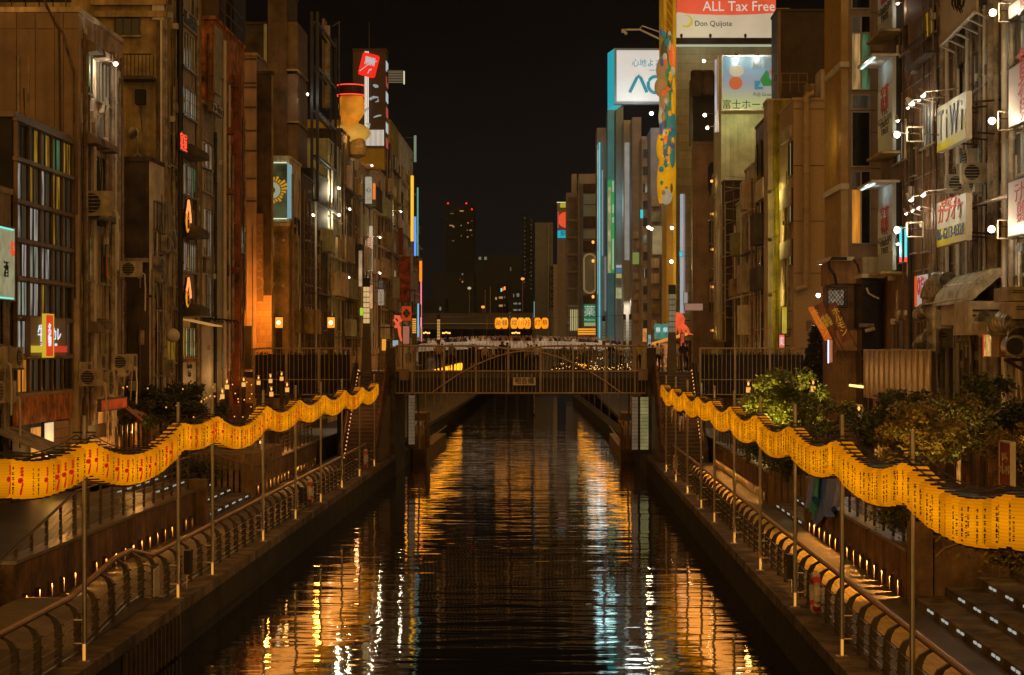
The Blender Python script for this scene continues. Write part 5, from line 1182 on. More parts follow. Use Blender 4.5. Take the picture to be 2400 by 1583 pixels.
for i, (p0, p1, tp, m_, lb) in enumerate(LEFTROW):
    X = -17-.012*max(0, i-3)*3; Y0 = Yp(p0, X); Y1 = min(Yp(p1, X), 300)
    if LB: Y0 = max(Y0, LB[-1].Y1+.05)
    LB.append(far_building(-1, X, Y0, Y1, Zp(tp, Y0), m_, lb, 100+i, 1.2, .35 if i > 2 else .15))
# ladder tower and tall steel frame
def frame_tower(px0, px1, py0, py1, Y, d, m_, label, rung=1.6, r_=.06):
    x0, x1, z0, z1 = Xp(px0, Y), Xp(px1, Y), Zp(py1, Y), Zp(py0, Y); t = thing('steel_frame', (x0, Y, z0), label, 'frame')
    for x in (x0, x1):
        for y in (Y, Y+d): MB().tube([(x, y, z0), (x, y, z1)], r_, 4).build('upright', m_, t)
    me = MB().tube([(x0, Y, 0), (x1, Y, 0)], r_*.8, 4).tube([(x1, Y, 0), (x1, Y+d, 0)], r_*.8, 4).tube([(x0, Y, 0), (x0, Y+d, 0)], r_*.8, 4).mesh('crosspiece', m_)
    for v in me.vertices: v.co.x -= x0; v.co.y -= Y
    z = z0
    while z < z1: link('crosspiece', me, t, (x0, Y, z)); z += rung
    return t
frame_tower(706, 722, 500, 800, 131.5, 3.5, IRON, 'rusty steel stair tower between the ivory and the black building', .62, .03)
frame_tower(731, 744, 28, 470, 141, 12, BLACK, 'tall black steel sign frame rising high above the left row', 3.2, .14)
t = thing('tall_sign_panel', (Xp(769, 152), 152, Zp(262, 152)), 'tall pale signboard seen edge-on beside the steel frame top', 'sign')
MB().box(Xp(762, 152), Xp(768, 152), 150, 151.6, Zp(260, 152), Zp(54, 152)).build('side', mat('brown_side', (.22, .13, .08), .7, .2), t); MB().box(Xp(768.5, 152), Xp(780, 152), 150, 150.2, Zp(260, 152), Zp(70, 152)).build('panel', mat('pale_sign_panel', (.30, .27, .24), .7, .3, 2, .3), t)
t = thing('roof_mast', (Xp(795, 155), 155, 18), 'thin lattice mast beside the pale signboard', 'mast')
MB().tube([(Xp(795, 155), 155, 17), (Xp(795, 155), 155, Zp(50, 155))], .06, 4).tube([(Xp(780, 155), 155, Zp(62, 155)), (Xp(795, 155), 155, Zp(52, 155))], .05, 4).build('mast', IRON, t)
# lamps on the left row
for i, (px_, py_, Y, lb) in enumerate(((795, 441, 152, 'upper of two bright lamps on the pale green building'), (795, 504, 152, 'lower of two bright lamps on the pale green building'), (735, 504, 140, 'small lamp on the black-fronted building'), (818, 650, 165, 'small lamp low on the dark narrow building'), (820, 490, 160, 'small lamp half way up the dark narrow building'), (872, 388, 172, 'yellow lamp at the foot of the red seal tower'), (940, 496, 215, 'small lamp on the ivory far building'), (891, 556, 184, 'strip lamp over the blue and red board'), (891, 640, 184, 'strip lamp under the blue and red board'))):
    x, _, z = Wp(px_, py_, Y); flood((x, Y, z), (x-.9, Y+.4, z+.1), (x-.6, Y-.8, z-1.2), lb, (1, .82, .5), [230, 230, 60, 60, 60, 80, 60, 80, 80][i], .10, 12 if i < 2 else 7)
# signs on the left row
sign_proj(Xp(864, 176), 176, Zp(478, 176), Zp(415, 176), .62, 'white boxed sign with a dark curl half way up the beige building', glow('box_sign_white', (.45, .5, .42), .45, (.4, .4, .4), .3), [('心', .5, PAINTK, 0, 0, None)])
sign_proj(Xp(876, 176.5), 176.5, Zp(468, 176.5), Zp(430, 176.5), .35, 'orange neon figure sign beside the white boxed sign', glow('orange_sign', (1, .22, .03), .8), None)
BLUW = glow('board_white', (.75, .62, .42), .55, (.5, .4, .3))
sign_proj(Xp(865, 183), 183, Zp(632, 183), Zp(530, 183), .70, 'white board with blue frame and red and blue block characters', BLUW, [('営\n業\n中', .78, glow('board_red', (.75, .10, .04), .5), 0, -.02, .52)], frame_m=mat('blue_frame', (.05, .07, .25), .5))
sign_proj(Xp(893, 190), 190, Zp(678, 190), Zp(657, 190), .55, 'blue upper part of the vertical barbecue restaurant sign', mat('sign_blue', (.06, .08, .30), .5, .1), [('焼\n肉', .40, WHITEP, 0, 0, None)])
sign_proj(Xp(893, 190), 190, Zp(716, 190), Zp(679, 190), .55, 'white lower part of the vertical barbecue restaurant sign', glow('sign_white_soft', (.35, .30, .24), .5, (.5, .45, .4)), [('い\nろ\nり\nや', .40, PAINTK, 0, 0, None)])
sign_proj(Xp(845, 170), 170, Zp(672, 170), Zp(588, 170), .30, 'slim upright sign with white and amber lit halves', glow('slim_sign', (.7, .5, .3), .5, (.4, .3, .2), .5, 1), None)
sign_proj(Xp(869, 172), 172, Zp(724, 172), Zp(668, 172), .35, 'narrow pink and yellow lit sign beside the tall pillar lantern', glow('pink_sign', (.9, .45, .25), .55, (.5, .3, .2), .6, 2), None)
sign_proj(Xp(848, 165), 165, Zp(740, 165), Zp(722, 165), .3, 'small bright green lit sign low on the left row', glow('green_small', (.45, .75, .05), .8), None)
sign_proj(Xp(953, 200), 200, Zp(752, 200), Zp(718, 200), 1.0, 'red square sign with a green diamond emblem near the bridge', glow('red_square', (.60, .05, .01), .45, (.5, .05, .02)), None)
o = [x for x in C.objects if x.name.startswith('projecting_sign')][-1]
rel('diamond', MB().poly([(0, -.115, -.5), (.42, -.115, 0), (0, -.115, .5), (-.42, -.115, 0)], 1, .01).mesh('diamond', mat('emblem_green', (.02, .07, .02), .5)), o); rel('emblem', text_mesh('S', .55, mat('emblem_gold', (.35, .25, .06), .5)), o, (0, -.13, 0))
sign_proj(Xp(948, 205), 205, Zp(708, 205), Zp(602, 205), 1.15, 'ornate dark red dragon-like relief sign on the far left row', mat('dark_red_relief', (.30, .045, .02), .6, .8, 2.5, 0, .25, 3), None)
sign_proj(Xp(929, 200), 200, Zp(700, 200), Zp(650, 200), .7, 'plain pale box sign beside the dark red relief sign', mat('pale_box', (.30, .25, .2), .6, .1), None)
sign_proj(Xp(939, 210), 210, Zp(598, 210), Zp(535, 210), .38, 'dark red oval sign high on the far left row', mat('dark_red', (.22, .03, .02), .6, .2), None)
sign_proj(Xp(952, 195), 195, Zp(806, 195), Zp(765, 195), .62, 'pale pink lit panel at the left end of the bridge', glow('pink_panel', (.55, .20, .14), .45, (.3, .2, .15)), None, arm=False)
q = thing('red_dragon_figure', (Xp(932, 150), 150, Zp(762, 150)), 'glowing coral-red bent figure above the left end of the bridge', 'neon figure')
pts = [Wp(a, c_, 150) for a, c_ in ((925, 768), (932, 762), (938, 752), (934, 744), (926, 742), (924, 750), (930, 757), (936, 770), (937, 785), (941, 800))]; MB().tube(pts, [.10, .14, .16, .16, .14, .1, .12, .14, .10, .07], 8).build('body', glow('coral_glow', (1, .14, .06), .75), q); MB().tube([pts[0], (pts[0][0]-1.2, 151, pts[0][2])], .05, 6).build('arm', IRON, q)
sign_proj(Xp(927, 150), 150, Zp(812, 150), Zp(798, 150), .42, 'small pale blue lit box at the left end of the bridge', glow('pale_blue_box', (.45, .60, .65), .6), None, arm=False)
sign_proj(Xp(900, 140), 140, Zp(822, 140), Zp(795, 140), .3, 'small orange lit upright panel at the head of the left stairs', glow('orange_panel', (1, .42, .05), .8), None, arm=False)
# neon strips on the far corner of the left bank
def strip(px_, py0, py1, Y, w, m_, label):
    x = Xp(px_, Y); z0, z1 = Zp(py1, Y), Zp(py0, Y); t = thing('neon_strip', (x, Y, z0), label, 'neon tube')
    MB().box(x-w/2, x+w/2, Y-.1, Y+.1, z0, z1).build('tube', m_, t); MB().box(x-1.2, x-w/2-.01, Y, Y+.1, z1-.3, z1-.2).box(x-1.2, x-w/2-.01, Y, Y+.1, z0+.2, z0+.3).box(x-w/2-.03, x+w/2+.03, Y+.101, Y+.2, z0, z1).build('holder', IRON, t)
for a in ((966, 412, 566, 240, .36, neon('yellow', (1, .50, .02), 1.1), 'long amber yellow neon strip on the far left corner'), (973, 508, 600, 246, .26, neon('blue', (.08, .30, 1), 1.1), 'blue neon strip below the amber one'), (979, 440, 600, 250, .18, neon('teal2', (.08, .5, .42), .6), 'dim teal neon strip on the outermost left corner'),
          (986, 612, 660, 255, .34, neon('orange', (1, .22, .01), 1.2), 'orange neon strip at the left end of the gap'), (987, 660, 800, 257, .16, neon('pink', (1, .18, .25), 1.2), 'pink and white neon strip reaching down to the far bridge'), (980, 712, 790, 252, .16, neon('cyan', (.1, .6, .9), 1.0), 'cyan neon strip beside the pink one'), (973, 318, 380, 244, .3, neon('dimgreen', (.15, .35, .25), .5), 'dull green panel at the top of the far left corner')): strip(*a)
# ---------------------------------------------------------------- red seal tower with neon edges
Yt = 182.0
b = B('red_seal_tower', Xp(904, Yt), Yt, Yt+2.5, Zp(119, Yt), mat('tower_ribbed', (.12, .075, .05), .7, .1, 1, 0, wave=(14, .03)), -1, 'square rooftop sign tower with a red seal and white neon lines', cat='sign tower', depth=Xp(904, Yt)-Xp(827, Yt), zb=Zp(345, Yt))
q = MB().box(Xp(840, Yt), Xp(900, Yt), Yt+.2, Yt+2, Zp(395, Yt), Zp(345, Yt)); q.build('base', mat('mustard_wall', ()), b.t)
for i in range(17): boxpart(b, 'f', Xp(852+i*2.9, Yt), Xp(853.1+i*2.9, Yt), Zp(342, Yt), Zp(305, Yt), .08, neon('white', (.85, .78, .65), 1.1), 'neon_tube')
for px_ in (856, 859.6, 863): boxpart(b, 'f', Xp(px_, Yt)-.035, Xp(px_, Yt)+.035, Zp(303, Yt), Zp(121, Yt), .12, neon('white', (.85, .78, .65), 1.1), 'neon_line')
for i in range(6): boxpart(b, 'c', Yt+.1, Yt+2.3, Zp(345-i*36, Yt), Zp(322-i*36, Yt), .05, neon('edge', (.6, .7, .75), .6) if i % 2 else glow('edge_red', (.6, .08, .05), .5), 'edge_light')
xs, zs_ = Xp(865, Yt), Zp(154, Yt); ang = -.25; sp_ = MB()
def rr(w, h, r_, n_=5):
    P = []
    for cx_, cz_, a0 in ((w-r_, h-r_, 0), (-w+r_, h-r_, pi/2), (-w+r_, -h+r_, pi), (w-r_, -h+r_, 1.5*pi)):
        for i in range(n_+1): a = a0+pi/2*i/n_; P.append((cx_+r_*cos(a), cz_+r_*sin(a)))
    return P
def rot(P, a): return [(x*cos(a)-z*sin(a), x*sin(a)+z*cos(a)) for x, z in P]
sl = sign_flat(b, 'f', (xs-.05, xs+.05, zs_-.05, zs_+.05), 'tilted rounded red seal with white brush strokes on the sign tower', BLACK, BLACK, .05, .12, name='seal_sign')
rel('seal', MB().poly([(x, -.10, z) for x, z in rot(rr(.82, 1.08, .25), ang)], 1, .05).mesh('seal', glow('seal_red', (.95, .02, .012), .75, (.5, .02, .02))), sl)
q = MB(); rd = random.Random(8)
for k in range(7):
    a = -.5+k*.2; P = [(-.45+.14*k, .75), (-.35+.13*k, .35), (-.42+.15*k, .0)]
    P = rot(P, ang); q.tube([(x, -.14, z) for x, z in P], [.05, .075, .03], 6)
P = rot([(-.7, -.75), (-.1, .0), (.65, .55)], ang); q.tube([(x, -.14, z) for x, z in P], .035, 6); P = rot([(.1, -.75), (.15, -.45), (.35, -.3)], ang); q.tube([(x, -.14, z) for x, z in P], .07, 6)
rel('brush_strokes', q.mesh('brush_strokes', neon('soft', (.55, .6, .62), .7)), sl)
# loose strokes of pale neon
ns = thing('brush_neon', (Xp(878, Yt), Yt-.2, Zp(240, Yt)), 'pale neon brush strokes running down the sign tower below the seal', 'neon sign')
def stroke(ptsp, r_): MB().tube([(Xp(a, Yt), Yt-.16, Zp(c_, Yt)) for a, c_ in ptsp], r_, 8).build('stroke', glow('pale_stroke', (.28, .34, .36), .8, (.2, .2, .2)), ns)
stroke(((875, 200), (881, 203), (887, 204)), [.08, .17, .1]); stroke(((866, 234), (876, 229), (886, 229), (887, 238), (880, 240)), [.12, .13, .07, .09, .04]); stroke(((848, 268), (856, 259), (865, 254)), [.17, .15, .08]); stroke(((876, 276), (884, 273), (894, 271)), [.05, .09, .06]); stroke(((857, 290), (866, 292), (865, 301)), [.05, .12, .08])
MB().tube([(Xp(863, Yt), Yt+1, Zp(119, Yt)), (Xp(863, Yt), Yt+1, Zp(50, Yt))], .035, 5).build('antenna', IRON, b.t)
t = thing('neon_louvre', (Xp(925, Yt), Yt+1, Zp(175, Yt)), 'stack of thin pale neon bars standing out to the right of the seal tower', 'neon sign')
for i in range(8): MB().box(Xp(908, Yt), Xp(945, Yt), Yt+.9, Yt+.96, Zp(191-i*3.8, Yt), Zp(190-i*3.8, Yt)).build('neon_bar', glow('dim_bar', (.55, .42, .25), .4), t)
MB().box(Xp(904, Yt)+.01, Xp(946, Yt), Yt+1.0, Yt+1.05, Zp(192, Yt), Zp(160, Yt)).build('backing', WALLK, t); MB().box(Xp(944, Yt), Xp(947, Yt), Yt+.85, Yt+.9, Zp(195, Yt), Zp(164, Yt)).build('end_lights', glow('end_pale', (.8, .8, .5), .9), t)
# plain rooftop bust: smooth rounded form with a band of red neon, no face
Yb = 168.0
t = thing('rooftop_bust', (Xp(825, Yb), Yb, Zp(370, Yb)), 'large smooth orange-lit rooftop bust with a flat black cap banded in red neon', 'sculpture')
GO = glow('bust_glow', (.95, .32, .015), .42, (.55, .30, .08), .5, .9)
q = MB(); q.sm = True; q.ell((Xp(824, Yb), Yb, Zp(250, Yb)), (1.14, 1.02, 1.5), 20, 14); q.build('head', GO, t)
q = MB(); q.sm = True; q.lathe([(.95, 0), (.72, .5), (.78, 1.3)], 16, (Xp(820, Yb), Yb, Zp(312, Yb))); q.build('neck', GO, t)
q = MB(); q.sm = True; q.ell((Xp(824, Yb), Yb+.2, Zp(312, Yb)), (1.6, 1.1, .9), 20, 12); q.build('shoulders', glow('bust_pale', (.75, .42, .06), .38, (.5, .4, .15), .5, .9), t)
q = MB(); q.lathe([(.2, 0), (.75, .3), (.8, .9), (.5, 2.0)], 14, (Xp(838, Yb), Yb, Zp(372, Yb))); q.build('stand', WALLC, t)
q = MB(); q.lathe([(1.08, 0), (1.12, .1), (1.16, .85), (1.12, .92)], 22, (Xp(822, Yb), Yb, Zp(226, Yb))); q.build('cap', mat('cap_maroon', (.05, .01, .008), .5), t)
for zz in (.05, .88): MB().tube([(Xp(822, Yb)+1.19*cos(a), Yb+1.19*sin(a), Zp(226, Yb)+zz) for a in [2*pi*i/28 for i in range(29)]], .05, 6, False).build('neon_band', neon('hot_red', (1, .03, .015), 1.6), t)
lamp('bust_light', (Xp(835, Yb), Yb-3, Zp(335, Yb)), (1, .5, .12), 120, .3, t)
# promenade bollard lamps and greenery on the left bank -------------------------------
def bollard_lamp(X, Y, z0, h, label, group, pw_=14):
    t = thing('promenade_lamp', (X, Y, z0), label, 'street lamp', group)
    MB().box(X-.10, X+.10, Y-.10, Y+.10, z0, z0+h-.42).build('post', WOODD, t)
    MB().tube([(X, Y, z0+h-.42), (X, Y, z0+h-.20)], .10, 10).build('lamp_glass', glow('bollard_glass', (1, .45, .10), 1.0), t)
    MB().tube([(X, Y, z0+h-.20), (X, Y, z0+h-.17)], .13, 10).build('collar', BRONZE, t)
    q = MB(); q.sm = True; q.ell((X, Y, z0+h-.05), (.045, .045, .08), 8, 6); q.build('bulb', glow('bollard_bulb', (1, .45, .10), 1.6), t)
    MB().tube([(X, Y, z0+h+.05), (X, Y, z0+h+.08)], .13, 10).build('cap', BRONZE, t)
    lamp('lamp_light', (X, Y-.2, z0+h+.2), (1, .47, .12), pw_, .12, t)
NAMES = ['at the far left by the food stall', 'behind the left lantern string, third from the left edge', 'above the dark bushes', 'left of the rust building foot', 'in front of the rust building', 'at the left end of the barred fence', 'second along the barred fence', 'third along the barred fence', 'fourth along the barred fence', 'low one before the barred fence', 'second low one before the barred fence', 'by the railing bushes']
for i, (px_, py_, Y) in enumerate(((177, 980, 71), (350, 955, 82), (455, 918, 88), (521, 917, 93), (532, 895, 97), (571, 890, 101), (606, 886, 104), (634, 882, 106), (660, 877, 108), (636, 912, 97), (673, 902, 99), (610, 1037, 90))):
    x, _, z = Wp(px_, py_, Y); bollard_lamp(x, Y, 2.3, z-2.3+.05, 'timber post lamp %s' % NAMES[i], 'timber post lamps on the left upper walk')
# ================================================================ RIGHT BANK, near to far
RTILE = mat('brown_tile_wall', (.27, .16, .10), .6, .25, .7, .45, brick=(.22, .07, .006))
RCORR = mat('streaked_corrugated_wall', (.44, .34, .22), .6, .35, 1.2, .85, wave=(7, .04))
XR = 15.0
# --- R1 at the right edge
b = B('signboard_building', XR, 52, 65.1, 27, mat('sooty_beige_wall', (.46, .38, .25), .75, .3, 1, .7), 1, 'building at the right edge with large pink and white signboards', depth=14); R1 = b
RS = glow('board_pinkwhite', (.62, .50, .42), .16, (.36, .30, .25), .25, 1)
sign_flat(b, 'c', b.px('c', 2480, 2401, 118, 262), 'white signboard with big red characters and blue lower edge, middle one at the right edge', RS, None, .2, .3, [('賃\n貸', 1.25, glow('red_char', (.65, .08, .06), .5), 0, .06, 1.5)])
sign_flat(b, 'c', b.px('c', 2480, 2401, -40, -8), 'white signboard with blue edge at the top of the right edge', RS, None, .2, .3, [('貸', .8, glow('red_char', ()), 0, 0, 1.4)])
sign_flat(b, 'c', b.px('c', 2480, 2400, 402, 535), 'pale board with faded red writing, lowest big board at the right edge', RS, None, .2, .3, [('テナント\n募集中', .7, glow('red_char', ()), 0, .05, 2.3)])
for ya, yb in ((292, 398), (560, 640), (5, 108)): win(b, 'c', b.px('c', 2432, 2366, ya, yb), 4, ['cool', 'dim', 'dark'], 'white')
MB().poly([(XR, 62.3, Zp(455, 62)+.0), (XR, 62.3, Zp(440, 62)), (XR-1.1, 62.3, Zp(470, 62))], 1, 2.6).build('canopy', WHITEP, b.t)
for u, r_, m_ in ((Yp(2343, XR), .16, PIPE), (Yp(2352, XR), .09, PIPE), (Yp(2372, XR), .1, WHITEP), (Yp(2390, XR), .12, PIPE)): pipe(b, 'c', u, 2.5, 22, r_, .25, m_)
clutter(b, 'c', 51, (3, 5, 5), 3, 14, (60, 65))
# --- R2 corrugated back wall with ducts
b = B('corrugated_back_wall_building', XR, 65.15, 72.7, 27, RCORR, 1, 'corrugated back wall crowded with ducts, cream cabinets and air conditioners', depth=14); R2 = b
clutter(b, 'c', 61, (16, 10, 8), 3, 20); clutter(b, 'c', 62, (6, 4, 6), 3, 9)
for r_ in ((2320, 2252, 105, 195), (2316, 2250, 330, 400)): win(b, 'c', b.px('c', *r_), 6, ['dim', 'dark', 'cool'], 'dark', 0)
t = thing('canvas_board', (XR-.6, 67, 15), 'huge pale canvas board with a black ornament at the top right', 'sign')
CB = mat('canvas_board', (.50, .40, .28), .8, .1)
q = MB(); y0, y1 = Yp(2287, XR-.6), Yp(2207, XR-.6)
q.add([(XR-.6, y0, Zp(28, y0)), (XR-.6, y1, Zp(108, y1)), (XR-.6, y1+.6, Zp(-160, y1)), (XR-.6, y0, Zp(-160, y0)), (XR-.5, y0, Zp(28, y0)), (XR-.5, y1, Zp(108, y1)), (XR-.5, y1+.6, Zp(-160, y1)), (XR-.5, y0, Zp(-160, y0))], [(0, 3, 2, 1), (4, 5, 6, 7), (0, 1, 5, 4), (0, 4, 7, 3)]); q.build('canvas', CB, t)
q = MB(); xo = XR-.62
for pts in (((2238, -10), (2240, 15), (2244, 28)), ((2246, -10), (2246, 18), (2252, 32)), ((2252, -10), (2250, 10), (2256, 30)), ((2262, -10), (2258, 12), (2248, 26)), ((2234, -8), (2232, 10), (2236, 24))):
    q.tube([(xo, Yp(a, xo), Zp(c_, Yp(a, xo))) for a, c_ in pts], [.07, .05, .01], 5)
q.build('ornament', INK, t); MB().tube([(XR-.65, y0, Zp(28, y0)), (XR-.65, y1, Zp(108, y1))], .05, 5).build('edge_bar', WHITEP, t)
q = MB()
for i in range(6): y = y0+(y1-y0)*i/5; q.tube([(XR-.6, y, Zp(28+80*i/5, y)-.02), (XR, y, Zp(28+80*i/5, y)-.3)], .05, 5)
q.build('strut', WHITEP, t)
# bright floodlights
for i, (px_, py_) in enumerate(((2327, 30), (2325, 284), (2324, 538))):
    X = XR-1.0; Y = Yp(px_, X); z = Zp(py_, Y); flood((X, Y, z), (XR, Y+.3, z+.1), (X-.35, Y-1.2, z+.05), 'very bright floodlight on the corrugated wall, %s of the column' % ['top', 'middle', 'lowest'][i], (1, .80, .52), 80, .10, 30)
    ft = thing('lamp_frame', (X+.3, Y-.2, z-.3), 'square steel frame beside the %s very bright floodlight' % ['top', 'middle', 'lowest'][i], 'bracket')
    q = MB()
    for (a, c_) in (((-.1, -.3), (.75, -.3)), ((-.1, .3), (.75, .3)), ((-.1, -.3), (-.1, .3)), ((.5, -.3), (.5, .3))): q.tube([(X+.3+a[0], Y, z+a[1]), (X+.3+c_[0], Y, z+c_[1])], .03, 5)
    q.build('frame', PIPE, ft)
# ducts and cabinets in the lower part
DUCT = mat('galvanised_duct', (.36, .31, .22), .38, .35, 3, .4, metal=.6)
def duct(pts, r_, label, ribs=True, m_=None):
    t = thing('duct', pts[0], label, 'duct'); q = MB(); q.sm = False; q.tube(pts, r_, 14); q.build('pipe', m_ or DUCT, t)
    if ribs:
        rb = MB()
        for a, c_ in zip(pts, pts[1:]):
            L = math.dist(a, c_); n = max(1, int(L/.3))
            for i in range(n):
                f = i/n; p = [a[j]+(c_[j]-a[j])*f for j in range(3)]; g = [a[j]+(c_[j]-a[j])*min(1, f+.05/L) for j in range(3)]; rb.tube([p, g], r_*1.06, 14)
        rb.build('seams', DUCT, t)
    return t
def W3(px_, py_, X): Y = Yp(px_, X); return (X, Y, Zp(py_, Y))
X = XR-.9
def pth(X, P): return [W3(a, c_, X+(d[0] if d else 0)) for a, c_, *d in P]
duct(pth(X, [(2222, 658), (2200, 658), (2184, 672), (2176, 692), (2178, 720)]), .30, 'upper bent duct over the white and red sign')
duct(pth(X, [(2222, 678), (2202, 678), (2192, 690), (2190, 720), (2190, 790), (2190, 832)]), .27, 'long galvanised duct dropping beside the cream cabinets')
duct(pth(X, [(2180, 727), (2165, 728), (2153, 738)]), .26, 'short duct elbow under the white and red sign')
duct(pth(X, [(2180, 792), (2165, 798), (2152, 812)]), .26, 'fat duct elbow above the ribbed metal screen')
duct(pth(X-.2, [(2390, 790), (2380, 758), (2355, 752), (2338, 770)]), .34, 'big ribbed duct arch at the right edge')
duct(pth(X-.2, [(2310, 745), (2300, 750), (2288, 760)]), .24, 'small duct mouth between the cabinets and the box sign')
t = thing('canvas_hood', (X, 68, 9), 'large tied canvas hood over the cream cabinets', 'hood')
y0, y1 = Yp(2305, X), Yp(2218, X); q = MB(); q.sm = True
for k in range(13):
    y = y0+(y1-y0)*k/12; w = .55+.07*sin(k*1.9); zt_ = Zp(648+18*k/12, y); zb2 = Zp(702, y0)-.1
    q.v += [(XR, y, zt_+.3), (X+.25, y, zt_+.25), (X-w*.2, y, zt_-.05+.05*sin(k*2.3)), (X-w*.75, y, (zt_+zb2)/2), (X-w*.9+.05*cos(k*2.9), y, zb2)]
q.f = [(k*5+j, k*5+j+1, (k+1)*5+j+1, (k+1)*5+j) for k in range(12) for j in range(4)]; q.m = [0]*len(q.f)
q.f += [(0, 4, 3, 2, 1), (60, 61, 62, 63, 64)]; q.m += [0, 0]; q.build('canvas', mat('canvas_hood', (.42, .36, .24), .85, .25, 2, .4), t)
MB().tube([(X-.75, y0, Zp(700, y0)), (X-.75, y1, Zp(700, y0)-.05)], .03, 5).tube([(X-.15, y0, Zp(662, y0)), (X-.15, y1, Zp(672, y1))], .05, 6).build('rope', WHITEP, t)
def cabinet(pa, pb, ya, yb, d, label, m_=CREAM, X_=XR):
    Y0_, Y1_ = Yp(pa, X_-d), Yp(pb, X_-d); z0, z1 = Zp(yb, Y0_), Zp(ya, Y0_); t = thing('cabinet', (X_-d, Y0_, z0), label, 'cabinet')
    MB().box(X_-d, X_-.02, Y0_, Y1_, z0, z1).build('body', m_, t); w = Y1_-Y0_
    q = MB().box(X_-d-.02, X_-d, Y0_+.05, Y0_+w*.48, z0+.08, z1-.08).box(X_-d-.02, X_-d, Y0_+w*.52, Y1_-.05, z0+.08, z1-.08); q.build('door', m_, t)
    MB().box(X_-d+.1, X_-.3, Y0_-.03, Y0_, z0+(z1-z0)*.55, z0+(z1-z0)*.6).box(X_-d+.1, X_-.3, Y0_-.03, Y0_, z0+(z1-z0)*.7, z0+(z1-z0)*.75).build('vent', BLACK, t); return t
for a in ((2270, 2205, 712, 760, 1.2, 'cream cabinet under the canvas hood, far one'), (2272, 2236, 706, 785, 1.5, 'tall cream cabinet under the canvas hood, near one'), (2366, 2330, 672, 705, 1.1, 'upper cream box beside the thick grey pipe'), (2374, 2342, 708, 748, 1.3, 'lower cream box with vents beside the thick grey pipe'), (2186, 2165, 770, 815, .8, 'pale locker standing behind the ribbed metal screen')): cabinet(*a)
for i, (px_, py_) in enumerate(((2262, 455), (2285, 452), (2245, 430), (2300, 430), (2270, 395), (2290, 715), (2240, 770), (2255, 800))):
    X_ = XR-.35; Y = Yp(px_, X_); ac((XR-.12 if i % 3 else X_-.3, Y, Zp(py_, Y)), -pi/2 if i % 3 else 0, 'cream air conditioner on the corrugated wall, %s' % ['below the yellow sign', 'right of the one below the yellow sign', 'under the far window', 'close to the floodlight', 'highest one', 'beside the canvas hood', 'low by the cabinets', 'lowest one'][i], 'cream', 'air conditioners on the corrugated wall', 1.1)
t = thing('exhaust_pipe', W3(2290, 740, X), 'tapered grey pipe leaning over the small box sign', 'duct')
MB().tube([W3(2268, 738, X-.3), W3(2285, 760, X-.3), W3(2303, 772, X-.3)], [.06, .2, .26], 10).build('pipe', PIPE, t)
t = thing('box_sign', W3(2330, 830, X), 'wooden box sign with a colourful lit front edge low at right', 'sign')
Y = Yp(2342, X-.3); z0, z1 = Zp(838, Y), Zp(782, Y); Y1_ = Yp(2308, X-.3)
MB().box(X-.3, XR, Y, Y1_, z0, z1).build('box', mat('box_sign_wood', (.24, .13, .05), .6, .2), t); MB().box(X-.34, X-.3, Y1_-.9, Y1_, z0+.03, z1-.03).build('lit_face', glow('box_sign_face', (.9, .55, .15), .55, (.5, .3, .1), .8, 6), t); MB().box(X-.36, X-.34, Y1_-.12, Y1_, z0, z1).build('red_edge', glow('red_edge', (.9, .08, .02), .6), t)
t = thing('fan_unit', W3(2378, 815, X-.3), 'round metal exhaust blower on a bracket at the right edge', 'fan')
c_ = W3(2378, 812, X-.3); MB().tube([(c_[0], c_[1]-.25, c_[2]), (c_[0], c_[1]+.35, c_[2])], .34, 16).build('drum', DUCT, t); MB().tube([(c_[0]-.05, c_[1]-.3, c_[2]), (c_[0]-.05, c_[1]-.26, c_[2])], .26, 14).build('grille', BLACK, t)
MB().tube([(c_[0]-.3, c_[1], c_[2]-.4), (XR, c_[1], c_[2]-.4)], .05, 5).tube([(c_[0]-.3, c_[1], c_[2]-.4), (XR, c_[1], c_[2]-1.2)], .05, 5).build('bracket', IRON, t)
# --- R3 brown tiled building with banners
b = B('brown_tile_building', XR, 72.75, 88.6, 27, RTILE, 1, 'brown tiled building with pale banners, spotlights and a yellow signboard', depth=14); R3 = b
for r_, pn, n_ in (((2134, 2099, 50, 118), 'dark', 3), ((2130, 2098, 278, 372), ['dark', 'warm', 'cool'], 4), ((2198, 2160, 225, 332), ['cool', 'dim', 'dark'], 5), ((2200, 2152, 5, 72), ['dim', 'dark', 'amber'], 5), ((2150, 2143, 112, 165), 'dark', 1), ((2150, 2142, 345, 410), 'dark', 1), ((2129, 2110, 528, 612), 'dark', 2), ((2149, 2137, 505, 592), ['dark'], 3), ((2178, 2165, 495, 588), ['dark', 'dim'], 3), ((2118, 2096, 752, 818), ['dark', 'dim'], 3), ((2170, 2152, 752, 818), 'dark', 2)): win(b, 'c', b.px('c', *r_), n_, pn, 'bronze', 0, True)
for yy, pa, pb in ((195, 2230, 2098), (440, 2230, 2100), (642, 2230, 2090)):
    Y = Yp(pa, XR); z = Zp(yy-60, Y) if yy < 600 else Zp(yy-25, Y); boxpart(b, 'c', 72.8, 86.5, z-.05, z, .06, PIPE, 'string_course')
clutter(b, 'c', 71, (3, 8, 9), 4, 24); pipe(b, 'c', Yp(2222, XR), 3, 26, .12, .2, PIPE); pipe(b, 'c', Yp(2232, XR), 3, 26, .08, .2, WHITEP); pipe(b, 'c', Yp(2140, XR), 3, 12, .08, .12, BLACK)
for px_, py_ in ((2107, 736), (2123, 738)): q = MB(); q.sm = True; c_ = W3(px_, py_, XR-.1); q.ell(c_, (.2, .2, .2), 10, 7); q.build('round_vent', DUCT, b.t)
t = thing('balcony_grille', W3(2170, 95, XR-.5), 'iron grille box under an upper window of the brown tiled building', 'grille')
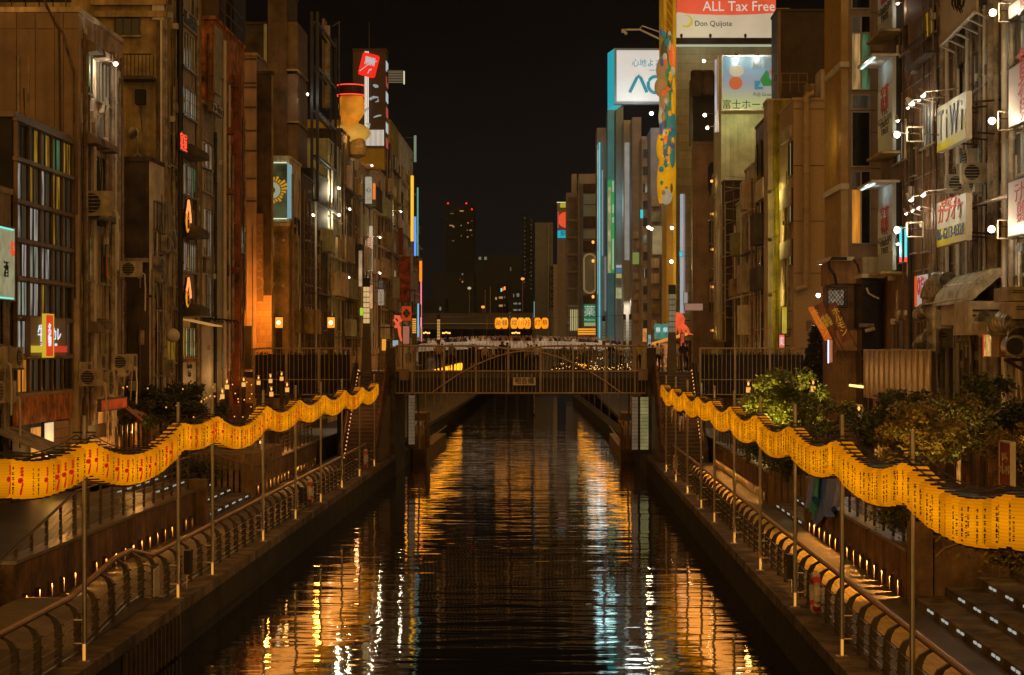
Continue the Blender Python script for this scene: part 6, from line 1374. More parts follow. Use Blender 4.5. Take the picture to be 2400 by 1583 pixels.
q = MB(); y0, y1 = Yp(2202, XR), Yp(2150, XR); z = Zp(75, y0)
for i in range(14): y = y0+(y1-y0)*i/13; q.tube([(XR-.5, y, z-.0), (XR-.5, y, z-.7), (XR, y, z-.75)], .018, 4)
q.build('bars', IRON, t); MB().box(XR-.52, XR, y0, y1, z-.8, z-.75).box(XR-.53, XR-.48, y0, y1, z-.02, z+.03).build('frame', IRON, t)
NT = neon('cyan2', (.03, .75, .85), 1.1)
t = thing('neon_rods', W3(2118, 570, XR-.1), 'pair of upright cyan neon rods with red feet in a window', 'neon tube')
for px_ in (2112, 2124):
    Y = Yp(px_, XR-.12); MB().tube([(XR-.14, Y, Zp(603, Y)), (XR-.14, Y, Zp(532, Y))], .055, 6).build('rod', NT, t); MB().tube([(XR-.14, Y, Zp(614, Y)), (XR-.14, Y, Zp(604, Y))], .06, 6).build('foot', neon('hot_red', (1, .03, .015)), t)
# banners
BAN = mat('banner_grey', (.42, .48, .50), .6, .06); BANW = mat('banner_pale', (.58, .64, .66), .6, .05)
REDB = mat('banner_red_ink', (.55, .05, .03), .6, .1)
for i, (ya, yb) in enumerate(((-110, 66), (132, 352), (428, 634))):
    X = XR-.4; pa, pb = 2092, 2058; Y0_, Y1_ = Yp(pa, X), Yp(pb, X); z0, z1 = Zp(yb, Y0_), Zp(ya, Y0_); h = z1-z0; w = Y1_-Y0_
    t = thing('banner_sign', (X, Y0_, z0), '%s of three tall pale banner signs standing out from the brown tiled building' % ['topmost', 'middle', 'lowest'][i], 'sign', 'pale banner signs')
    MB().box(X, X+.15, Y0_, Y1_, z0, z1).build('panel', BAN, t); MB().box(X-.015, X, Y0_+.05, Y1_, z0+h*.22, z0+h*.72).build('pale_field', BANW, t)
    for body, sz, m_, zz, wd in (('空室\n募集', .62, REDB, .60, w*.55), ('TEL\n6212-00', .40, PAINTG, .42, w*.9), ('EBISU\nTREE', .36, PAINTK, .29, w*.55)):
        o = rel('lettering', text_mesh(body, sz, m_, wd), t, (-.03, w/2, h*zz)); o.rotation_euler = (0, 0, -pi/2)
    MB().box(X-.9, X+.3, Y0_-.1, Y1_+.1, z1, z1+.10).build('hood', WHITEP, t); MB().box(X-.8, X-.7, Y0_+.1, Y1_-.1, z1-.06, z1-.02).build('strip_lamp', glow('strip_lamp', (.75, 1, .9), 1.1), t)
    MB().box(X-.5, X+.5, Y0_-.1, Y1_+.1, z0-.14, z0-.04).build('foot_shelf', WALLC, t); MB().box(X+.15, XR, Y0_, Y0_+.12, z0, z1).build('return_panel', WALLK, t)
    L = lamp('strip_light', (X-.75, (Y0_+Y1_)/2, z1-.15), (.85, 1, .95), 14, .15, t)
    flood((X+.1, Y0_-.6, z0+h*.30), (XR, Y0_-.4, z0+h*.3), (XR, Y0_-.6, z0), 'small downlight at the near edge of the %s banner' % ['topmost', 'middle', 'lowest'][i], (1, .85, .65), 8, .07, 6)
for i, (px_, py_) in enumerate(((2127, 252), (2140, 243), (2153, 234), (2123, 500), (2138, 493), (2152, 486))):
    X = XR-.7; Y = Yp(px_, X); z = Zp(py_, Y); flood((X, Y, z), (XR, Y, z-.1), (XR-.1, Y, z-1.4), 'small swan-neck spotlight %s over a window of the brown tiled building' % ['first of the upper three', 'second of the upper three', 'third of the upper three', 'first of the lower three', 'second of the lower three', 'third of the lower three'][i], (1, .82, .6), 24, .06, 6)
# yellow signboards
YB = mat('board_yellow', (.55, .46, .02), .5, .15); PB = mat('board_cream', (.52, .47, .36), .5, .1)
for i, (ya, yb, pa, pb) in enumerate(((213, 325, 2264, 2196), (452, 563, 2264, 2196))):
    X = XR-1.4; Y0_, Y1_ = Yp(pa, X), Yp(pb, X); z0, z1 = Zp(yb, Y0_), Zp(ya, Y0_); h, w = z1-z0, Y1_-Y0_
    t = thing('yellow_signboard', (X, Y0_, z0), ['upper cream and yellow signboard with thin dark letters', 'lower yellow signboard with red and blue writing'][i], 'sign')
    MB().box(X, X+.2, Y0_, Y1_, z0, z1).build('board', PB, t)
    if i == 0:
        MB().add([(X-.012, Y0_, z0), (X-.012, Y1_, z0), (X-.012, Y1_, z0+h*.16), (X-.012, Y0_+w*.2, z0+h*.24), (X-.012, Y0_, z0+h*.62)], [(0, 1, 2, 3, 4)]).build('yellow_field', YB, t)
        items = (('T i W i', 1.5, PAINTG, .52, w*.8), )
    else:
        MB().box(X-.012, X, Y0_, Y1_, z0, z0+h*.40).build('yellow_field', YB, t)
        items = (('カラオケ', .75, REDB, .68, w*.85), ('空室 有', .45, REDB, .88, w*.6), ('06-6213-0321', .55, mat('board_blue', (.06, .10, .30), .5), .25, w*.9))
    for body, sz, m_, zz, wd in items: o = rel('lettering', text_mesh(body, sz, m_, wd), t, (-.03, w/2, h*zz)); o.rotation_euler = (0, 0, -pi/2)
    q = MB()
    for k in range(3): y = Y0_+w*(.15+.35*k); q.tube([(X+.2, y, z1-.3), (XR, y, z1-.2)], .035, 5).tube([(X+.2, y, z0+.3), (XR, y, z0+.2)], .035, 5)
    q.build('strut', IRON, t)
    for k in range(2):
        y = Y0_+w*(.35+.45*k); hz = z1+.25
        flood((X-1.1, y, hz-.15), (X+.1, y, hz+.05), (X-.05, y+.1, hz-1.4), '%s cone lamp over the %s signboard' % (['near', 'far'][k], ['cream and yellow', 'yellow, red and blue'][i]), (1, .93, .68), 36, .10, 5)
    zc_ = z0+h*.38
    flood((X-1.5, Y1_-.5, zc_), (X, Y1_-.4, zc_), (X, Y0_+1, zc_), 'square framed floodlight at the far side of the %s signboard' % ['cream and yellow', 'yellow, red and blue'][i], (1, .93, .7), 34, .11, 9)
    q = thing('lamp_frame', (X-1.0, Y1_-.5, zc_), 'square frame of the floodlight by the %s signboard' % ['cream and yellow', 'yellow, red and blue'][i], 'bracket'); m2 = MB()
    for (a, c_) in (((-.45, -.25), (.1, -.25)), ((-.45, .25), (.1, .25)), ((-.45, -.25), (-.45, .25)), ((.1, -.25), (.1, .25))): m2.tube([(X-.7+a[0], Y1_-.6, zc_+a[1]), (X-.7+c_[0], Y1_-.6, zc_+c_[1])], .03, 5)
    m2.build('frame', CREAM, q)
# white and red sign
X = XR-.15; Y0_, Y1_ = Yp(2206, X), Yp(2144, X); z0, z1 = Zp(712, Y0_), Zp(636, Y0_); h, w = z1-z0, Y1_-Y0_
t = thing('restaurant_sign', (X, Y0_, z0), 'white lit sign with red characters and orange side bands behind the bent ducts', 'sign')
MB().box(X, X+.13, Y0_, Y1_, z0, z1).build('board', glow('rest_white', (.52, .50, .46), .50, (.5, .5, .5)), t)
for ys in ((Y0_, Y0_+w*.07), (Y1_-w*.09, Y1_)): MB().box(X-.015, X, ys[0], ys[1], z0, z1).build('orange_band', glow('rest_orange', (.95, .10, .02), .65), t)
for body, sz, m_, yy, zz, wd in (('◎だい丸', .9, glow('rest_red', (.6, .01, .01), .55), .62, .60, w*.5), ('本店', .3, PAINTG, .6, .25, None)): o = rel('lettering', text_mesh(body, sz, m_, wd), t, (-.03, w*yy, h*zz)); o.rotation_euler = (0, 0, -pi/2)
# ribbed metal screen at eye level
X = 13.0; Y0_, Y1_ = Yp(2180, X), Yp(2027, X); z0, z1 = 5.2, 7.12
t = thing('ribbed_metal_screen', (X, Y0_, 2.3), 'long brown metal screen of upright ribbed panels on posts above the right trees', 'screen')
n = 12; pw_ = (Y1_-Y0_)/n; pmm = [MB().box(0, .05, .02, pw_-.02, 0, z1-z0).mesh('metal_panel', mat('screen_panel_%d' % k, c_, .42, .2, 1.5, .35, metal=.2)) for k, c_ in enumerate([(.30, .19, .09), (.26, .165, .08)])]
rib = MB().box(-.05, 0, -.03, .03, 0, z1-z0).mesh('rib', mat('screen_rib', (.45, .33, .18), .4, .15, 3))
for i in range(n): link('metal_panel', random.choice(pmm), t, (X, Y0_+i*pw_, z0)); link('rib', rib, t, (X, Y0_+i*pw_, z0))
link('rib', rib, t, (X, Y1_, z0)); MB().box(X-.06, X+.08, Y0_, Y1_, z1, z1+.06).build('top_rail', PIPE, t)
for y in (Y0_+.3, (Y0_+Y1_)/2, Y1_-.3): MB().box(X+.1, X+.25, y, y+.15, 2.3, z1).build('post', WOODD, t)
# ground floor of the right row: piers, lit doors
t = thing('shop_row', (14.2, 50, 2.3), 'dark timber shop fronts with warm door light under the right buildings', 'shop front')
MB().box(14.4, 14.95, 46, 88, 2.3, 5.0).build('front_wall', WOODD, t); pst = MB().box(-.12, 0, -.08, .08, 0, 2.7).mesh('pier', WOOD)
for i in range(30): link('pier', pst, t, (14.4, 47+i*1.4+.3*(i % 3), 2.3))
for y, w_ in ((58.5, 1.2), (68, .9), (84, 2.2), (78, .6)): MB().box(14.30, 14.39, y, y+w_, 2.5, 4.6).build('lit_door', glow('door_amber', (1, .42, .06), .40, (.2, .1, .05), .8, 3), t)
lamp('door_light', (13.4, 84.5, 4.6), (1, .45, .1), 70, .2, t); lamp('door_light', (13.0, 60, 4.6), (1, .45, .1), 60, .2, t)
t = thing('hanging_strip_lights', (13.6, 84, 5.9), 'string of warm bulbs along the eave of the lit shop beyond the metal screen', 'string lights')
q = MB()
for i in range(26): q.ell((13.6, 82+i*.28, 5.55), (.05, .05, .06), 6, 4)
q.build('bulbs', glow('bulb_warm', (1, .55, .15), 2.5), t).__setitem__('kind', 'stuff'); MB().tube([(13.6, 81.8, 5.63), (13.6, 89.2, 5.63)], .015, 4).build('wire', CABLE, t)
# --- R4 corner tower with louvres
X4r = 13.75; b = B('glass_corner_tower', X4r, 90.0, 95.6, 31, mat('pink_stone', (.27, .19, .14), .6, .12, .8, .2), 1, 'corner tower with golden vertical louvres and a glazed strip with a green-lit room', depth=8, zb=2.3); R4 = b
for i, (ya, yb, pns, n_) in enumerate(((-120, 22, ['dark', 'orange'], 1), (38, 78, ['dim', 'dark'], 2), (78, 212, ['warm', 'green'], 2), (222, 258, ['dim'], 1), (262, 392, ['dark'], 1), (402, 440, ['dim', 'dark'], 2), (444, 572, ['orange', 'dark'], 2))):
    r_ = b.px('f', 1995, 2040, ya, yb); u0, u1 = r_[0], r_[1]
    for k in range(n_): win(b, 'f', (u0+(u1-u0)*k/n_, u0+(u1-u0)*(k+1)/n_, r_[2], r_[3]), 1, pns[k % len(pns)], 'alu', 0, False)
for yy in (30, 120, 212, 258, 310, 395, 440, 490, 575): boxpart(b, 'f', Xp(2041, 90), Xp(2064, 90), Zp(yy+1.5, 90), Zp(yy, 90), .02, WALLD, 'stone_joint')
lv = MB().box(-.35, 0, -.025, .025, 0, 5.3).mesh('louvre', mat('golden_louvre', (.38, .24, .07), .4, .15, 2, metal=.3))
for j, zl in enumerate((3.6, 9.2, 14.8, 20.4, 26.0)):
    for i in range(14): link('louvre', lv, b.t, (X4r, 90.15+i*.41, zl))
    boxpart(b, 'c', 90, 95.5, zl-.28, zl-.02, .42, WHITEP, 'floor_band')
lamp('louvre_light', (12.6, 91.5, 17.0), (1, .66, .15), 60, .3, b.t)
# lower bits in front of the tower
t = thing('terracotta_annex', (12.6, 88.8, 2.3), 'small terracotta annex with a curved roof edge jutting out below the corner tower', 'annex')
TER = mat('terracotta_wall', (.36, .20, .11), .8, .2, 1, .4)
MB().box(Xp(1955, 88.7), Xp(2018, 88.7), 88.7, 93, Zp(665, 88.7), Zp(612, 88.7)).build('box', TER, t); MB().box(Xp(1945, 88.6), Xp(2000, 88.6), 88.3, 93, Zp(612, 88.7), Zp(603, 88.7)).build('roof_edge', WHITEP, t)
MB().box(Xp(2018, 88.7), Xp(2058, 88.7), 88.3, 92, Zp(648, 88.7), Zp(604, 88.7)).build('pale_tank', mat('pale_tank', (.42, .36, .25), .6, .15, 1, .4), t)
MB().tube([Wp(1985, 606, 88.2), Wp(1950, 606, 88.2), Wp(1942, 615, 88.2), Wp(1944, 630, 88.2), Wp(1956, 645, 88.2), Wp(1960, 668, 88.2)], .07, 8).tube([Wp(2000, 608, 88.2), Wp(2010, 622, 88.2), Wp(2015, 640, 88.2)], .05, 8).build('hose', BLACK, t)
MB().box(Xp(1958, 88.9), Xp(2018, 88.9), 88.9, 93, 2.3, Zp(667, 88.9)).build('lower_wall', mat('slatted_timber', (.22, .13, .06), .6, .2, 2, .3, wave=(5, .03)), t)
MB().box(Xp(2002, 88.9), Xp(2016, 88.9), 88.84, 88.9, Zp(770, 88.9), Zp(665, 88.9)).build('dark_opening', WALLK, t)
MB().box(Xp(1958, 88.8), Xp(2022, 88.8), 88.4, 88.88, Zp(822, 88.8), Zp(775, 88.8)).build('timber_bay', TER, t)
t = thing('lattice_panel', Wp(1965, 720, 88), 'black lattice panel with a herringbone weave catching white light', 'lattice')
x0, x1, z0, z1 = Xp(1941, 87.9), Xp(1984, 87.9), Zp(720, 87.9), Zp(675, 87.9); q = MB()
for i in range(9):
    for j in range(8):
        cx, cz = x0+.05+(x1-x0-.1)*(i+.5)/9, z0+(z1-z0)*(j+.5)/8; d = .09 if (i+j) % 2 else -.09; q.tube([(cx-.07, 87.9, cz-d), (cx+.07, 87.9, cz+d)], .016, 4)
q.build('weave', BLACK, t); MB().box(x0-.04, x0, 87.8, 88, z0, z1).box(x1, x1+.04, 87.8, 88, z0, z1).box(x0-.04, x1+.04, 87.8, 88, z0-.05, z0).box(x0-.04, x1+.04, 87.8, 88, z1, z1+.05).build('frame', BLACK, t)
MB().box(x0, x1-.1, 88.1, 88.3, z0+.1, z1-.1).build('light_behind', glow('lattice_light', (.6, .45, .3), .35, (.2, .2, .2), .9, 5), t)
t = thing('black_cabin', Wp(2040, 700, 87.5), 'glossy black cabin with rolled grey blinds beside the terracotta annex', 'cabin')
BC = mat('glossy_black', (.012, .011, .010), .25, .3, 1); MB().box(Xp(2020, 87), Xp(2056, 87), 87, 88.6, 2.3, Zp(655, 87)).build('body', BC, t); MB().box(Xp(2018, 86.9), Xp(2072, 86.9), 86.7, 88.6, Zp(652, 87), Zp(643, 87)).build('roof', WHITEP, t)
MB().tube([Wp(2014, 763, 86.4), Wp(2048, 763, 86.4)], .09, 10).tube([Wp(2028, 776, 86.3), Wp(2050, 770, 86.3)], .09, 10).build('rolled_blind', PIPE, t)
MB().tube([Wp(2031, 675, 86.6), Wp(2036, 688, 86.6), Wp(2048, 695, 86.6), Wp(2060, 700, 86.6)], .045, 6).build('curved_tube', WHITEP, t)
# tilted flags
FLO = glow('flag_orange', (.75, .16, .012), .34, (.5, .12, .02)); FLB = mat('flag_brown', (.24, .10, .06), .8, .2); FLY = glow('flag_yellow', (.8, .42, .02), .32, (.5, .3, .05))
for i, (P, m_, tx) in enumerate((([(1893, 722), (1933, 800), (1951, 794), (1908, 718)], FLO, 'ホ\nル\nモ\nン'), ([(1908, 718), (1951, 794), (1960, 790), (1930, 707)], FLB, '炭火\n焼肉\n食堂'), ([(1941, 717), (1975, 805), (1998, 794), (1957, 706)], FLB, 'ホ\nル\nモ\nン'))):
    Yf = 86.2+i*.12; t = thing('tilted_flag', Wp(*P[0], Yf), ['orange edge flag with yellow letters leaning over the dark conifer', 'brown flag with fine writing leaning beside the orange one', 'brown flag with big yellow letters leaning nearest the annex'][i], 'flag', 'leaning banner flags')
    A = [Wp(a, c_, Yf) for a, c_ in P]; q = MB(); K = 8
    for k in range(K+1):
        f = k/K; L_ = [A[0][j]+(A[1][j]-A[0][j])*f for j in range(3)]; R_ = [A[3][j]+(A[2][j]-A[3][j])*f for j in range(3)]
        for p, s0 in ((L_, 0), ([(L_[j]+R_[j])/2 for j in range(3)], 1), (R_, 0)): q.v.append((p[0], p[1]+.05*sin(f*7+s0), p[2]))
    q.f = [(k*3+j, k*3+j+1, (k+1)*3+j+1, (k+1)*3+j) for k in range(K) for j in range(2)]; q.m = [0]*len(q.f); q.build('cloth', m_, t)
    a = math.atan2(A[1][2]-A[0][2], A[1][0]-A[0][0])+pi/2; mid = [sum(p[j] for p in A)/4 for j in range(3)]
    o = rel('lettering', text_mesh(tx, .36 if i != 1 else .2, FLY, None), t, tuple(mid[j]-ORG[t.name][j]-(.12 if j == 1 else 0) for j in range(3))); o.rotation_euler = (0, -a, 0)
    MB().tube([A[3], A[2], (A[2][0]+.55, A[2][1]+.3, A[2][2]-1.0)], .02, 5).build('pole', IRON, t)
t = thing('strip_lit_sign', Wp(1947, 830, 85), 'narrow upright sign outlined with blue-white bulbs behind the conifer', 'sign')
MB().box(Xp(1943, 85), Xp(1951, 85), 85, 85.2, Zp(850, 85), Zp(797, 85)).build('panel', glow('strip_panel', (.55, .20, .08), .45, (.3, .1, .05)), t); q = MB()
for i in range(14): q.ell((Xp(1941, 85), 84.95, Zp(850-i*3.9, 85)), (.035, .03, .04), 6, 4)
q.build('bulbs', glow('bulb_blue', (.5, .65, 1), 2.5), t)
flood(Wp(1918, 693, 100), (Xp(1942, 100), 100.3, Zp(690, 100)), Wp(1905, 720, 98), 'bright white lamp before the speckled building above the leaning flags', (1, .85, .6), 420, .09, 14)
# --- R5 speckled corrugated building beyond the street, and its neighbours
SPK = mat('speckled_beige_wall', (.78, .56, .36), .75, .2, 14, .12, wave=(16, .035))
Y5 = 122.0; X5r = Xp(1860, Y5); b = B('speckled_building', X5r, Y5, 129.5, Zp(236, Y5), SPK, 1, 'broad beige speckled building with a fat pipe down its front', depth=10, zb=1.5)
for yy in (255, 388, 518, 640): boxpart(b, 'f', X5r, X5r+6, Zp(yy+1.2, Y5), Zp(yy, Y5), .03, WALLD, 'joint')
pipe(b, 'f', Xp(1888, Y5), Zp(672, Y5), Zp(226, Y5), .20, .3, mat('pipe_pinkish', (.40, .28, .18), .6, .15, 2, .2)); MB().tube([(Xp(1888, Y5), Y5-.3, Zp(226, Y5)), (Xp(1903, Y5), Y5-.3, Zp(222, Y5)), (Xp(1905, Y5), Y5-.2, Zp(200, Y5))], .2, 10).build('pipe_elbow', mat('pipe_pinkish', ()), b.t)
MB().tube([(Xp(1888, Y5), Y5-.3, Zp(672, Y5)), (Xp(1862, Y5), Y5-.3, Zp(680, Y5))], .18, 10).build('pipe_foot', mat('pipe_pinkish', ()), b.t)
MB().box(Xp(1890, Y5), Xp(1908, Y5), Y5, Y5+1, Zp(232, Y5), Zp(196, Y5)).build('roof_box', WALLC, b.t); MB().box(Xp(1926, Y5), Xp(1960, Y5), Y5+.5, Y5+3, Zp(232, Y5), Zp(160, Y5)).build('stair_house', WALLE, b.t)
boxpart(b, 'f', *b.px('f', 1890, 1902, 752, 776), .06, BRONZE, 'notice_frame')
for i, (py0, py1) in enumerate(((290, 320), (430, 480), (560, 600))): boxpart(b, 'c', 122.6, 128, Zp(py1, Y5), Zp(py0, Y5), .18, WALLE, 'bay')
for r_ in ((1859, 1850, 330, 410), (1859, 1850, 440, 520), (1859, 1850, 560, 620)): win(b, 'c', b.px('c', *r_), 3, ['yellow', 'dark'], 'dark')
clutter(b, 'c', 81, (2, 4, 4), 4, 20)
# lamps lighting the yellow net
YN = mat('yellow_scaffold_net', (.42, .33, .015), .75, .3, 1.2, .5)
Yn = 131.0; t = thing('scaffold_net', (Xp(1812, Yn), Yn, 1.5), 'tall folded yellow-green netting hung over a building front, lit by three lamps', 'netting')
q = MB(); q.sm = True; K, R_ = 22, 10
for j in range(R_+1):
    for k in range(K+1):
        f = k/K; zz = 1.5+(Zp(236, Yn)-1.5)*j/R_; x = Xp(1812, Yn)+(Xp(1849, Yn)-Xp(1812, Yn))*f; q.v.append((x+.05*sin(j*1.3+k), Yn-.25+.16*sin(k*1.7+j*.25)+.05*sin(k*4.1+j), zz))
q.f = [(j*(K+1)+k, j*(K+1)+k+1, (j+1)*(K+1)+k+1, (j+1)*(K+1)+k) for j in range(R_) for k in range(K)]; q.m = [0]*len(q.f); q.build('net', YN, t)
q = MB()
for k in range(4): x = Xp(1813+k*12, Yn); q.tube([(x, Yn+.05, 1.5), (x, Yn+.05, Zp(232, Yn))], .04, 5)
q.build('scaffold_pole', STEEL, t)
for i, (px_, py_) in enumerate(((1804, 449), (1804, 562), (1805, 691))):
    flood(Wp(px_, py_, 127.5), Wp(1833, py_-14, 130.7), Wp(1832, py_+16, 130.8), '%s of three yellow-white lamps on arms before the scaffold netting' % ['upper', 'middle', 'lower'][i], (1, .86, .20), 110, .12, 10, 'lamps before the scaffold netting')
b = B('netting_building', Xp(1800, 131.4), 131.4, 134, Zp(236, 131), WALLE, 1, 'plain pale building edge behind the yellow netting', depth=4, zb=1.5)
b = B('dark_high_tower', Xp(1822, 150), 150, 154, 33, mat('dark_tower_wall', (.055, .035, .024), .8, .2, .5, .3), 1, 'very tall dark brown windowless tower behind the speckled building', depth=8, zb=1.5)
boxpart(b, 'f', Xp(1822, 150), Xp(1829, 150), 5, 33, .25, mat('tower_edge', (.17, .11, .075), .7, .15), 'edge_pilaster')
t = thing('roof_railing', (Xp(1830, 128), 128, Zp(232, 128)), 'thin roof railing between the netting and the speckled building', 'railing')
q = MB()
for k in range(5): q.tube([Wp(1812+k*20, 215, 128), Wp(1812+k*20, 172, 128)], .03, 4)
q.tube([Wp(1812, 172, 128), Wp(1892, 172, 128)], .03, 4).tube([Wp(1812, 193, 128), Wp(1892, 193, 128)], .03, 4).build('rails', BRONZE, t)
# --- row up to the yellow wheel
RIGHTROW = [(1806, 1771, 272, mat('brown_arch_wall', (.13, .07, .045), .7, .2, .8, .3), 'dark brown building with tall arched windows', 134.1), (1769, 1746, 385, WALLE, 'grey building with ribbed shutters above its windows', 0), (1744, 1725, 470, WALLG, 'greenish narrow building with a pale upright sign', 0), (1723, 1703, 480, WALLH, 'ivory narrow building covered in loose cables', 0),
 (1702, 1664, 330, WALLB, 'brown building with an arched doorway high on its front', 0), (1663, 1644, 420, WALLC, 'ochre building with small orange lamps', 0), (1643, 1622, 420, mat('pink_pale_wall', (.46, .33, .25), .7, .1), 'pale pink smooth building column', 0), (1621, 1606, 430, WALLK, 'black glossy narrow building', 0), (1605, 1585, 455, WALLH, 'narrow pale building with bright tube lights', 0)]
RB = []
for i, (p0, p1, tp, m_, lb, yy) in enumerate(RIGHTROW):
    X = XR; Y0 = yy or Yp(p0, X); Y1 = Yp(p1, X)
    if RB: Y0 = max(Y0, RB[-1].Y1+.05)
    RB.append(far_building(1, X, Y0, Y1, Zp(tp, Y0), m_, lb, 300+i, 1.1, .3))
# arched windows on the brown one
b = RB[0]
for j in range(5):
    for k in range(3):
        Y = b.Y0+1.4+k*2.9; z = 3.2+j*3.9
        q = MB(); P = [(-.7, 0), (.7, 0), (.7, 2.1)]+[(.7*cos(a), 2.1+.7*sin(a)*1.5) for a in [pi*i/8 for i in range(1, 8)]]+[(-.7, 2.1)]
        q.poly([(b.X-.12, Y+a, z+c_) for a, c_ in P], 0, .1); q.build('arched_window', GLASS, b.t)
# set-back green-lit wall and the estate agent board
Yg = 164.5; b = B('green_lit_wall_building', Xp(1690, Yg), Yg, 172, Zp(268, Yg), mat('panelled_green_wall', (.46, .44, .30), .7, .12, .8, .3), 1, 'set-back panelled wall lit pale green under the big blue signboard', depth=6, zb=8, cope=False)
for px_ in (1712, 1730, 1752, 1775): boxpart(b, 'f', Xp(px_, Yg)-.03, Xp(px_, Yg)+.03, 8, b.z, .03, WALLG, 'panel_joint')
t = thing('estate_agent_board', (Xp(1748, Yg), Yg-.6, Zp(262, Yg)), 'large lit blue and cream signboard with black characters and a green triangular logo', 'billboard')
m, n_, l_, bb = nodes('board_gradient'); g_ = n_.new('ShaderNodeNewGeometry'); s_ = n_.new('ShaderNodeSeparateXYZ'); l_.new(g_.outputs['Position'], s_.inputs[0]); mr = n_.new('ShaderNodeMapRange'); z0, z1 = Zp(258, Yg), Zp(136, Yg); mr.inputs['From Min'].default_value = z0; mr.inputs['From Max'].default_value = z1; l_.new(s_.outputs['Z'], mr.inputs['Value'])
cr = n_.new('ShaderNodeValToRGB'); cr.color_ramp.elements[0].color = (.42, .44, .16, 1); cr.color_ramp.elements[0].position = .1; cr.color_ramp.elements[1].color = (.03, .22, .30, 1); cr.color_ramp.elements[1].position = .8; e2 = cr.color_ramp.elements.new(.48); e2.color = (.24, .24, .30, 1); l_.new(mr.outputs[0], cr.inputs[0]); l_.new(cr.outputs[0], bb.inputs['Emission Color']); bb.inputs['Emission Strength'].default_value = .85; bb.inputs['Base Color'].default_value = (.1, .1, .1, 1)
MB().box(Xp(1692, Yg), Xp(1812, Yg), Yg-.8, Yg-.4, z0, z1).build('panel', m, t); q = MB()
for a in ((1689, 1692, 262, 132), ): q.box(Xp(a[0], Yg), Xp(a[1], Yg), Yg-.85, Yg-.35, Zp(a[2], Yg), Zp(a[3], Yg))
q.box(Xp(1689, Yg), Xp(1812, Yg), Yg-.85, Yg-.35, z1, z1+.12).box(Xp(1689, Yg), Xp(1812, Yg), Yg-.85, Yg-.35, z0-.12, z0).build('frame', WHITEP, t)
def tx(body, size, m_, px_, py_, Y, w, parent): o = rel('lettering', text_mesh(body, size, m_, w), parent, (Xp(px_, Y)-ORG[parent.name][0], Y-ORG[parent.name][1], Zp(py_, Y)-ORG[parent.name][2])); return o
tx('富士ホーム', .85, PAINTK, 1749, 247, Yg-.83, Xp(1803, Yg)-Xp(1692, Yg), t); tx('賃貸', .95, glow('gold_char', (.45, .28, .10), .6), 1788, 151, Yg-.83, 1.95, t); tx('FUJI Group', .42, PAINTK, 1789, 222, Yg-.83, Xp(1812, Yg)-Xp(1766, Yg), t)
lg = MB().poly([(Xp(a, Yg), Yg-.84, Zp(c_, Yg)) for a, c_ in ((1786, 205), (1779, 190), (1793, 168), (1799, 172), (1800, 185), (1806, 194), (1806, 205))], 1, .02); lg.build('logo_triangle', glow('logo_green', (.015, .20, .03), .8), t)
MB().poly([(Xp(a, Yg), Yg-.84, Zp(c_, Yg)) for a, c_ in ((1766, 213), (1766, 193), (1782, 193), (1775, 207), (1786, 207), (1786, 213))], 1, .02).build('logo_square', glow('logo_teal', (.02, .22, .28), .8), t)
MB().poly([(Xp(a, Yg), Yg-.84, Zp(c_, Yg)) for a, c_ in ((1799, 170), (1808, 166), (1808, 184))], 1, .02).build('logo_fan', glow('logo_red', (.7, .10, .02), .8), t)
q = MB(); q.ell((Xp(1722, Yg), Yg-.83, Zp(198, Yg)), (.55, .03, .55), 18, 10); q.build('plain_round_figure', glow('board_coral', (.62, .12, .03), .75), t); q = MB(); q.ell((Xp(1724, Yg), Yg-.83, Zp(170, Yg)), (.62, .03, .5), 18, 10); q.build('plain_oval_figure', glow('board_pale', (.60, .50, .30), .8), t)
for i, px_ in enumerate((1726, 1775)): flood(Wp(px_, 130, Yg-1.6), Wp(px_-4, 124, Yg-.6), Wp(px_, 160, Yg-.8), '%s small lamp over the blue signboard' % ['left', 'right'][i], (.95, 1, .9), 110, .11, 10)
lamp('green_wall_light', Wp(1735, 275, Yg-2.2), (.9, .95, .42), 150, .2, t)
t = thing('side_light_panel', Wp(1680, 220, 160), 'tall thin blue-white lit panel edge left of the blue signboard', 'sign')
MB().box(Xp(1676, 160), Xp(1680, 160), 160, 160.4, Zp(310, 160), Zp(140, 160)).build('edge', glow('edge_bluewhite', (.50, .50, .62), .65, (.3, .3, .3), .5, .6), t); MB().box(Xp(1681, 160), Xp(1685, 160), 160, 161, Zp(310, 160), Zp(130, 160)).build('frame', WHITEP, t)
for i, (px_, py_) in enumerate(((1650, 143), (1652, 270), (1658, 300))):
    flood(Wp(px_, py_, 158), Wp(1678, py_-4, 160), Wp(px_-12, py_+30, 157), '%s lamp on the arms left of the blue-white panel' % ['topmost', 'bright middle', 'small lowest'][i], (1, .85, .5), [70, 260, 40][i], .13, [8, 20, 6][i])
b = B('dark_stair_block', Xp(1697, 158), 158, 160, Zp(428, 158), WALLD, 1, 'dark block with outside stairs and pale rails below the green-lit wall', depth=3.2, zb=1.5)
q = MB()
for i in range(9):
    z = Zp(440+i*38, 158); q.tube([(b.X, 157.5, z), (b.X+3, 157.5, z+(.9 if i % 2 else -.3))], .05, 5).tube([(b.X, 157.5, z+.9), (b.X+3, 157.5, z+(1.8 if i % 2 else .6))], .03, 5)
    for k in range(5): q.tube([(b.X+k*.7, 157.5, z-.3), (b.X+k*.7, 157.5, z+.9)], .025, 4)
q.build('stair_rails', PIPE, b.t); clutter(b, 'f', 91, (4, 3, 6), 5, 19)
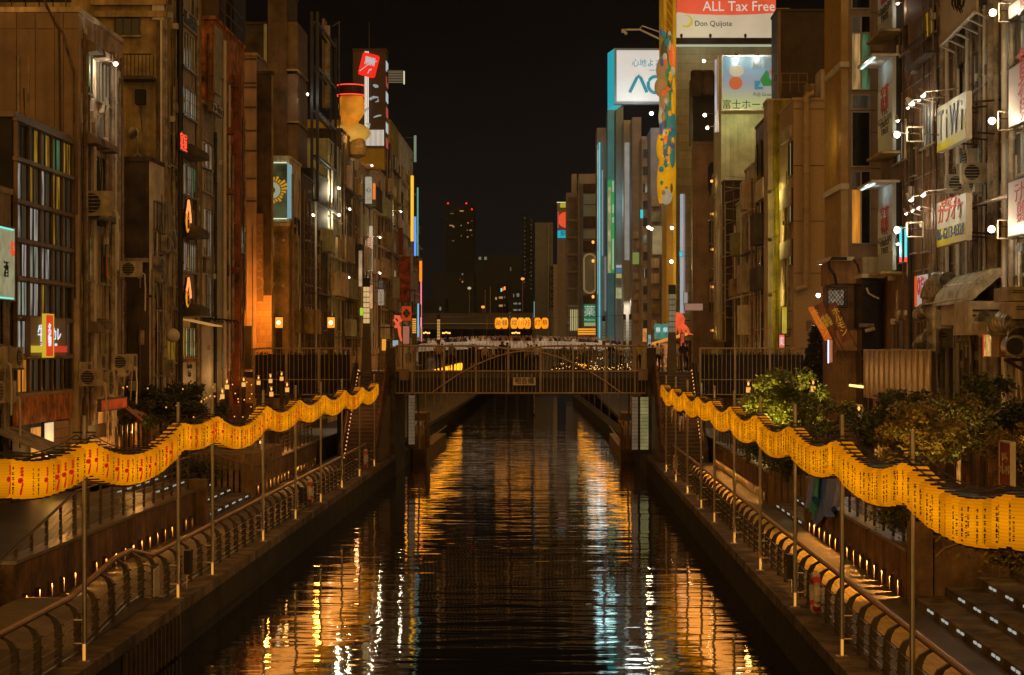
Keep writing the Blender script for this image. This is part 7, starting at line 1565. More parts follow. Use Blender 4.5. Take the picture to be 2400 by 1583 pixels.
# tax free billboard on the pale tower, with the yellow wheel frame
Yd = 190.0; b = B('discount_store_tower', Xp(1583, Yd), Yd, 205, 40, mat('clapboard_grey', (.34, .33, .25), .7, .12, .8, .25, brick=(9, .85, .02)), 1, 'tall pale clapboard tower carrying the red and white tax free billboard', depth=11, zb=8)
yd = Yd-.8; t = thing('tax_free_billboard', (Xp(1695, Yd), yd, Zp(92, Yd)), 'huge lit billboard, red above and white below, with the store name', 'billboard')
MB().box(Xp(1585, Yd), Xp(1816, Yd), yd, yd+.7, Zp(92, Yd), Zp(33, Yd)).build('white_panel', glow('bill_white', (.52, .50, .40), .62, (.5, .5, .4), .1, .6), t)
P = [(1585, -60), (1816, -60), (1816, 34)]+[(1816-231*i/10, 34-7*(1-abs(1-2*i/10)**2)*0+(-5*sin(pi*i/10)*-1)) for i in range(1, 10)]+[(1585, 31)]
MB().poly([(Xp(a, Yd), yd-.05, Zp(c_, Yd)) for a, c_ in P], 1, .6).build('red_panel', glow('bill_red', (.78, .10, .055), .62, (.5, .1, .05), .15, .6), t)
tx('ALL Tax Free', 1.35, glow('bill_letters', (.75, .70, .55), .85), 1732, 16, yd-.08, Xp(1817, Yd)-Xp(1649, Yd), t); tx('Don Quijote', .75, PAINTK, 1672, 56, yd-.03, Xp(1715, Yd)-Xp(1629, Yd), t)
q = MB(); cx, cz = Xp(1608, Yd), Zp(54, Yd)
P = [(.6*cos(a), .6*sin(a)) for a in [-2.4+4.3*i/16 for i in range(17)]]+[(-.12+.5*cos(a), .08+.48*sin(a)) for a in [1.9-4.0*i/12 for i in range(13)]]
q.poly([(cx+a, yd-.05, cz+c_) for a, c_ in P], 1, .03); q.build('yellow_crescent', glow('crescent_yellow', (.75, .60, .02), .7), t); 
for px_ in (1597, 1665, 1747): MB().tube([Wp(px_, 92, yd-.6), Wp(px_, 83, yd-.9)], .06, 6).tube([Wp(px_, 86, yd-.9), Wp(px_, 82, yd-1.2)], .13, 8).build('lamp', BLACK, t)
MB().box(Xp(1583, Yd), Xp(1816, Yd), yd-.2, Yd, Zp(106, Yd), Zp(93, Yd)).build('dark_gutter', WALLK, t); MB().box(Xp(1583, Yd), Xp(1816, Yd), yd-.1, Yd, Zp(110, Yd), Zp(108, Yd)).build('light_bar', glow('bar_green', (.55, .6, .4), .7), t)
lamp('billboard_wash', Wp(1640, 118, yd-2.5), (1, .92, .6), 150, .3, t)
t = thing('yellow_wheel_frame', (Xp(1570, 188), 188, 1.5), 'towering yellow amusement wheel frame seen edge-on, with painted relief figures', 'ferris wheel')
YW = glow('wheel_yellow', (.62, .32, .008), .30, (.5, .28, .01), .45, .5); YW2 = glow('wheel_yellow_deep', (.40, .18, .005), .20, (.3, .15, .01), .5, .8)  # frame colours glow a little in place of light falling on them
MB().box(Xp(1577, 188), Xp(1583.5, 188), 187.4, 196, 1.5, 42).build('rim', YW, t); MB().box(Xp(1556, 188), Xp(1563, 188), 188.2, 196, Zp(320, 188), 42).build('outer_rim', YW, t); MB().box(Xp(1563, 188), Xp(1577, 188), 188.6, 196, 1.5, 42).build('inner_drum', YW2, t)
xb = MB()
for i in range(16): xb.tube([Wp(1563, 40+i*22-40, 188.1), Wp(1577, 40+i*22-18, 188.1)], .06, 5)
xb.build('braces', YW, t)
def blob(px_, py_, rx, rz_, m_, nm, y=187): q = MB(); q.sm = True; q.ell(Wp(px_, py_, y), (rx, .7, rz_), 14, 9); q.build(nm, m_, t)
G1 = glow('relief_tan', (.42, .24, .08), .38, (.4, .25, .1), .3, 1); G2 = glow('relief_green', (.01, .22, .07), .42, (.05, .3, .1)); G3 = glow('relief_red', (.85, .12, .02), .6, (.5, .1, .02)); G4 = glow('relief_teal', (.03, .20, .18), .42, (.05, .2, .2)); G5 = glow('relief_blue', (.08, .12, .20), .4, (.1, .12, .2)); G6 = glow('relief_amber', (.80, .36, .005), .55, (.5, .3, .02), .2, 1); G7 = glow('relief_olive', (.09, .07, .025), .5, (.1, .08, .03)); G8 = glow('relief_white', (.5, .45, .3), .45, (.4, .4, .3))  # relief colours glow too, as if lit from outside
for a in ((1566, 95, .35, .9, G7, 'crest'), (1562, 120, .55, 1.2, G7, 'hood_shape'), (1556, 165, .75, 1.3, G1, 'upper_shape'), (1552, 205, .75, 1.0, G1, 'middle_shape'), (1562, 232, .6, 1.6, G1, 'lower_shape'), (1569, 200, .40, 4.6, G2, 'green_band'), (1572, 140, .38, 1.6, G3, 'red_ribbon'), (1576, 230, .3, 2.2, G6, 'yellow_band'), (1569, 300, .65, 2.3, G4, 'teal_shape'), (1556, 300, .45, 2.1, G5, 'slate_shape'), (1551, 275, .32, 1.0, G8, 'pale_scroll'), (1548, 345, .4, 1.3, G6, 'amber_scroll'), (1562, 345, .55, 1.8, G5, 'slate_tail'), (1564, 405, .85, 2.9, G6, 'amber_gondola'), (1548, 430, .35, 2.0, G6, 'amber_edge'), (1573, 370, .4, 2.0, G4, 'teal_tail'), (1561, 458, .62, .9, G8, 'white_belly')): blob(*a)
rd = random.Random(6); PAL = [G1, G2, G3, G4, G5, G6, G7, G8]
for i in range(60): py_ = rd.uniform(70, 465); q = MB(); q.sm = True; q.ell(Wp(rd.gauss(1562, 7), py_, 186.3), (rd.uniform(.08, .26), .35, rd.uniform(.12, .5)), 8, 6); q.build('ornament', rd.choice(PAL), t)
lamp('wheel_light', Wp(1545, 300, 183), (1, .75, .3), 130, .3, t)
for i, (px_, py_, p_) in enumerate(((1575, 534, 160), (1574, 613, 240), (1520, 533, 70), (1527, 536, 50))):
    flood(Wp(px_, py_, 182), Wp(px_+8, py_-3, 186), Wp(px_-12, py_+30, 181), ['upper star-bright lamp at the foot of the yellow wheel', 'lower star-bright lamp at the foot of the yellow wheel', 'first of a close pair of lamps left of the yellow wheel', 'second of a close pair of lamps left of the yellow wheel'][i], (1, .72, .3), p_, .15, [14, 20, 9, 9][i])
flood(Wp(1527, 266, 215), Wp(1540, 262, 220), Wp(1515, 300, 212), 'star-bright lamp on the grey wall below the white appliance billboard', (1, .95, .8), 320, .2, 22)
t = thing('gooseneck_floodlight', Wp(1465, 75, 225), 'long bent lamp arm reaching out over the white appliance billboard', 'lamp')
MB().tube([Wp(1553, 95, 225), Wp(1500, 70, 225), Wp(1467, 70, 225)], .12, 6).tube([Wp(1553, 78, 225), Wp(1505, 61, 225), Wp(1498, 70, 225)], .08, 6).build('arm', WHITEP, t); MB().tube([Wp(1461, 69, 225), Wp(1461, 77, 225)], .25, 8).tube([Wp(1469, 76, 225), Wp(1464, 80, 225)], .2, 8).build('lamp_head', WHITEP, t)
# dark tank block and brown blocks in the middle
b = B('water_tank_block', Xp(1624, 178), 178, 183, Zp(176, 178), WALLK, 1, 'dark rooftop water tanks standing in front of the pale clapboard tower', depth=2.0, zb=Zp(330, 178), cope=False, cat='tank')
for i in range(2): MB().lathe([(.55, 0), (.6, .1), (.6, 2.1), (.5, 2.3)], 14, (Xp(1634+i*24, 177.3), 177.3, Zp(228, 178))).build('tank', WALLD, b.t)
b = B('arch_front_block', Xp(1624, 176), 176, 178, Zp(338, 176), WALLB, 1, 'brown block with a tall arched opening below the water tanks', depth=2.2, zb=1.5)
P = [(-.5, 0), (.5, 0), (.5, 2.6)]+[(.5*cos(a), 2.6+.5*sin(a)) for a in [pi*i/8 for i in range(1, 8)]]+[(-.5, 2.6)]
for zz in (Zp(430, 176), Zp(560, 176), Zp(700, 176)): MB().poly([(Xp(1671, 176)+a*.9, 175.93, zz-1.2+c_) for a, c_ in P], 1, .06).build('arched_opening', WALLK, b.t)
# small orange lamps down that block
for i, (px_, py_) in enumerate(((1668, 425), (1669, 502), (1669, 585), (1669, 673), (1669, 775))): 
    t = thing('small_orange_lamp', Wp(px_, py_, 170), 'small orange pendant lamp on the brown arched block, %s' % ['highest', 'second from the top', 'third from the top', 'fourth from the top', 'lowest'][i], 'lamp', 'orange pendant lamps'); q = MB(); q.sm = True; q.ell(Wp(px_, py_, 170), (.13, .13, .13), 8, 6); q.build('glass', glow('orange_small', (1, .42, .08), 1.6), t); MB().tube([Wp(px_, py_-4, 170), Wp(px_, py_-8, 170), Wp(px_+10, py_-8, 170)], .03, 4).build('arm', IRON, t); lamp('small_light', Wp(px_-2, py_+3, 169.6), (1, .5, .15), 12, .1, t)
frame_tower(1688, 1700, 480, 800, 152, 3, mat('pale_steel', (.32, .26, .18), .5, .2), 'pale steel pipe rack beside the ivory building with loose cables', 2.2, .05)
frame_tower(1668, 1676, 440, 800, 160, 3, BRONZE, 'brown steel service frame among the right row fronts', 2.0, .05)
for i, px_ in enumerate((1596, 1600, 1604)): 
    t = thing('tube_light', Wp(px_, 600, 186-i*3), ['long blue-white tube light beside the yellow wheel', 'long white tube light right of the blue-white one', 'long lilac tube light, last of the three beside the yellow wheel'][i], 'light'); Y = 186-i*3
    MB().box(Xp(px_, Y)-.07, Xp(px_, Y)+.07, Y, Y+.1, Zp(735, Y), Zp(455, Y)).build('tube', glow('tube_%d' % i, [(.45, .55, .7), (.6, .58, .5), (.40, .32, .42)][i], [.7, .6, .5][i]), t)
sign_proj(Xp(1547, 215), 215, Zp(597, 215), Zp(530, 215), 1.7, 'cream board on brackets left of the lower bright lamps', glow('cream_board', (.45, .38, .2), .38, (.4, .35, .2), .3, 1), None, s=1)
sign_proj(Xp(1626, 175), 175, Zp(728, 175), Zp(712, 175), 1.6, 'pale pink blank lit board over the octopus stall', glow('pink_board', (.42, .26, .2), .42, (.4, .3, .25)), None, s=1)
sign_proj(Xp(1607, 178), 178, Zp(715, 178), Zp(685, 178), .35, 'white narrow sign above the octopus figure', glow('sign_white2', (.55, .5, .45), .5), None, s=1)
sign_proj(Xp(1504, 235), 235, Zp(512, 235), Zp(492, 235), .35, 'small bright cyan sign on the far right row', glow('cyan_small', (.05, .7, .8), .8), None, s=1)
sign_proj(Xp(1596, 182), 182, Zp(602, 182), Zp(590, 182), .3, 'tiny cyan sign beside the tube lights', glow('cyan_small', ()), None, s=1)
sign_proj(Xp(1490, 240), 240, Zp(620, 240), Zp(592, 240), .8, 'green and cream small sign on the far right row', glow('green_cream', (.35, .4, .1), .5), None, s=1)
sign_proj(Xp(1832, 120.8), 120.8, Zp(815, 120.8), Zp(785, 120.8), .32, 'small red and white lit sign at the foot of the yellow netting', glow('red_white', (.85, .12, .08), .7, (.5, .3, .3)), [('火\n丸', .3, LITW, 0, 0, None)], s=1)
sign_proj(Xp(1838, 121.2), 121.2, Zp(782, 121.2), Zp(720, 121.2), .30, 'tall yellow lit sign at the edge of the netting', glow('yellow_tall', (.6, .5, .05), .55, (.4, .35, .05), .4, 2), None, s=1)
# octopus figure, teal signs, orange stall roof
t = thing('octopus_figure', Wp(1588, 760, 160), 'glowing coral octopus figure above the right end of the bridge', 'neon figure'); OC = glow('octopus_glow', (.95, .12, .035), .72, (.5, .1, .05), .2, 2)
q = MB(); q.sm = True; q.ell(Wp(1588, 750, 160), (.60, .5, .62), 16, 10); q.build('head', OC, t)
for i in range(6):
    a = -1.1+i*.44; q = MB(); q.sm = True; c_ = Wp(1588, 760, 160); q.tube([(c_[0]+a*.3, 160, c_[2]), (c_[0]+a*.7, 159.8, c_[2]-.4), (c_[0]+a*.85, 159.8, c_[2]-.8), (c_[0]+a*1.15, 159.8, c_[2]-.75-.1*(i % 2))], [.17, .14, .09, .03], 8); q.build('arm', OC, t)
MB().tube([Wp(1600, 752, 160), Wp(1618, 752, 160)], .05, 5).build('bracket', IRON, t)
for i, px_ in enumerate((1542, 1559)):
    t = thing('barrel_lantern', Wp(px_, 775, 150), '%s teal barrel-shaped lantern sign with white characters by the octopus' % ['left', 'right'][i], 'lantern', 'teal barrel lanterns'); c_ = Wp(px_, 796, 150); q = MB(); q.sm = True; q.lathe([(.24, 0), (.29, .2), (.29, 1.0), (.24, 1.2)], 14, c_); q.build('barrel', glow('teal_barrel', (.08, .30, .24), .5, (.1, .3, .25), .3, 3), t); o = rel('lettering', text_mesh('祭', .4, LITW), t, (0, -.32, c_[2]+.7-ORG[t.name][2]))
    MB().tube([(c_[0], 150, c_[2]+1.2), (c_[0], 150, c_[2]+1.4)], .04, 5).build('hook', IRON, t)
t = thing('stall_roof', Wp(1568, 798, 140), 'sloping orange lit stall roof behind the right end of the bridge', 'roof')
P = [Wp(1525, 806, 140), Wp(1612, 780, 140), Wp(1612, 786, 140), Wp(1525, 811, 140)]; MB().poly(P, 1, 5).build('roof', glow('roof_orange', (1, .38, .05), .62, (.5, .2, .05), .2, 1), t); MB().box(Xp(1530, 141), Xp(1610, 141), 141, 141.1, 5.9, Zp(806, 141)).build('lit_counter', glow('stall_warm', (.8, .35, .12), .42, (.2, .1, .05), .8, 3), t)
for i, (a, w_, c2, lb) in enumerate(((1511, 10, (.9, .35, .1), 'small orange-framed poster case at the right end of the bridge'), (1514, 7, (.3, .5, .5), 'teal lit kiosk panel at the right end of the bridge'), (1599, 8, (.85, .05, .03), 'red lit panel behind the people at the right of the pillar lantern'))):
    Yk = [135, 131, 128][i]; sign_proj(Xp(a+(8 if i == 1 else 0), Yk), Yk, Zp([802, 815, 815][i], Yk), Zp([770, 785, 782][i], Yk), w_*Yk/F, lb, glow('case_%d' % i, c2, .5, (.2, .2, .2), .5, 4), None, s=1, arm=False)
# --- far right end, bending in
def slab(px0, px1, top, Y, d, m_, label, zb=1.2, name='far_building'):
    X0, X1 = Xp(px0, Y), Xp(px1, Y); b = B(name, X0, Y, Y+d, Zp(top, Y), m_, 1, label, depth=X1-X0, zb=zb, cope=False); return b
PKW = mat('mauve_wall', (.36, .34, .38), .8, .12, .6, .2); GRW = mat('grey_panel_wall', (.28, .32, .38), .75, .12, .5, .2); BLW = mat('blue_grey_wall', (.28, .38, .46), .6, .12, .6, .2)
b = slab(1525, 1556, 300, 226, 8, PKW, 'mauve building with stacked boxes behind the yellow wheel')
for i in range(9): boxpart(b, 'f', Xp(1527, 226), Xp(1545, 226), Zp(485+i*36, 226), Zp(462+i*36, 226), .6, random.choice(FARMATS[:5]), 'stacked_box')
b = slab(1504, 1524, 320, 236, 8, WALLE, 'brown beige building with rows of small white windows')
for j in range(11):
    win(b, 'f', (Xp(1506, 236), Xp(1520, 236), Zp(350+j*40+22, 236), Zp(350+j*40, 236)), 5, ['cool', 'dark'] if j in (2, 5, 7) else 'dark', 'white', 0, False)
b = slab(1482, 1503, 275, 246, 8, PKW, 'pinkish stepped building beside the grey lit tower')
for j in range(10): boxpart(b, 'f', Xp(1484+(j % 2)*7, 246), Xp(1496+(j % 2)*4, 246), Zp(560+j*24, 246), Zp(544+j*24, 246), .5, random.choice(FARMATS[:5]), 'stacked_box')
b = slab(1462, 1481, 282, 254, 8, mat('lit_white_wall', (.40, .40, .38), .7, .1), 'tall whitish building washed by lamps below the appliance billboard')
boxpart(b, 'f', Xp(1464, 254), Xp(1475, 254), Zp(610, 254), Zp(335, 254), .2, glow('pale_vertical', (.34, .36, .33), .55, (.3, .3, .3), .2, 1), 'lit_vertical_board'); boxpart(b, 'f', Xp(1478, 254), Xp(1480.5, 254), Zp(560, 254), Zp(335, 254), .2, glow('lilac_vertical', (.30, .22, .34), .6), 'lilac_tube')
b = slab(1444, 1461, 250, 262, 8, BLW, 'grey panel tower carrying small blue and yellow signs')
for ya, yb, m_ in ((630, 640, glow('s_blue', (.08, .22, .40), .6)), (642, 652, glow('s_yellow', (.60, .52, .15), .6)), (675, 700, glow('s_cream', (.50, .52, .25), .6, (.3, .3, .2), .4, 3)), (622, 628, glow('s_white', (.6, .6, .5), .6))): boxpart(b, 'f', Xp(1444, 262), Xp(1461, 262), Zp(yb, 262), Zp(ya, 262), .3, m_, 'small_sign')
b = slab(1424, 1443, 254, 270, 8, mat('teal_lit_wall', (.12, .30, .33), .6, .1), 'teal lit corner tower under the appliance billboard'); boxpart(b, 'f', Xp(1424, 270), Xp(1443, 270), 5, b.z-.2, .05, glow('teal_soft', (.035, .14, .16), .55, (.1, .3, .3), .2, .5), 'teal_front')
rbm = MB().box(0, .06, -.12, 0, 0, 24).mesh('rib', mat('blue_rib', (.2, .3, .33), .5))
for i in range(9): link('rib', rbm, b.t, (Xp(1425+i*2, 270), 269.9, 6))
t = thing('green_billboard', Wp(1432, 520, 266), 'tall green and cream billboard on the teal corner tower', 'billboard')
MB().box(Xp(1424, 266), Xp(1440, 266), 266, 266.5, Zp(640, 266), Zp(422, 266)).build('panel', glow('bb_green', (.02, .30, .08), .7, (.02, .2, .05)), t); MB().box(Xp(1425, 266), Xp(1431, 266), 265.9, 266, Zp(640, 266), Zp(440, 266)).build('cream_figure_band', glow('bb_cream', (.60, .45, .22), .6, (.4, .3, .2), .6, .8), t)
for ya, yb in ((425, 450), (480, 500), (510, 522), (560, 632)): MB().box(Xp(1435, 266), Xp(1438.5, 266), 265.85, 265.95, Zp(yb, 266), Zp(ya, 266)).build('white_block', glow('bb_white', (.6, .65, .5), .6), t)
Ya = 222.0; t = thing('appliance_billboard', Wp(1500, 242, Ya), 'big white lit billboard with teal letters and a teal side face', 'billboard')
MB().box(Xp(1445, Ya), Xp(1570, Ya), Ya, Ya+1, Zp(239, Ya), Zp(118, Ya)).build('panel', glow('bb_bright', (.66, .68, .66), .72, (.5, .5, .5), .08, .5), t); q = MB()
q.box(Xp(1440, Ya), Xp(1445, Ya), Ya-.2, Ya+1, Zp(244, Ya), Zp(114, Ya)).box(Xp(1445, Ya), Xp(1570, Ya), Ya-.2, Ya+1, Zp(118, Ya), Zp(114, Ya)).box(Xp(1445, Ya), Xp(1570, Ya), Ya-.2, Ya+1, Zp(244, Ya), Zp(239, Ya)).build('frame', GRW, t)
xa_, xb_ = Xp(1440, Ya), Xp(1424, Ya+12)
MB().add([(xa_, Ya, Zp(244, Ya)), (xb_, Ya+12, Zp(258, Ya+12)), (xb_, Ya+12, Zp(125, Ya+12)), (xa_, Ya, Zp(114, Ya)), (xa_+1, Ya+.5, Zp(244, Ya)), (xb_+1, Ya+12, Zp(258, Ya+12)), (xb_+1, Ya+12, Zp(125, Ya+12)), (xa_+1, Ya+.5, Zp(114, Ya))], [(0, 1, 2, 3), (4, 7, 6, 5), (3, 2, 6, 7), (1, 5, 6, 2), (0, 4, 5, 1)]).build('teal_face', glow('bb_tealface', (.02, .45, .52), .75), t)
TEAL = glow('bb_teal', (.02, .26, .30), .9)
tx('心地よさ', .95, TEAL, 1516, 149, Ya-.06, Xp(1549, Ya)-Xp(1481, Ya), t)
def band(pts, r_, nm): MB().tube([Wp(a, c_, Ya-.05) for a, c_ in pts], r_, 6).build(nm, TEAL, t)
band([(1476, 217), (1492, 184), (1497, 179), (1502, 184), (1516, 217)], .20, 'letter_stroke'); band([(1536+17*cos(a), 199-19*sin(a)) for a in [2*pi*i/20 for i in range(21)]], .20, 'letter_ring')
band([(1522, 165), (1550, 165)], .03, 'thin_line')
lamp('billboard_wash', Wp(1490, 262, Ya-3), (.9, 1, .95), 500, 1.2, t); lamp('billboard_wash', Wp(1418, 480, 258), (.55, .95, 1), 300, 1.4, t); lamp('billboard_wash', Wp(1400, 700, 262), (1, .85, .7), 130, 1.3, t)
b = slab(1399, 1423, 300, 276, 8, PKW, 'pale far building with cyan neon verticals')
for px_, w_, m_, ya, yb in ((1400.5, 1.6, glow('v_white', (.62, .60, .56), .6, (.3, .3, .3), .3, .6), 340, 690), (1405, 3.4, neon('cyanv', (.08, .62, .66), .8), 335, 800), (1412, 2.6, glow('v_pale', (.38, .46, .46), .55), 400, 600), (1418, 3.0, glow('v_dark', (.02, .03, .035), 1), 420, 600), (1419, 5.0, glow('v_grey', (.24, .22, .22), .6), 602, 730)): boxpart(b, 'f', Xp(px_-w_/2, 276), Xp(px_+w_/2, 276), Zp(yb, 276), Zp(ya, 276), .4, m_, 'neon_vertical')
boxpart(b, 'f', Xp(1397, 276), Xp(1402, 276), Zp(352, 276), Zp(340, 276), .4, PKW, 'cap')
b = slab(1356, 1398, 408, 288, 10, PKW, 'mauve far building with upright fins and a green pharmacy sign'); Yf = 288
for i in range(8): boxpart(b, 'f', Xp(1337+i*3.4, Yf), Xp(1338+i*3.4, Yf), 5, Zp(430, Yf), .8, mat('fin_beige', (.33, .27, .22), .6), 'fin') if i > 5 else None
for i, (ya, yb, m_) in enumerate(((432, 452, WALLD), (456, 480, BLW), (482, 508, BLW), (511, 534, WALLD), (540, 560, GRW), (565, 590, WALLD), (596, 690, GRW), (694, 712, WALLD))): boxpart(b, 'f', Xp(1367, Yf), Xp(1397, Yf), Zp(yb, Yf), Zp(ya, Yf), .5, m_, 'balcony_panel')
q = MB(); q.tube([(Xp(1382, Yf)+.85*cos(a)*1.0, Yf-.7, Zp(642, Yf)+(2.0 if sin(a) > 0 else -2.0)+.85*sin(a)) for a in [2*pi*i/24 for i in range(25)]], .16, 6); q.build('oval_ring', glow('ring_gold', (.40, .24, .08), .5), b.t)
for i, py_ in enumerate((568, 612, 696)): q = MB(); q.ell(Wp(1390, py_, Yf-1), (.2, .2, .25), 8, 6); q.build('orange_globe', glow('orange_small', ()), b.t)
t = thing('pharmacy_sign', Wp(1384, 735, Yf-1.2), 'green pharmacy sign with a large white character and English word below', 'sign'); MB().box(Xp(1368, Yf), Xp(1396, Yf), Yf-1.3, Yf-1.1, Zp(765, Yf), Zp(714, Yf)).build('panel', glow('ph_green', (.015, .16, .075), .7, (.02, .2, .1)), t)
tx('薬', 1.7, glow('ph_white', (.6, .62, .5), .7), 1382, 731, Yf-1.35, None, t); tx('Medicine', .45, glow('ph_white', ()), 1382, 750, Yf-1.35, None, t); MB().box(Xp(1369, Yf), Xp(1395, Yf), Yf-1.34, Yf-1.31, Zp(765, Yf), Zp(757, Yf)).build('cream_base', glow('ph_cream', (.5, .5, .2), .6), t)
t = thing('amber_shop_front', Wp(1375, 777, Yf-1), 'shop front with three stacked amber light bars under the pharmacy sign', 'shop front')
for i in range(3): MB().box(Xp(1354, Yf), Xp(1396, Yf), Yf-1.6, Yf-1.4, Zp(774+i*5.4, Yf), Zp(770.6+i*5.4, Yf)).build('light_bar', glow('amber_bar', (1, .42, .03), .9), t)
MB().box(Xp(1354, Yf), Xp(1396, Yf), Yf-1.39, Yf-1.2, Zp(790, Yf), Zp(769, Yf)).build('fascia', WALLF, t)
b = slab(1327, 1355, 452, 296, 8, mat('fin_wall', (.26, .23, .26), .8, .1), 'finned mauve building at the far right end of the canal')
for i in range(9): boxpart(b, 'f', Xp(1332+i*2.6, 296), Xp(1333+i*2.6, 296), 5, Zp(462, 296), .5, mat('fin_beige', ()), 'fin')
for i in range(7): boxpart(b, 'f', Xp(1329, 296), Xp(1355, 296), Zp(520+i*40, 296), Zp(515+i*40, 296), .6, mat('fin_wall', ()), 'floor_band')
for i in range(5): boxpart(b, 'f', Xp(1337+i*4.2, 295), Xp(1338.6+i*4.2, 295), Zp(775, 295), Zp(726, 295), 1.6, glow('greenish_rod', (.75, .65, .28), .7), 'lit_rod')
b = slab(1340, 1352, 408, 298, 8, PKW, 'upper setback of the finned far building')
t = thing('red_disc_sign', Wp(1317, 520, 310), 'far lit sign with half a red disc, a yellow top and a cyan panel', 'billboard'); Yq = 310
MB().box(Xp(1306, Yq), Xp(1330, Yq), Yq, Yq+3, Zp(800, Yq), Zp(478, Yq)).build('tower', mat('fin_wall', ()), t); MB().box(Xp(1313, Yq), Xp(1329, Yq), Yq-.2, Yq, Zp(487, Yq), Zp(477, Yq)).build('yellow_top', glow('rd_yellow', (.5, .45, .02), .7, (.3, .3, .05)), t)
MB().box(Xp(1305, Yq), Xp(1329, Yq), Yq-.2, Yq, Zp(476, Yq), Zp(474, Yq)).build('white_bar', glow('rd_white', (.8, .8, .5), .9), t)
P = [(1.25*cos(a), 1.25*sin(a)) for a in [pi/2+pi*i/14 for i in range(15)]]; MB().poly([(Xp(1326.5, Yq)+a, Yq-.3, Zp(516, Yq)+c_) for a, c_ in P], 1, .1).build('red_disc', glow('rd_red', (1, .09, .03), .8), t)
MB().box(Xp(1307, Yq), Xp(1310, Yq), Yq-.3, Yq-.1, Zp(535, Yq), Zp(497, Yq)).build('red_edge', glow('rd_edge', (.6, .12, .08), .6), t); MB().box(Xp(1307, Yq), Xp(1327, Yq), Yq-.3, Yq-.1, Zp(558, Yq), Zp(541, Yq)).build('cyan_panel', glow('rd_cyan', (.01, .50, .62), .8), t)
tx('駅', .9, PAINTK, 1320, 549, Yq-.35, None, t)
b = slab(1297, 1306, 620, 330, 8, mat('fin_wall', ()), 'narrow dark far block beside the slab tower'); b = slab(1254, 1296, 522, 340, 8, mat('slab_grey', (.14, .15, .18), .8, .1), 'grey far slab tower right of the gap')
boxpart(b, 'f', Xp(1284.5, 340), Xp(1286, 340), 5, b.z, .4, PKW, 'seam'); boxpart(b, 'f', Xp(1291, 340), Xp(1299, 340), Zp(720, 340), Zp(625, 340), .4, WALLK, 'vertical_sign')
q = MB()
for i in range(5): q.tube([(Xp(1295, 339)+.28*cos(a), 339.3, Zp(638+i*18, 339)+.3*sin(a)) for a in [2*pi*k/8 for k in range(9)]], .06, 4)
q.build('sign_rings', PKW, b.t)
# patched sheets and small vents that break up the bare walls on both banks
PM_ = [mat('patch_grey', (.34, .33, .30), .7, .3, 2, .5), mat('patch_rust', (.26, .12, .05), .8, .4, 3, .6), mat('patch_cream', (.56, .47, .33), .7, .25, 2, .6), mat('patch_dark', (.07, .055, .04), .7, .3, 2)]
rd = random.Random(44)
for bb_, n_p, zr in ((L2, 16, (3, 18)), (L3, 12, (4, 23)), (L4, 8, (4, 24)), (L5, 7, (4, 18)), (L6, 16, (4, 22)), (R1, 10, (3, 16)), (R2, 22, (3, 20)), (R3, 22, (4, 22))):
    for i in range(n_p):
        u = rd.uniform(bb_.Y0+.2, bb_.Y1-1.2); z = rd.uniform(*zr); w = rd.uniform(.3, 1.1); h = rd.uniform(.3, 2.2)
        boxpart(bb_, 'c', u, u+w, z, z+h, rd.choice((.02, .03, .045)), rd.choice(PM_), 'patch_sheet')
        if i % 3 == 0: boxpart(bb_, 'c', u+w+.1, u+w+.35, z, z+.25, .2, WHITEP, 'vent_cap')
# ================================================================ FAR END OF THE CANAL
def tower(px0, px1, top, Y, m_, label, lights, name='distant_tower', d=15):
    b = slab(px0, px1, top, Y, d, m_, label, 0, name)
    for (px_, py_, w, h, col) in lights: boxpart(b, 'f', Xp(px_-w/2, Y), Xp(px_+w/2, Y), Zp(py_+h/2, Y), Zp(py_-h/2, Y), .3, glow('far_win_%s' % col, {'w': (.75, .38, .12), 'c': (.40, .42, .40), 'd': (.28, .15, .07), 'g': (.30, .33, .22)}[col], {'w': .5, 'c': .35, 'd': .35, 'g': .45}[col]), 'lit_window')
    return b
DT = mat('distant_dark', (.006, .007, .010), .9, .2, .05); DT2 = mat('distant_dark_warm', (.014, .016, .021), .9, .2, .05)
rd = random.Random(77)
lt = [(1082, 495, 9, 3, 'w'), (1059, 501, 8, 2.5, 'd'), (1058, 529, 9, 2.5, 'w'), (1063, 532, 4, 3, 'w'), (1062, 565, 5, 2.5, 'd'), (1097, 523, 3, 3, 'w'), (1103, 540, 6, 2.5, 'w'), (1095, 540, 2, 2.5, 'c'), (1096, 556, 3, 3, 'w'), (1081, 529, 2.5, 3, 'c'), (1081, 553, 2, 5, 'd'), (1106, 518, 3, 2, 'd'), (1106, 552, 3, 2, 'd'), (1047, 513, 2, 2, 'd')]
b = tower(1045, 1110, 484, 620, DT, 'dark distant high-rise with scattered lit windows and red roof lights', lt)
for i, (px_, py_) in enumerate(((1050, 477), (1093, 477), (1106, 491))): q = MB(); q.ell(Wp(px_, py_, 619), (.28, .28, .28), 6, 5); q.build('aviation_light', glow('aviation_red', (1, .02, .01), 2), b.t); MB().tube([Wp(px_, py_, 619.4), Wp(px_, 490, 619.4)], .08, 4).build('mast', DT, b.t)
tower(1226, 1250, 510, 640, DT, 'dark distant tower with two thin columns of dotted lights', [(1230+(i % 2)*15, 512+i*5, 1.6, 2.2, 'd' if i % 3 else 'g') for i in range(34)])
tower(1112, 1222, 598, 560, DT2, 'broad dark distant block behind the elevated road', [(1125, 606, 6, 7, 'g'), (1138, 606, 6, 7, 'g'), (1084+30, 659, 3, 5, 'd'), (1197, 631, 3, 9, 'd'), (1163, 700, 5, 6, 'w')])
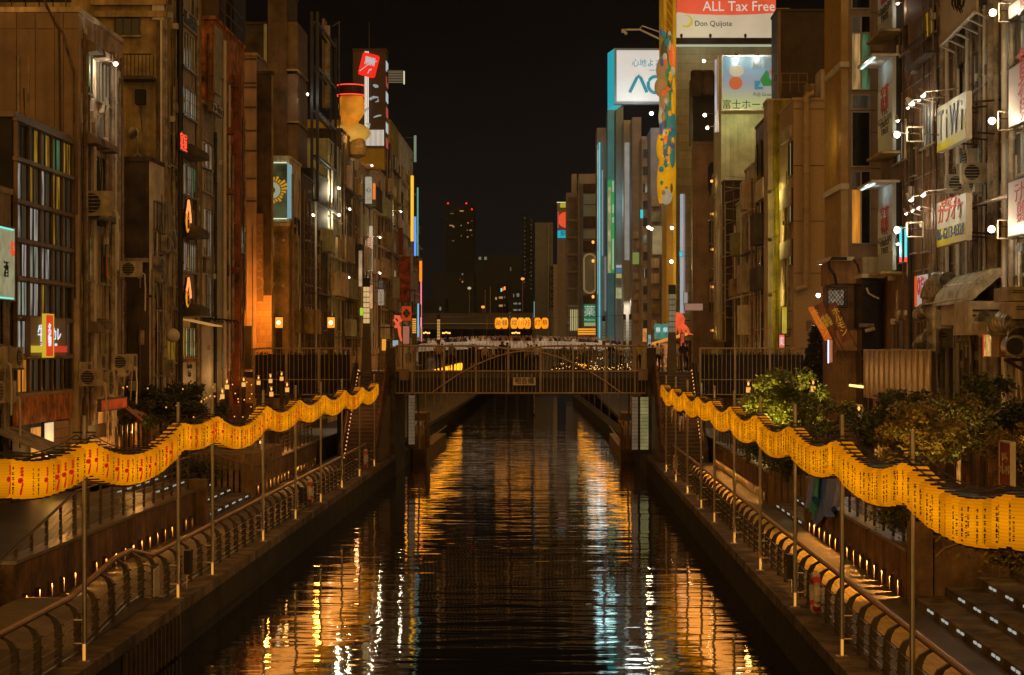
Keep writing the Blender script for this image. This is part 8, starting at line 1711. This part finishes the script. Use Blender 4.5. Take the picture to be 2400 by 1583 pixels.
tower(1012, 1111, 640, 520, DT2, 'low dark distant block left of the broad one', [(1084, 643, 3, 4, 'c'), (1084, 661, 3, 4, 'w'), (1078, 655, 2, 3, 'd'), (1030, 725, 3, 7, 'c'), (1101, 700, 2, 3, 'd')])
tower(985, 1044, 700, 470, DT2, 'low dark distant block at the left foot of the far gap', [(1032, 724, 4, 8, 'c')])
b = tower(1165, 1188, 665, 440, DT2, 'small distant building with a coloured sign and two warm lit floors', [(1174, 698, 9, 5, 'w'), (1183, 697, 3, 5, 'd'), (1174, 717, 9, 5, 'w'), (1183, 716, 3, 5, 'd')])
for i, (c_) in enumerate(('teal', 'hot_red', 'yellow')): MB().box(Xp(1173.5+i*4, 438), Xp(1176.5+i*4, 438), 438, 438.3, Zp(684-i*2, 438), Zp(676-i*2, 438)).build('sign_letter', NEON.get(c_) or neon(c_, {'teal': (.1, .5, .7), 'hot_red': (1, .1, .02), 'yellow': (.5, .6, .05)}[c_], .6), b.t)
tower(1195, 1225, 680, 430, DT2, 'dim distant building with pale lit stair floors', [(1204, 693, 2, 8, 'g'), (1214, 692, 6, 8, 'g'), (1208, 712, 9, 4, 'g'), (1218, 712, 5, 4, 'c'), (1208, 727, 9, 4, 'g'), (1218, 727, 5, 4, 'c'), (1195, 735, 6, 3, 'c')])
# elevated road
b = slab(960, 1270, 734, 405, 12, mat('elevated_concrete', (.075, .07, .078), .85, .15, .1, .2), 'long elevated road with a plain concrete parapet closing the far end of the canal', Zp(772, 405), 'elevated_road')
boxpart(b, 'f', Xp(960, 405), Xp(1270, 405), Zp(760, 405), Zp(758, 405), .3, PKW, 'ledge')
for px_ in range(975, 1270, 26): boxpart(b, 'f', Xp(px_, 405), Xp(px_+5, 405), 0, Zp(772, 405), -.5, DT2, 'pier', -3)
b = slab(960, 1270, 772, 420, 6, DT, 'dark shadowed frontage under the elevated road', 0, 'underpass_front')
for i, (px_, y0, y1) in enumerate(((1100, 676, 733), (1137, 680, 733), (1149, 672, 733), (1225, 654, 733), (1132, 720, 733))):
    t = thing('road_lamp', Wp(px_, y1, 407), 'thin lamp post on the elevated road, %s' % ['far left with a pale tip', 'unlit before the taller one', 'unlit taller one', 'tallest with an orange head', 'short with an orange head'][i], 'street lamp'); MB().tube([Wp(px_, y1, 407), Wp(px_, y0, 407)], .07, 5).build('post', PIPE, t)
    if i in (0, 3, 4): q = MB(); q.ell(Wp(px_, y0, 407), (.4, .3, .3), 8, 5); q.build('lamp_head', glow('sodium_head', (1, .36, .06), 1.2) if i else glow('pale_tip', (.6, .5, .25), .8), t)
# next bridge with its crowd
WB = mat('white_bridge_paint', (.62, .54, .44), .6, .1, 1, .1); Yn = 258.0
t = thing('white_footbridge', (Xp(1200, Yn), Yn, 1.5), 'pale arched footbridge crowded with people beyond the near bridge', 'bridge')
def dz(px_): return Zp(799+9*((px_-1215)/250.)**2, Yn)
q = MB(); pxs = list(range(975, 1515, 20))
for a, c_ in zip(pxs, pxs[1:]): q.add([(Xp(a, Yn), Yn, dz(a)-1.0), (Xp(c_, Yn), Yn, dz(c_)-1.0), (Xp(c_, Yn), Yn, dz(c_)), (Xp(a, Yn), Yn, dz(a)), (Xp(a, Yn), Yn+9, dz(a)-1.0), (Xp(c_, Yn), Yn+9, dz(c_)-1.0), (Xp(c_, Yn), Yn+9, dz(c_)), (Xp(a, Yn), Yn+9, dz(a))], [(0, 1, 2, 3), (3, 2, 6, 7), (4, 0, 3, 7), (0, 4, 5, 1)])
q.build('deck', WB, t); bm = MB().box(-.04, .04, -.06, 0, -.9, -.1).mesh('panel_post', PKW)
for a in range(980, 1510, 8): link('panel_post', bm, t, (Xp(a, Yn), Yn-.02, dz(a)))
for a in (1000, 1475): MB().box(Xp(a, Yn), Xp(a, Yn)+2, Yn+1, Yn+8, -1, dz(a)-1).build('pier', CONC, t)
for px_ in (1050, 1200, 1350, 1470): lamp('deck_fill_spot', (Xp(px_, Yn), Yn-7, 13.5), (1, .82, .62), 1300, .3, t, 'SPOT', (radians(48), 0, 0), (80, .6))  # unseen spots added in front of the bridge to brighten its deck
q = MB(); rd = random.Random(5); mats_ = [CL[0], CL[1], CL[2], CL[3], SKIN, HAIR, CL[5], CL[4]]
for i in range(300):
    px_ = rd.uniform(985, 1505); y = Yn+rd.uniform(.6, 6); z = dz(px_)-.25+rd.uniform(-.1, .05); x = Xp(px_, y); h = rd.uniform(1.0, 1.22)-.2
    q.mi = rd.choice((0, 1, 1, 2, 3, 6, 7)); q.ell((x, y, z+h*.35), (.2, .14, .42), 8, 6); q.ell((x-.2, y, z+h*.3), (.06, .07, .32), 6, 4); q.ell((x+.2, y, z+h*.3), (.06, .07, .32), 6, 4); q.mi = 4; q.ell((x, y-.02, z+h*.35+.52), (.09, .1, .12), 7, 5); q.mi = 5; q.ell((x, y+.02, z+h*.35+.56), (.1, .1, .1), 7, 5)
o = q.build('crowd', mats_); tag(o, 'dense crowd of people crossing the pale far bridge', 'crowd', kind='stuff')
# globe lamp clusters
for i, px_ in enumerate((998, 1046, 1209)):
    Y = 300; t = thing('globe_cluster_lamp', Wp(px_, 806, Y), 'street lamp with a cluster of small amber globes, %s' % ['by the left neon strips', 'left of the seven hanging lanterns', 'under the seven hanging lanterns'][i], 'street lamp', 'amber globe cluster lamps'); MB().tube([Wp(px_, 806, Y), Wp(px_, 781, Y)], .06, 5).tube([Wp(px_-7, 783, Y), Wp(px_+7, 783, Y)], .04, 4).build('post', IRON, t)
    for k in range(5): q = MB(); q.ell(Wp(px_-8+k*4, 781-(1.5 if k == 2 else 0), Y), (.14, .14, .14), 8, 5); q.build('globe', glow('globe_amber', (1, .48, .12), 2), t)
# seven hanging lanterns
Y7 = 256.0; t = thing('lantern_rope', (Xp(1220, Y7), Y7, Zp(745, Y7)), 'rope across the canal between thin poles that carries the seven big lanterns', 'rope')
MB().tube([Wp(985, 742, Y7), Wp(1141, 744, Y7), Wp(1195, 745, Y7), Wp(1249, 745, Y7), Wp(1306, 745, Y7), Wp(1500, 738, Y7)], .03, 5).build('rope', CABLE, t)
for px_ in (1141, 1195, 1249, 1306): MB().tube([Wp(px_, 812, Y7), Wp(px_, 738, Y7)], .04, 6).build('pole', PIPEB, t)
bl = MB(); bl.sm = True; bl.lathe([(a*1.22, c_*1.28) for a, c_ in ((.16, -.56), (.25, -.52), (.345, -.38), (.375, -.15), (.375, .15), (.345, .38), (.25, .52), (.16, .56))], 16); BLM = bl.mesh('big_lantern', glow('big_lantern_paper', (1, .30, .005), 1.15, (.2, .1, .02), .15, 1.2)); bc = MB().tube([(0, 0, .71), (0, 0, .82)], .2, 10).tube([(0, 0, .82), (0, 0, .98)], .02, 4).mesh('top_ring', BLACK); bd = MB().tube([(0, 0, -.82), (0, 0, -.71)], .2, 10).mesh('bottom_ring', BLACK)
for i, (px_, ch) in enumerate(zip((1168, 1183, 1205, 1221, 1236, 1260, 1277), '道頓堀川万灯祭')):
    c_ = Wp(px_, 758, Y7-.1); o = link('hanging_lantern', BLM, None, c_); tag(o, 'big oval amber lantern with one black character, %s of the seven from the left' % ['first', 'second', 'third', 'fourth', 'fifth', 'sixth', 'last'][i], 'lantern', 'seven big lanterns on the rope'); rel('top_ring', bc, o); rel('bottom_ring', bd, o); rel('lettering', text_mesh(ch, .78, INK, None), o, (0, -.49, 0))
q = thing('rope_pole', Wp(1251, 745, 212), 'slim lit white-blue pole right of the sixth big lantern', 'pole'); MB().tube([Wp(1252, 745, 212), Wp(1252, 707, 212)], .04, 5).build('lit_tip', glow('pole_tip', (.3, .5, .55), .7), q); MB().tube([Wp(1252, 745, 212), Wp(1252, 818+7*F/212, 212)], .05, 5).build('post', PIPE, q)
# ================================================================ TREES AND BUSHES
BARK = mat('bark', (.09, .055, .03), .9, .3, 4)
def tree(x, y, z0, zc, rx, rz_, n, lm, label, cat='tree', name='broadleaf_tree', seed=1, size=.2, clumps=26):
    t = thing(name, (x, y, z0), label, cat); rd = random.Random(seed); q = MB()
    q.tube([(x, y, z0), (x+.05, y, z0+(zc-z0)*.6), (x, y, zc)], [.11, .08, .05], 8); q.build('trunk', BARK, t); cl = []
    for i in range(clumps):
        while True:
            a, b_, c_ = rd.uniform(-1, 1), rd.uniform(-1, 1), rd.uniform(-1, 1)
            if .25 < a*a+b_*b_+c_*c_ < 1: break
        cl.append((x+a*rx, y+b_*rx*.9, zc+c_*rz_, rd.uniform(.22, .42)*min(rx, rz_), rd.uniform(.7, 1.2)))
    q = MB()
    for c_ in cl[::2]: q.tube([(x, y, zc-rz_*.4), ((x+c_[0])/2, (y+c_[1])/2, (zc+c_[2])/2-.1), c_[:3]], [.05, .03, .012], 5, False)
    q.build('limb', BARK, t)
    def f(r):
        c_ = r.choice(cl)
        while True:
            p = [r.gauss(0, .55) for _ in range(3)]
            if sum(v*v for v in p) < 1.6: break
        return (c_[0]+p[0]*c_[3], c_[1]+p[1]*c_[3], c_[2]+p[2]*c_[3]*.8), c_[4]
    leaves(n, f, size, lm, 'crown', rd, t); return t
LO = [leafmat('leaf_orange_lit', (.22, .13, .025)), leafmat('leaf_yellowgreen', (.16, .15, .025))]  # orange lamplight put into the first leaf colour
tree(Xp(1842, 72), 72, 2.3, Zp(938, 72), 1.35, 1.05, 9000, LG, 'fresh green clipped tree lit from below on the right bank', seed=3, size=.17, clumps=34)
tree(Xp(1935, 69), 69, 2.3, Zp(985, 69), 1.2, .8, 5000, LG+LD, 'darker green spreading tree right of the fresh green one', seed=4, size=.17)
tree(Xp(2150, 50), 50, 2.3, Zp(1035, 50), 1.0, .85, 6500, LO, 'olive and rust coloured tree behind the right lantern string', seed=5, size=.15, clumps=30)
tree(Xp(2225, 53), 53, 2.3, Zp(1000, 53), 1.1, 1.0, 6500, LO+LD[:1], 'yellow-green tree right of the rust coloured one', seed=6, size=.15)
tree(Xp(2300, 56), 56, 2.3, Zp(965, 56), 1.3, 1.0, 6000, LD, 'dark leafy tree before the shop fronts at right', seed=7, size=.16)
tree(Xp(2110, 60), 60, 2.3, Zp(975, 60), 1.1, .9, 4500, LD, 'dark tree below the ribbed metal screen', seed=8, size=.16)
tree(Xp(2400, 47), 47, 2.3, Zp(1080, 47), .8, .9, 4500, LO, 'rust coloured leafy tree cut by the right edge', seed=9, size=.14)
tree(Xp(2040, 66), 66, 2.3, Zp(1010, 66), .9, .7, 3500, LD, 'small dark tree between the green tree and the lamp post', seed=10, size=.15)
tree(Xp(430, 80), 80, 2.3, Zp(950, 80), 1.9, .8, 8000, LD, 'wide dark tree behind the left lantern string', seed=11, size=.17, clumps=34)
tree(Xp(330, 76), 76, 2.3, Zp(985, 76), 1.2, .7, 4500, LD, 'smaller dark tree by the food stall lanterns', seed=12, size=.16)
def bush(px_, py_, Y, rx, rz_, n, lm, label, seed): x, _, z = Wp(px_, py_, Y); t = thing('bush', (x, Y, z-rz_), label, 'bush'); leaves(n, lambda r: ((x+r.gauss(0, .45)*rx, Y+r.gauss(0, .45)*rx*.7, z+r.gauss(0, .42)*rz_), 1), .14, lm, 'foliage', random.Random(seed), t); q = MB(); q.tube([(x, Y, z-rz_), (x, Y, z)], .04, 5).build('stem', BARK, t)
bush(500, 1070, 84, 1.9, .5, 4500, LD, 'dark bushes on the fluted planter, left part', 1); bush(560, 1085, 82, 1.0, .4, 2500, LD+LG[:1], 'bush lit by the small lamp on the fluted planter', 2); bush(455, 1100, 78, 1.2, .5, 2500, LD, 'dark low bush above the left wide steps', 3)
bush(1790, 1045, 76, .9, .5, 2800, LD, 'dark bush behind the piers by the cable fence', 4); bush(1850, 1080, 72, .9, .55, 2800, LD, 'dark bush above the wide steps, right bank', 5); bush(2130, 1200, 49, .8, .45, 3500, LD+LG[:1], 'dark green bush in the pale concrete planter', 6); bush(2210, 1230, 47.5, .7, .3, 2500, LD, 'low dark bush behind the planter handrails', 7); bush(2370, 1290, 42, .7, .4, 2500, LO, 'leafy bush at the top of the near right steps', 8)
t = thing('conifer', (Xp(1910, 98), 98, 1.5), 'dark conical conifer under the leaning flags', 'tree'); xk = Xp(1912, 98); MB().tube([(xk, 98, 2.3), (xk, 98, 8.2)], [.1, .03], 6).build('trunk', BARK, t)
def cf(r): f = r.random()**.7; rr_ = .15+.95*f; a = r.uniform(0, 2*pi); q_ = r.uniform(.55, 1)*rr_; return (xk+q_*cos(a), 98+q_*sin(a), 8.4-3.9*f), 1
leaves(5000, cf, .2, [leafmat('needle_black', (.012, .014, .007))], 'crown', random.Random(4), t)
q = MB(); rd = random.Random(15)
for i in range(65): x, y, z = Wp(rd.uniform(255, 590), rd.uniform(895, 1015), rd.uniform(72, 92)); q.ell((x, y, max(z, 2.6)), (.028, .028, .032), 6, 4)
tag(q.build('fairy_lights', glow('amber_bulb', (1, .42, .08), 1.3)), 'scattered warm bulbs strung through the dark trees of the left bank', 'string lights', kind='stuff')
# lamps of the right bank
for i, (px_, py_, Y) in enumerate(((1754, 900, 84), (1824, 882, 90), (1846, 884, 88), (1876, 892, 84), (1906, 897, 78), (2013, 958, 68), (2137, 975, 62))):
    x, _, z = Wp(px_, py_, Y); bollard_lamp(x, Y, 2.3, z-2.3+.05, 'timber post lamp %s' % ['left of the fresh green tree', 'showing over the top of the green tree, first', 'showing over the top of the green tree, second', 'showing over the green tree, third', 'at the right shoulder of the green tree', 'standing between the two lantern poles, right bank', 'behind the rust coloured tree'][i], 'timber post lamps on the right upper walk', 22)
for px_, Y, z, c_, pw_, nm in ((1835, 68.6, 2.6, (1, .74, .16), 2100, ''), (2150, 47.4, 3.2, (1, .62, .12), 420, '.002'), (2225, 50.4, 3.2, (1, .75, .2), 300, '.003')): lamp('tree_uplight', (Xp(px_, Y), Y, z), c_, pw_, .12, [o for o in C.objects if o.name == 'broadleaf_tree'+nm][0], 'SPOT', (radians(142), 0, 0), (75, .7))
# blue tarpaulin over the fence
TB = mat('blue_tarpaulin', (.07, .17, .92), .45, .25, 3, 0, .02, 12); TT = mat('teal_tarpaulin', (.03, .24, .36), .45, .2, 3)
t = thing('blue_tarpaulin', (8.7, 60, 2.4), 'crumpled blue tarpaulin slung over the cable fence on the right bank', 'tarpaulin')
for nm, ya, yb, m_, dx in (('sheet', 56.2, 63.8, TB, 0), ('fold', 60.6, 61.7, TT, -.12)):
    q = MB(); q.sm = True; K, R_ = 30, 10
    for j in range(R_+1):
        for k in range(K+1):
            f = k/K; g_ = j/R_; y = ya+(yb-ya)*f; bot = 2.15+.35*sin(f*5.5+1)+.15*sin(f*17); top_ = 3.62-.12*sin(f*9); z = top_+(bot-top_)*g_
            q.v.append((8.66+dx-.10-.16*g_*abs(sin(f*12))-.05*sin(f*31+g_*3)-.12*g_, y+.10*sin(g_*4+f*8), z))
    q.f = [(j*(K+1)+k, j*(K+1)+k+1, (j+1)*(K+1)+k+1, (j+1)*(K+1)+k) for j in range(R_) for k in range(K)]; q.m = [0]*len(q.f); q.build(nm, m_, t)
# handrails by the planter on the near right steps
t = thing('steps_handrail', (9.2, 45, 1.2), 'twin brown handrails climbing over the near right steps', 'handrail')
for dz_ in (0, .35): MB().tube([(9.0, 45.7, 2.35+dz_), (9.2, 45.7, 2.55+dz_), (12.0, 45.7, 3.5+dz_)], .035, 8).build('rail', BRONZE, t)
for x in (9.2, 10.5, 11.8): MB().tube([(x, 45.7, 1.3), (x, 45.7, 2.9+(x-9.2)*.33)], .03, 6).build('post', BRONZE, t)
t = thing('steps_handrail', (-12.2, 79, 1.2), 'brown handrail on the fluted planter beside the left wide steps', 'handrail'); MB().tube([(-12.3, 78.6, 2.3), (-12.3, 78.6, 2.6), (-14.5, 78.6, 3.4)], .035, 8).build('rail', BRONZE, t); MB().tube([(-12.3, 78.6, 1.3), (-12.3, 78.6, 2.5)], .03, 6).build('post', BRONZE, t)
rs = sign_flat(R1, 'c', (45.5, 46.6, 4.0, 5.0), 'dark red board with white writing cut by the right edge', mat('maroon_board', (.25, .02, .015), .5), WHITEP, .1, 4.2, [('いら\nっしゃい', .3, WHITEP, 0, 0, None)])
MB().box(10.75, 10.85, 45.9, 46.0, 2.3, 4.0)
for o in list(bpy.data.meshes):
    if o.users == 0: bpy.data.meshes.remove(o)
hz = MB().box(-78, 78, -40, 712, -2.3, 62)
m, n_, l_, bb = nodes('night_air'); n_.remove(bb); v_ = n_.new('ShaderNodeVolumePrincipled'); v_.inputs['Color'].default_value = (.9, .88, .9, 1); v_.inputs['Density'].default_value = .00016; v_.inputs['Anisotropy'].default_value = .55
l_.new(v_.outputs[0], n_['Material Output'].inputs['Volume']); tag(hz.build('haze', m), 'faint warm night haze over the canal and the buildings', 'haze', kind='stuff')
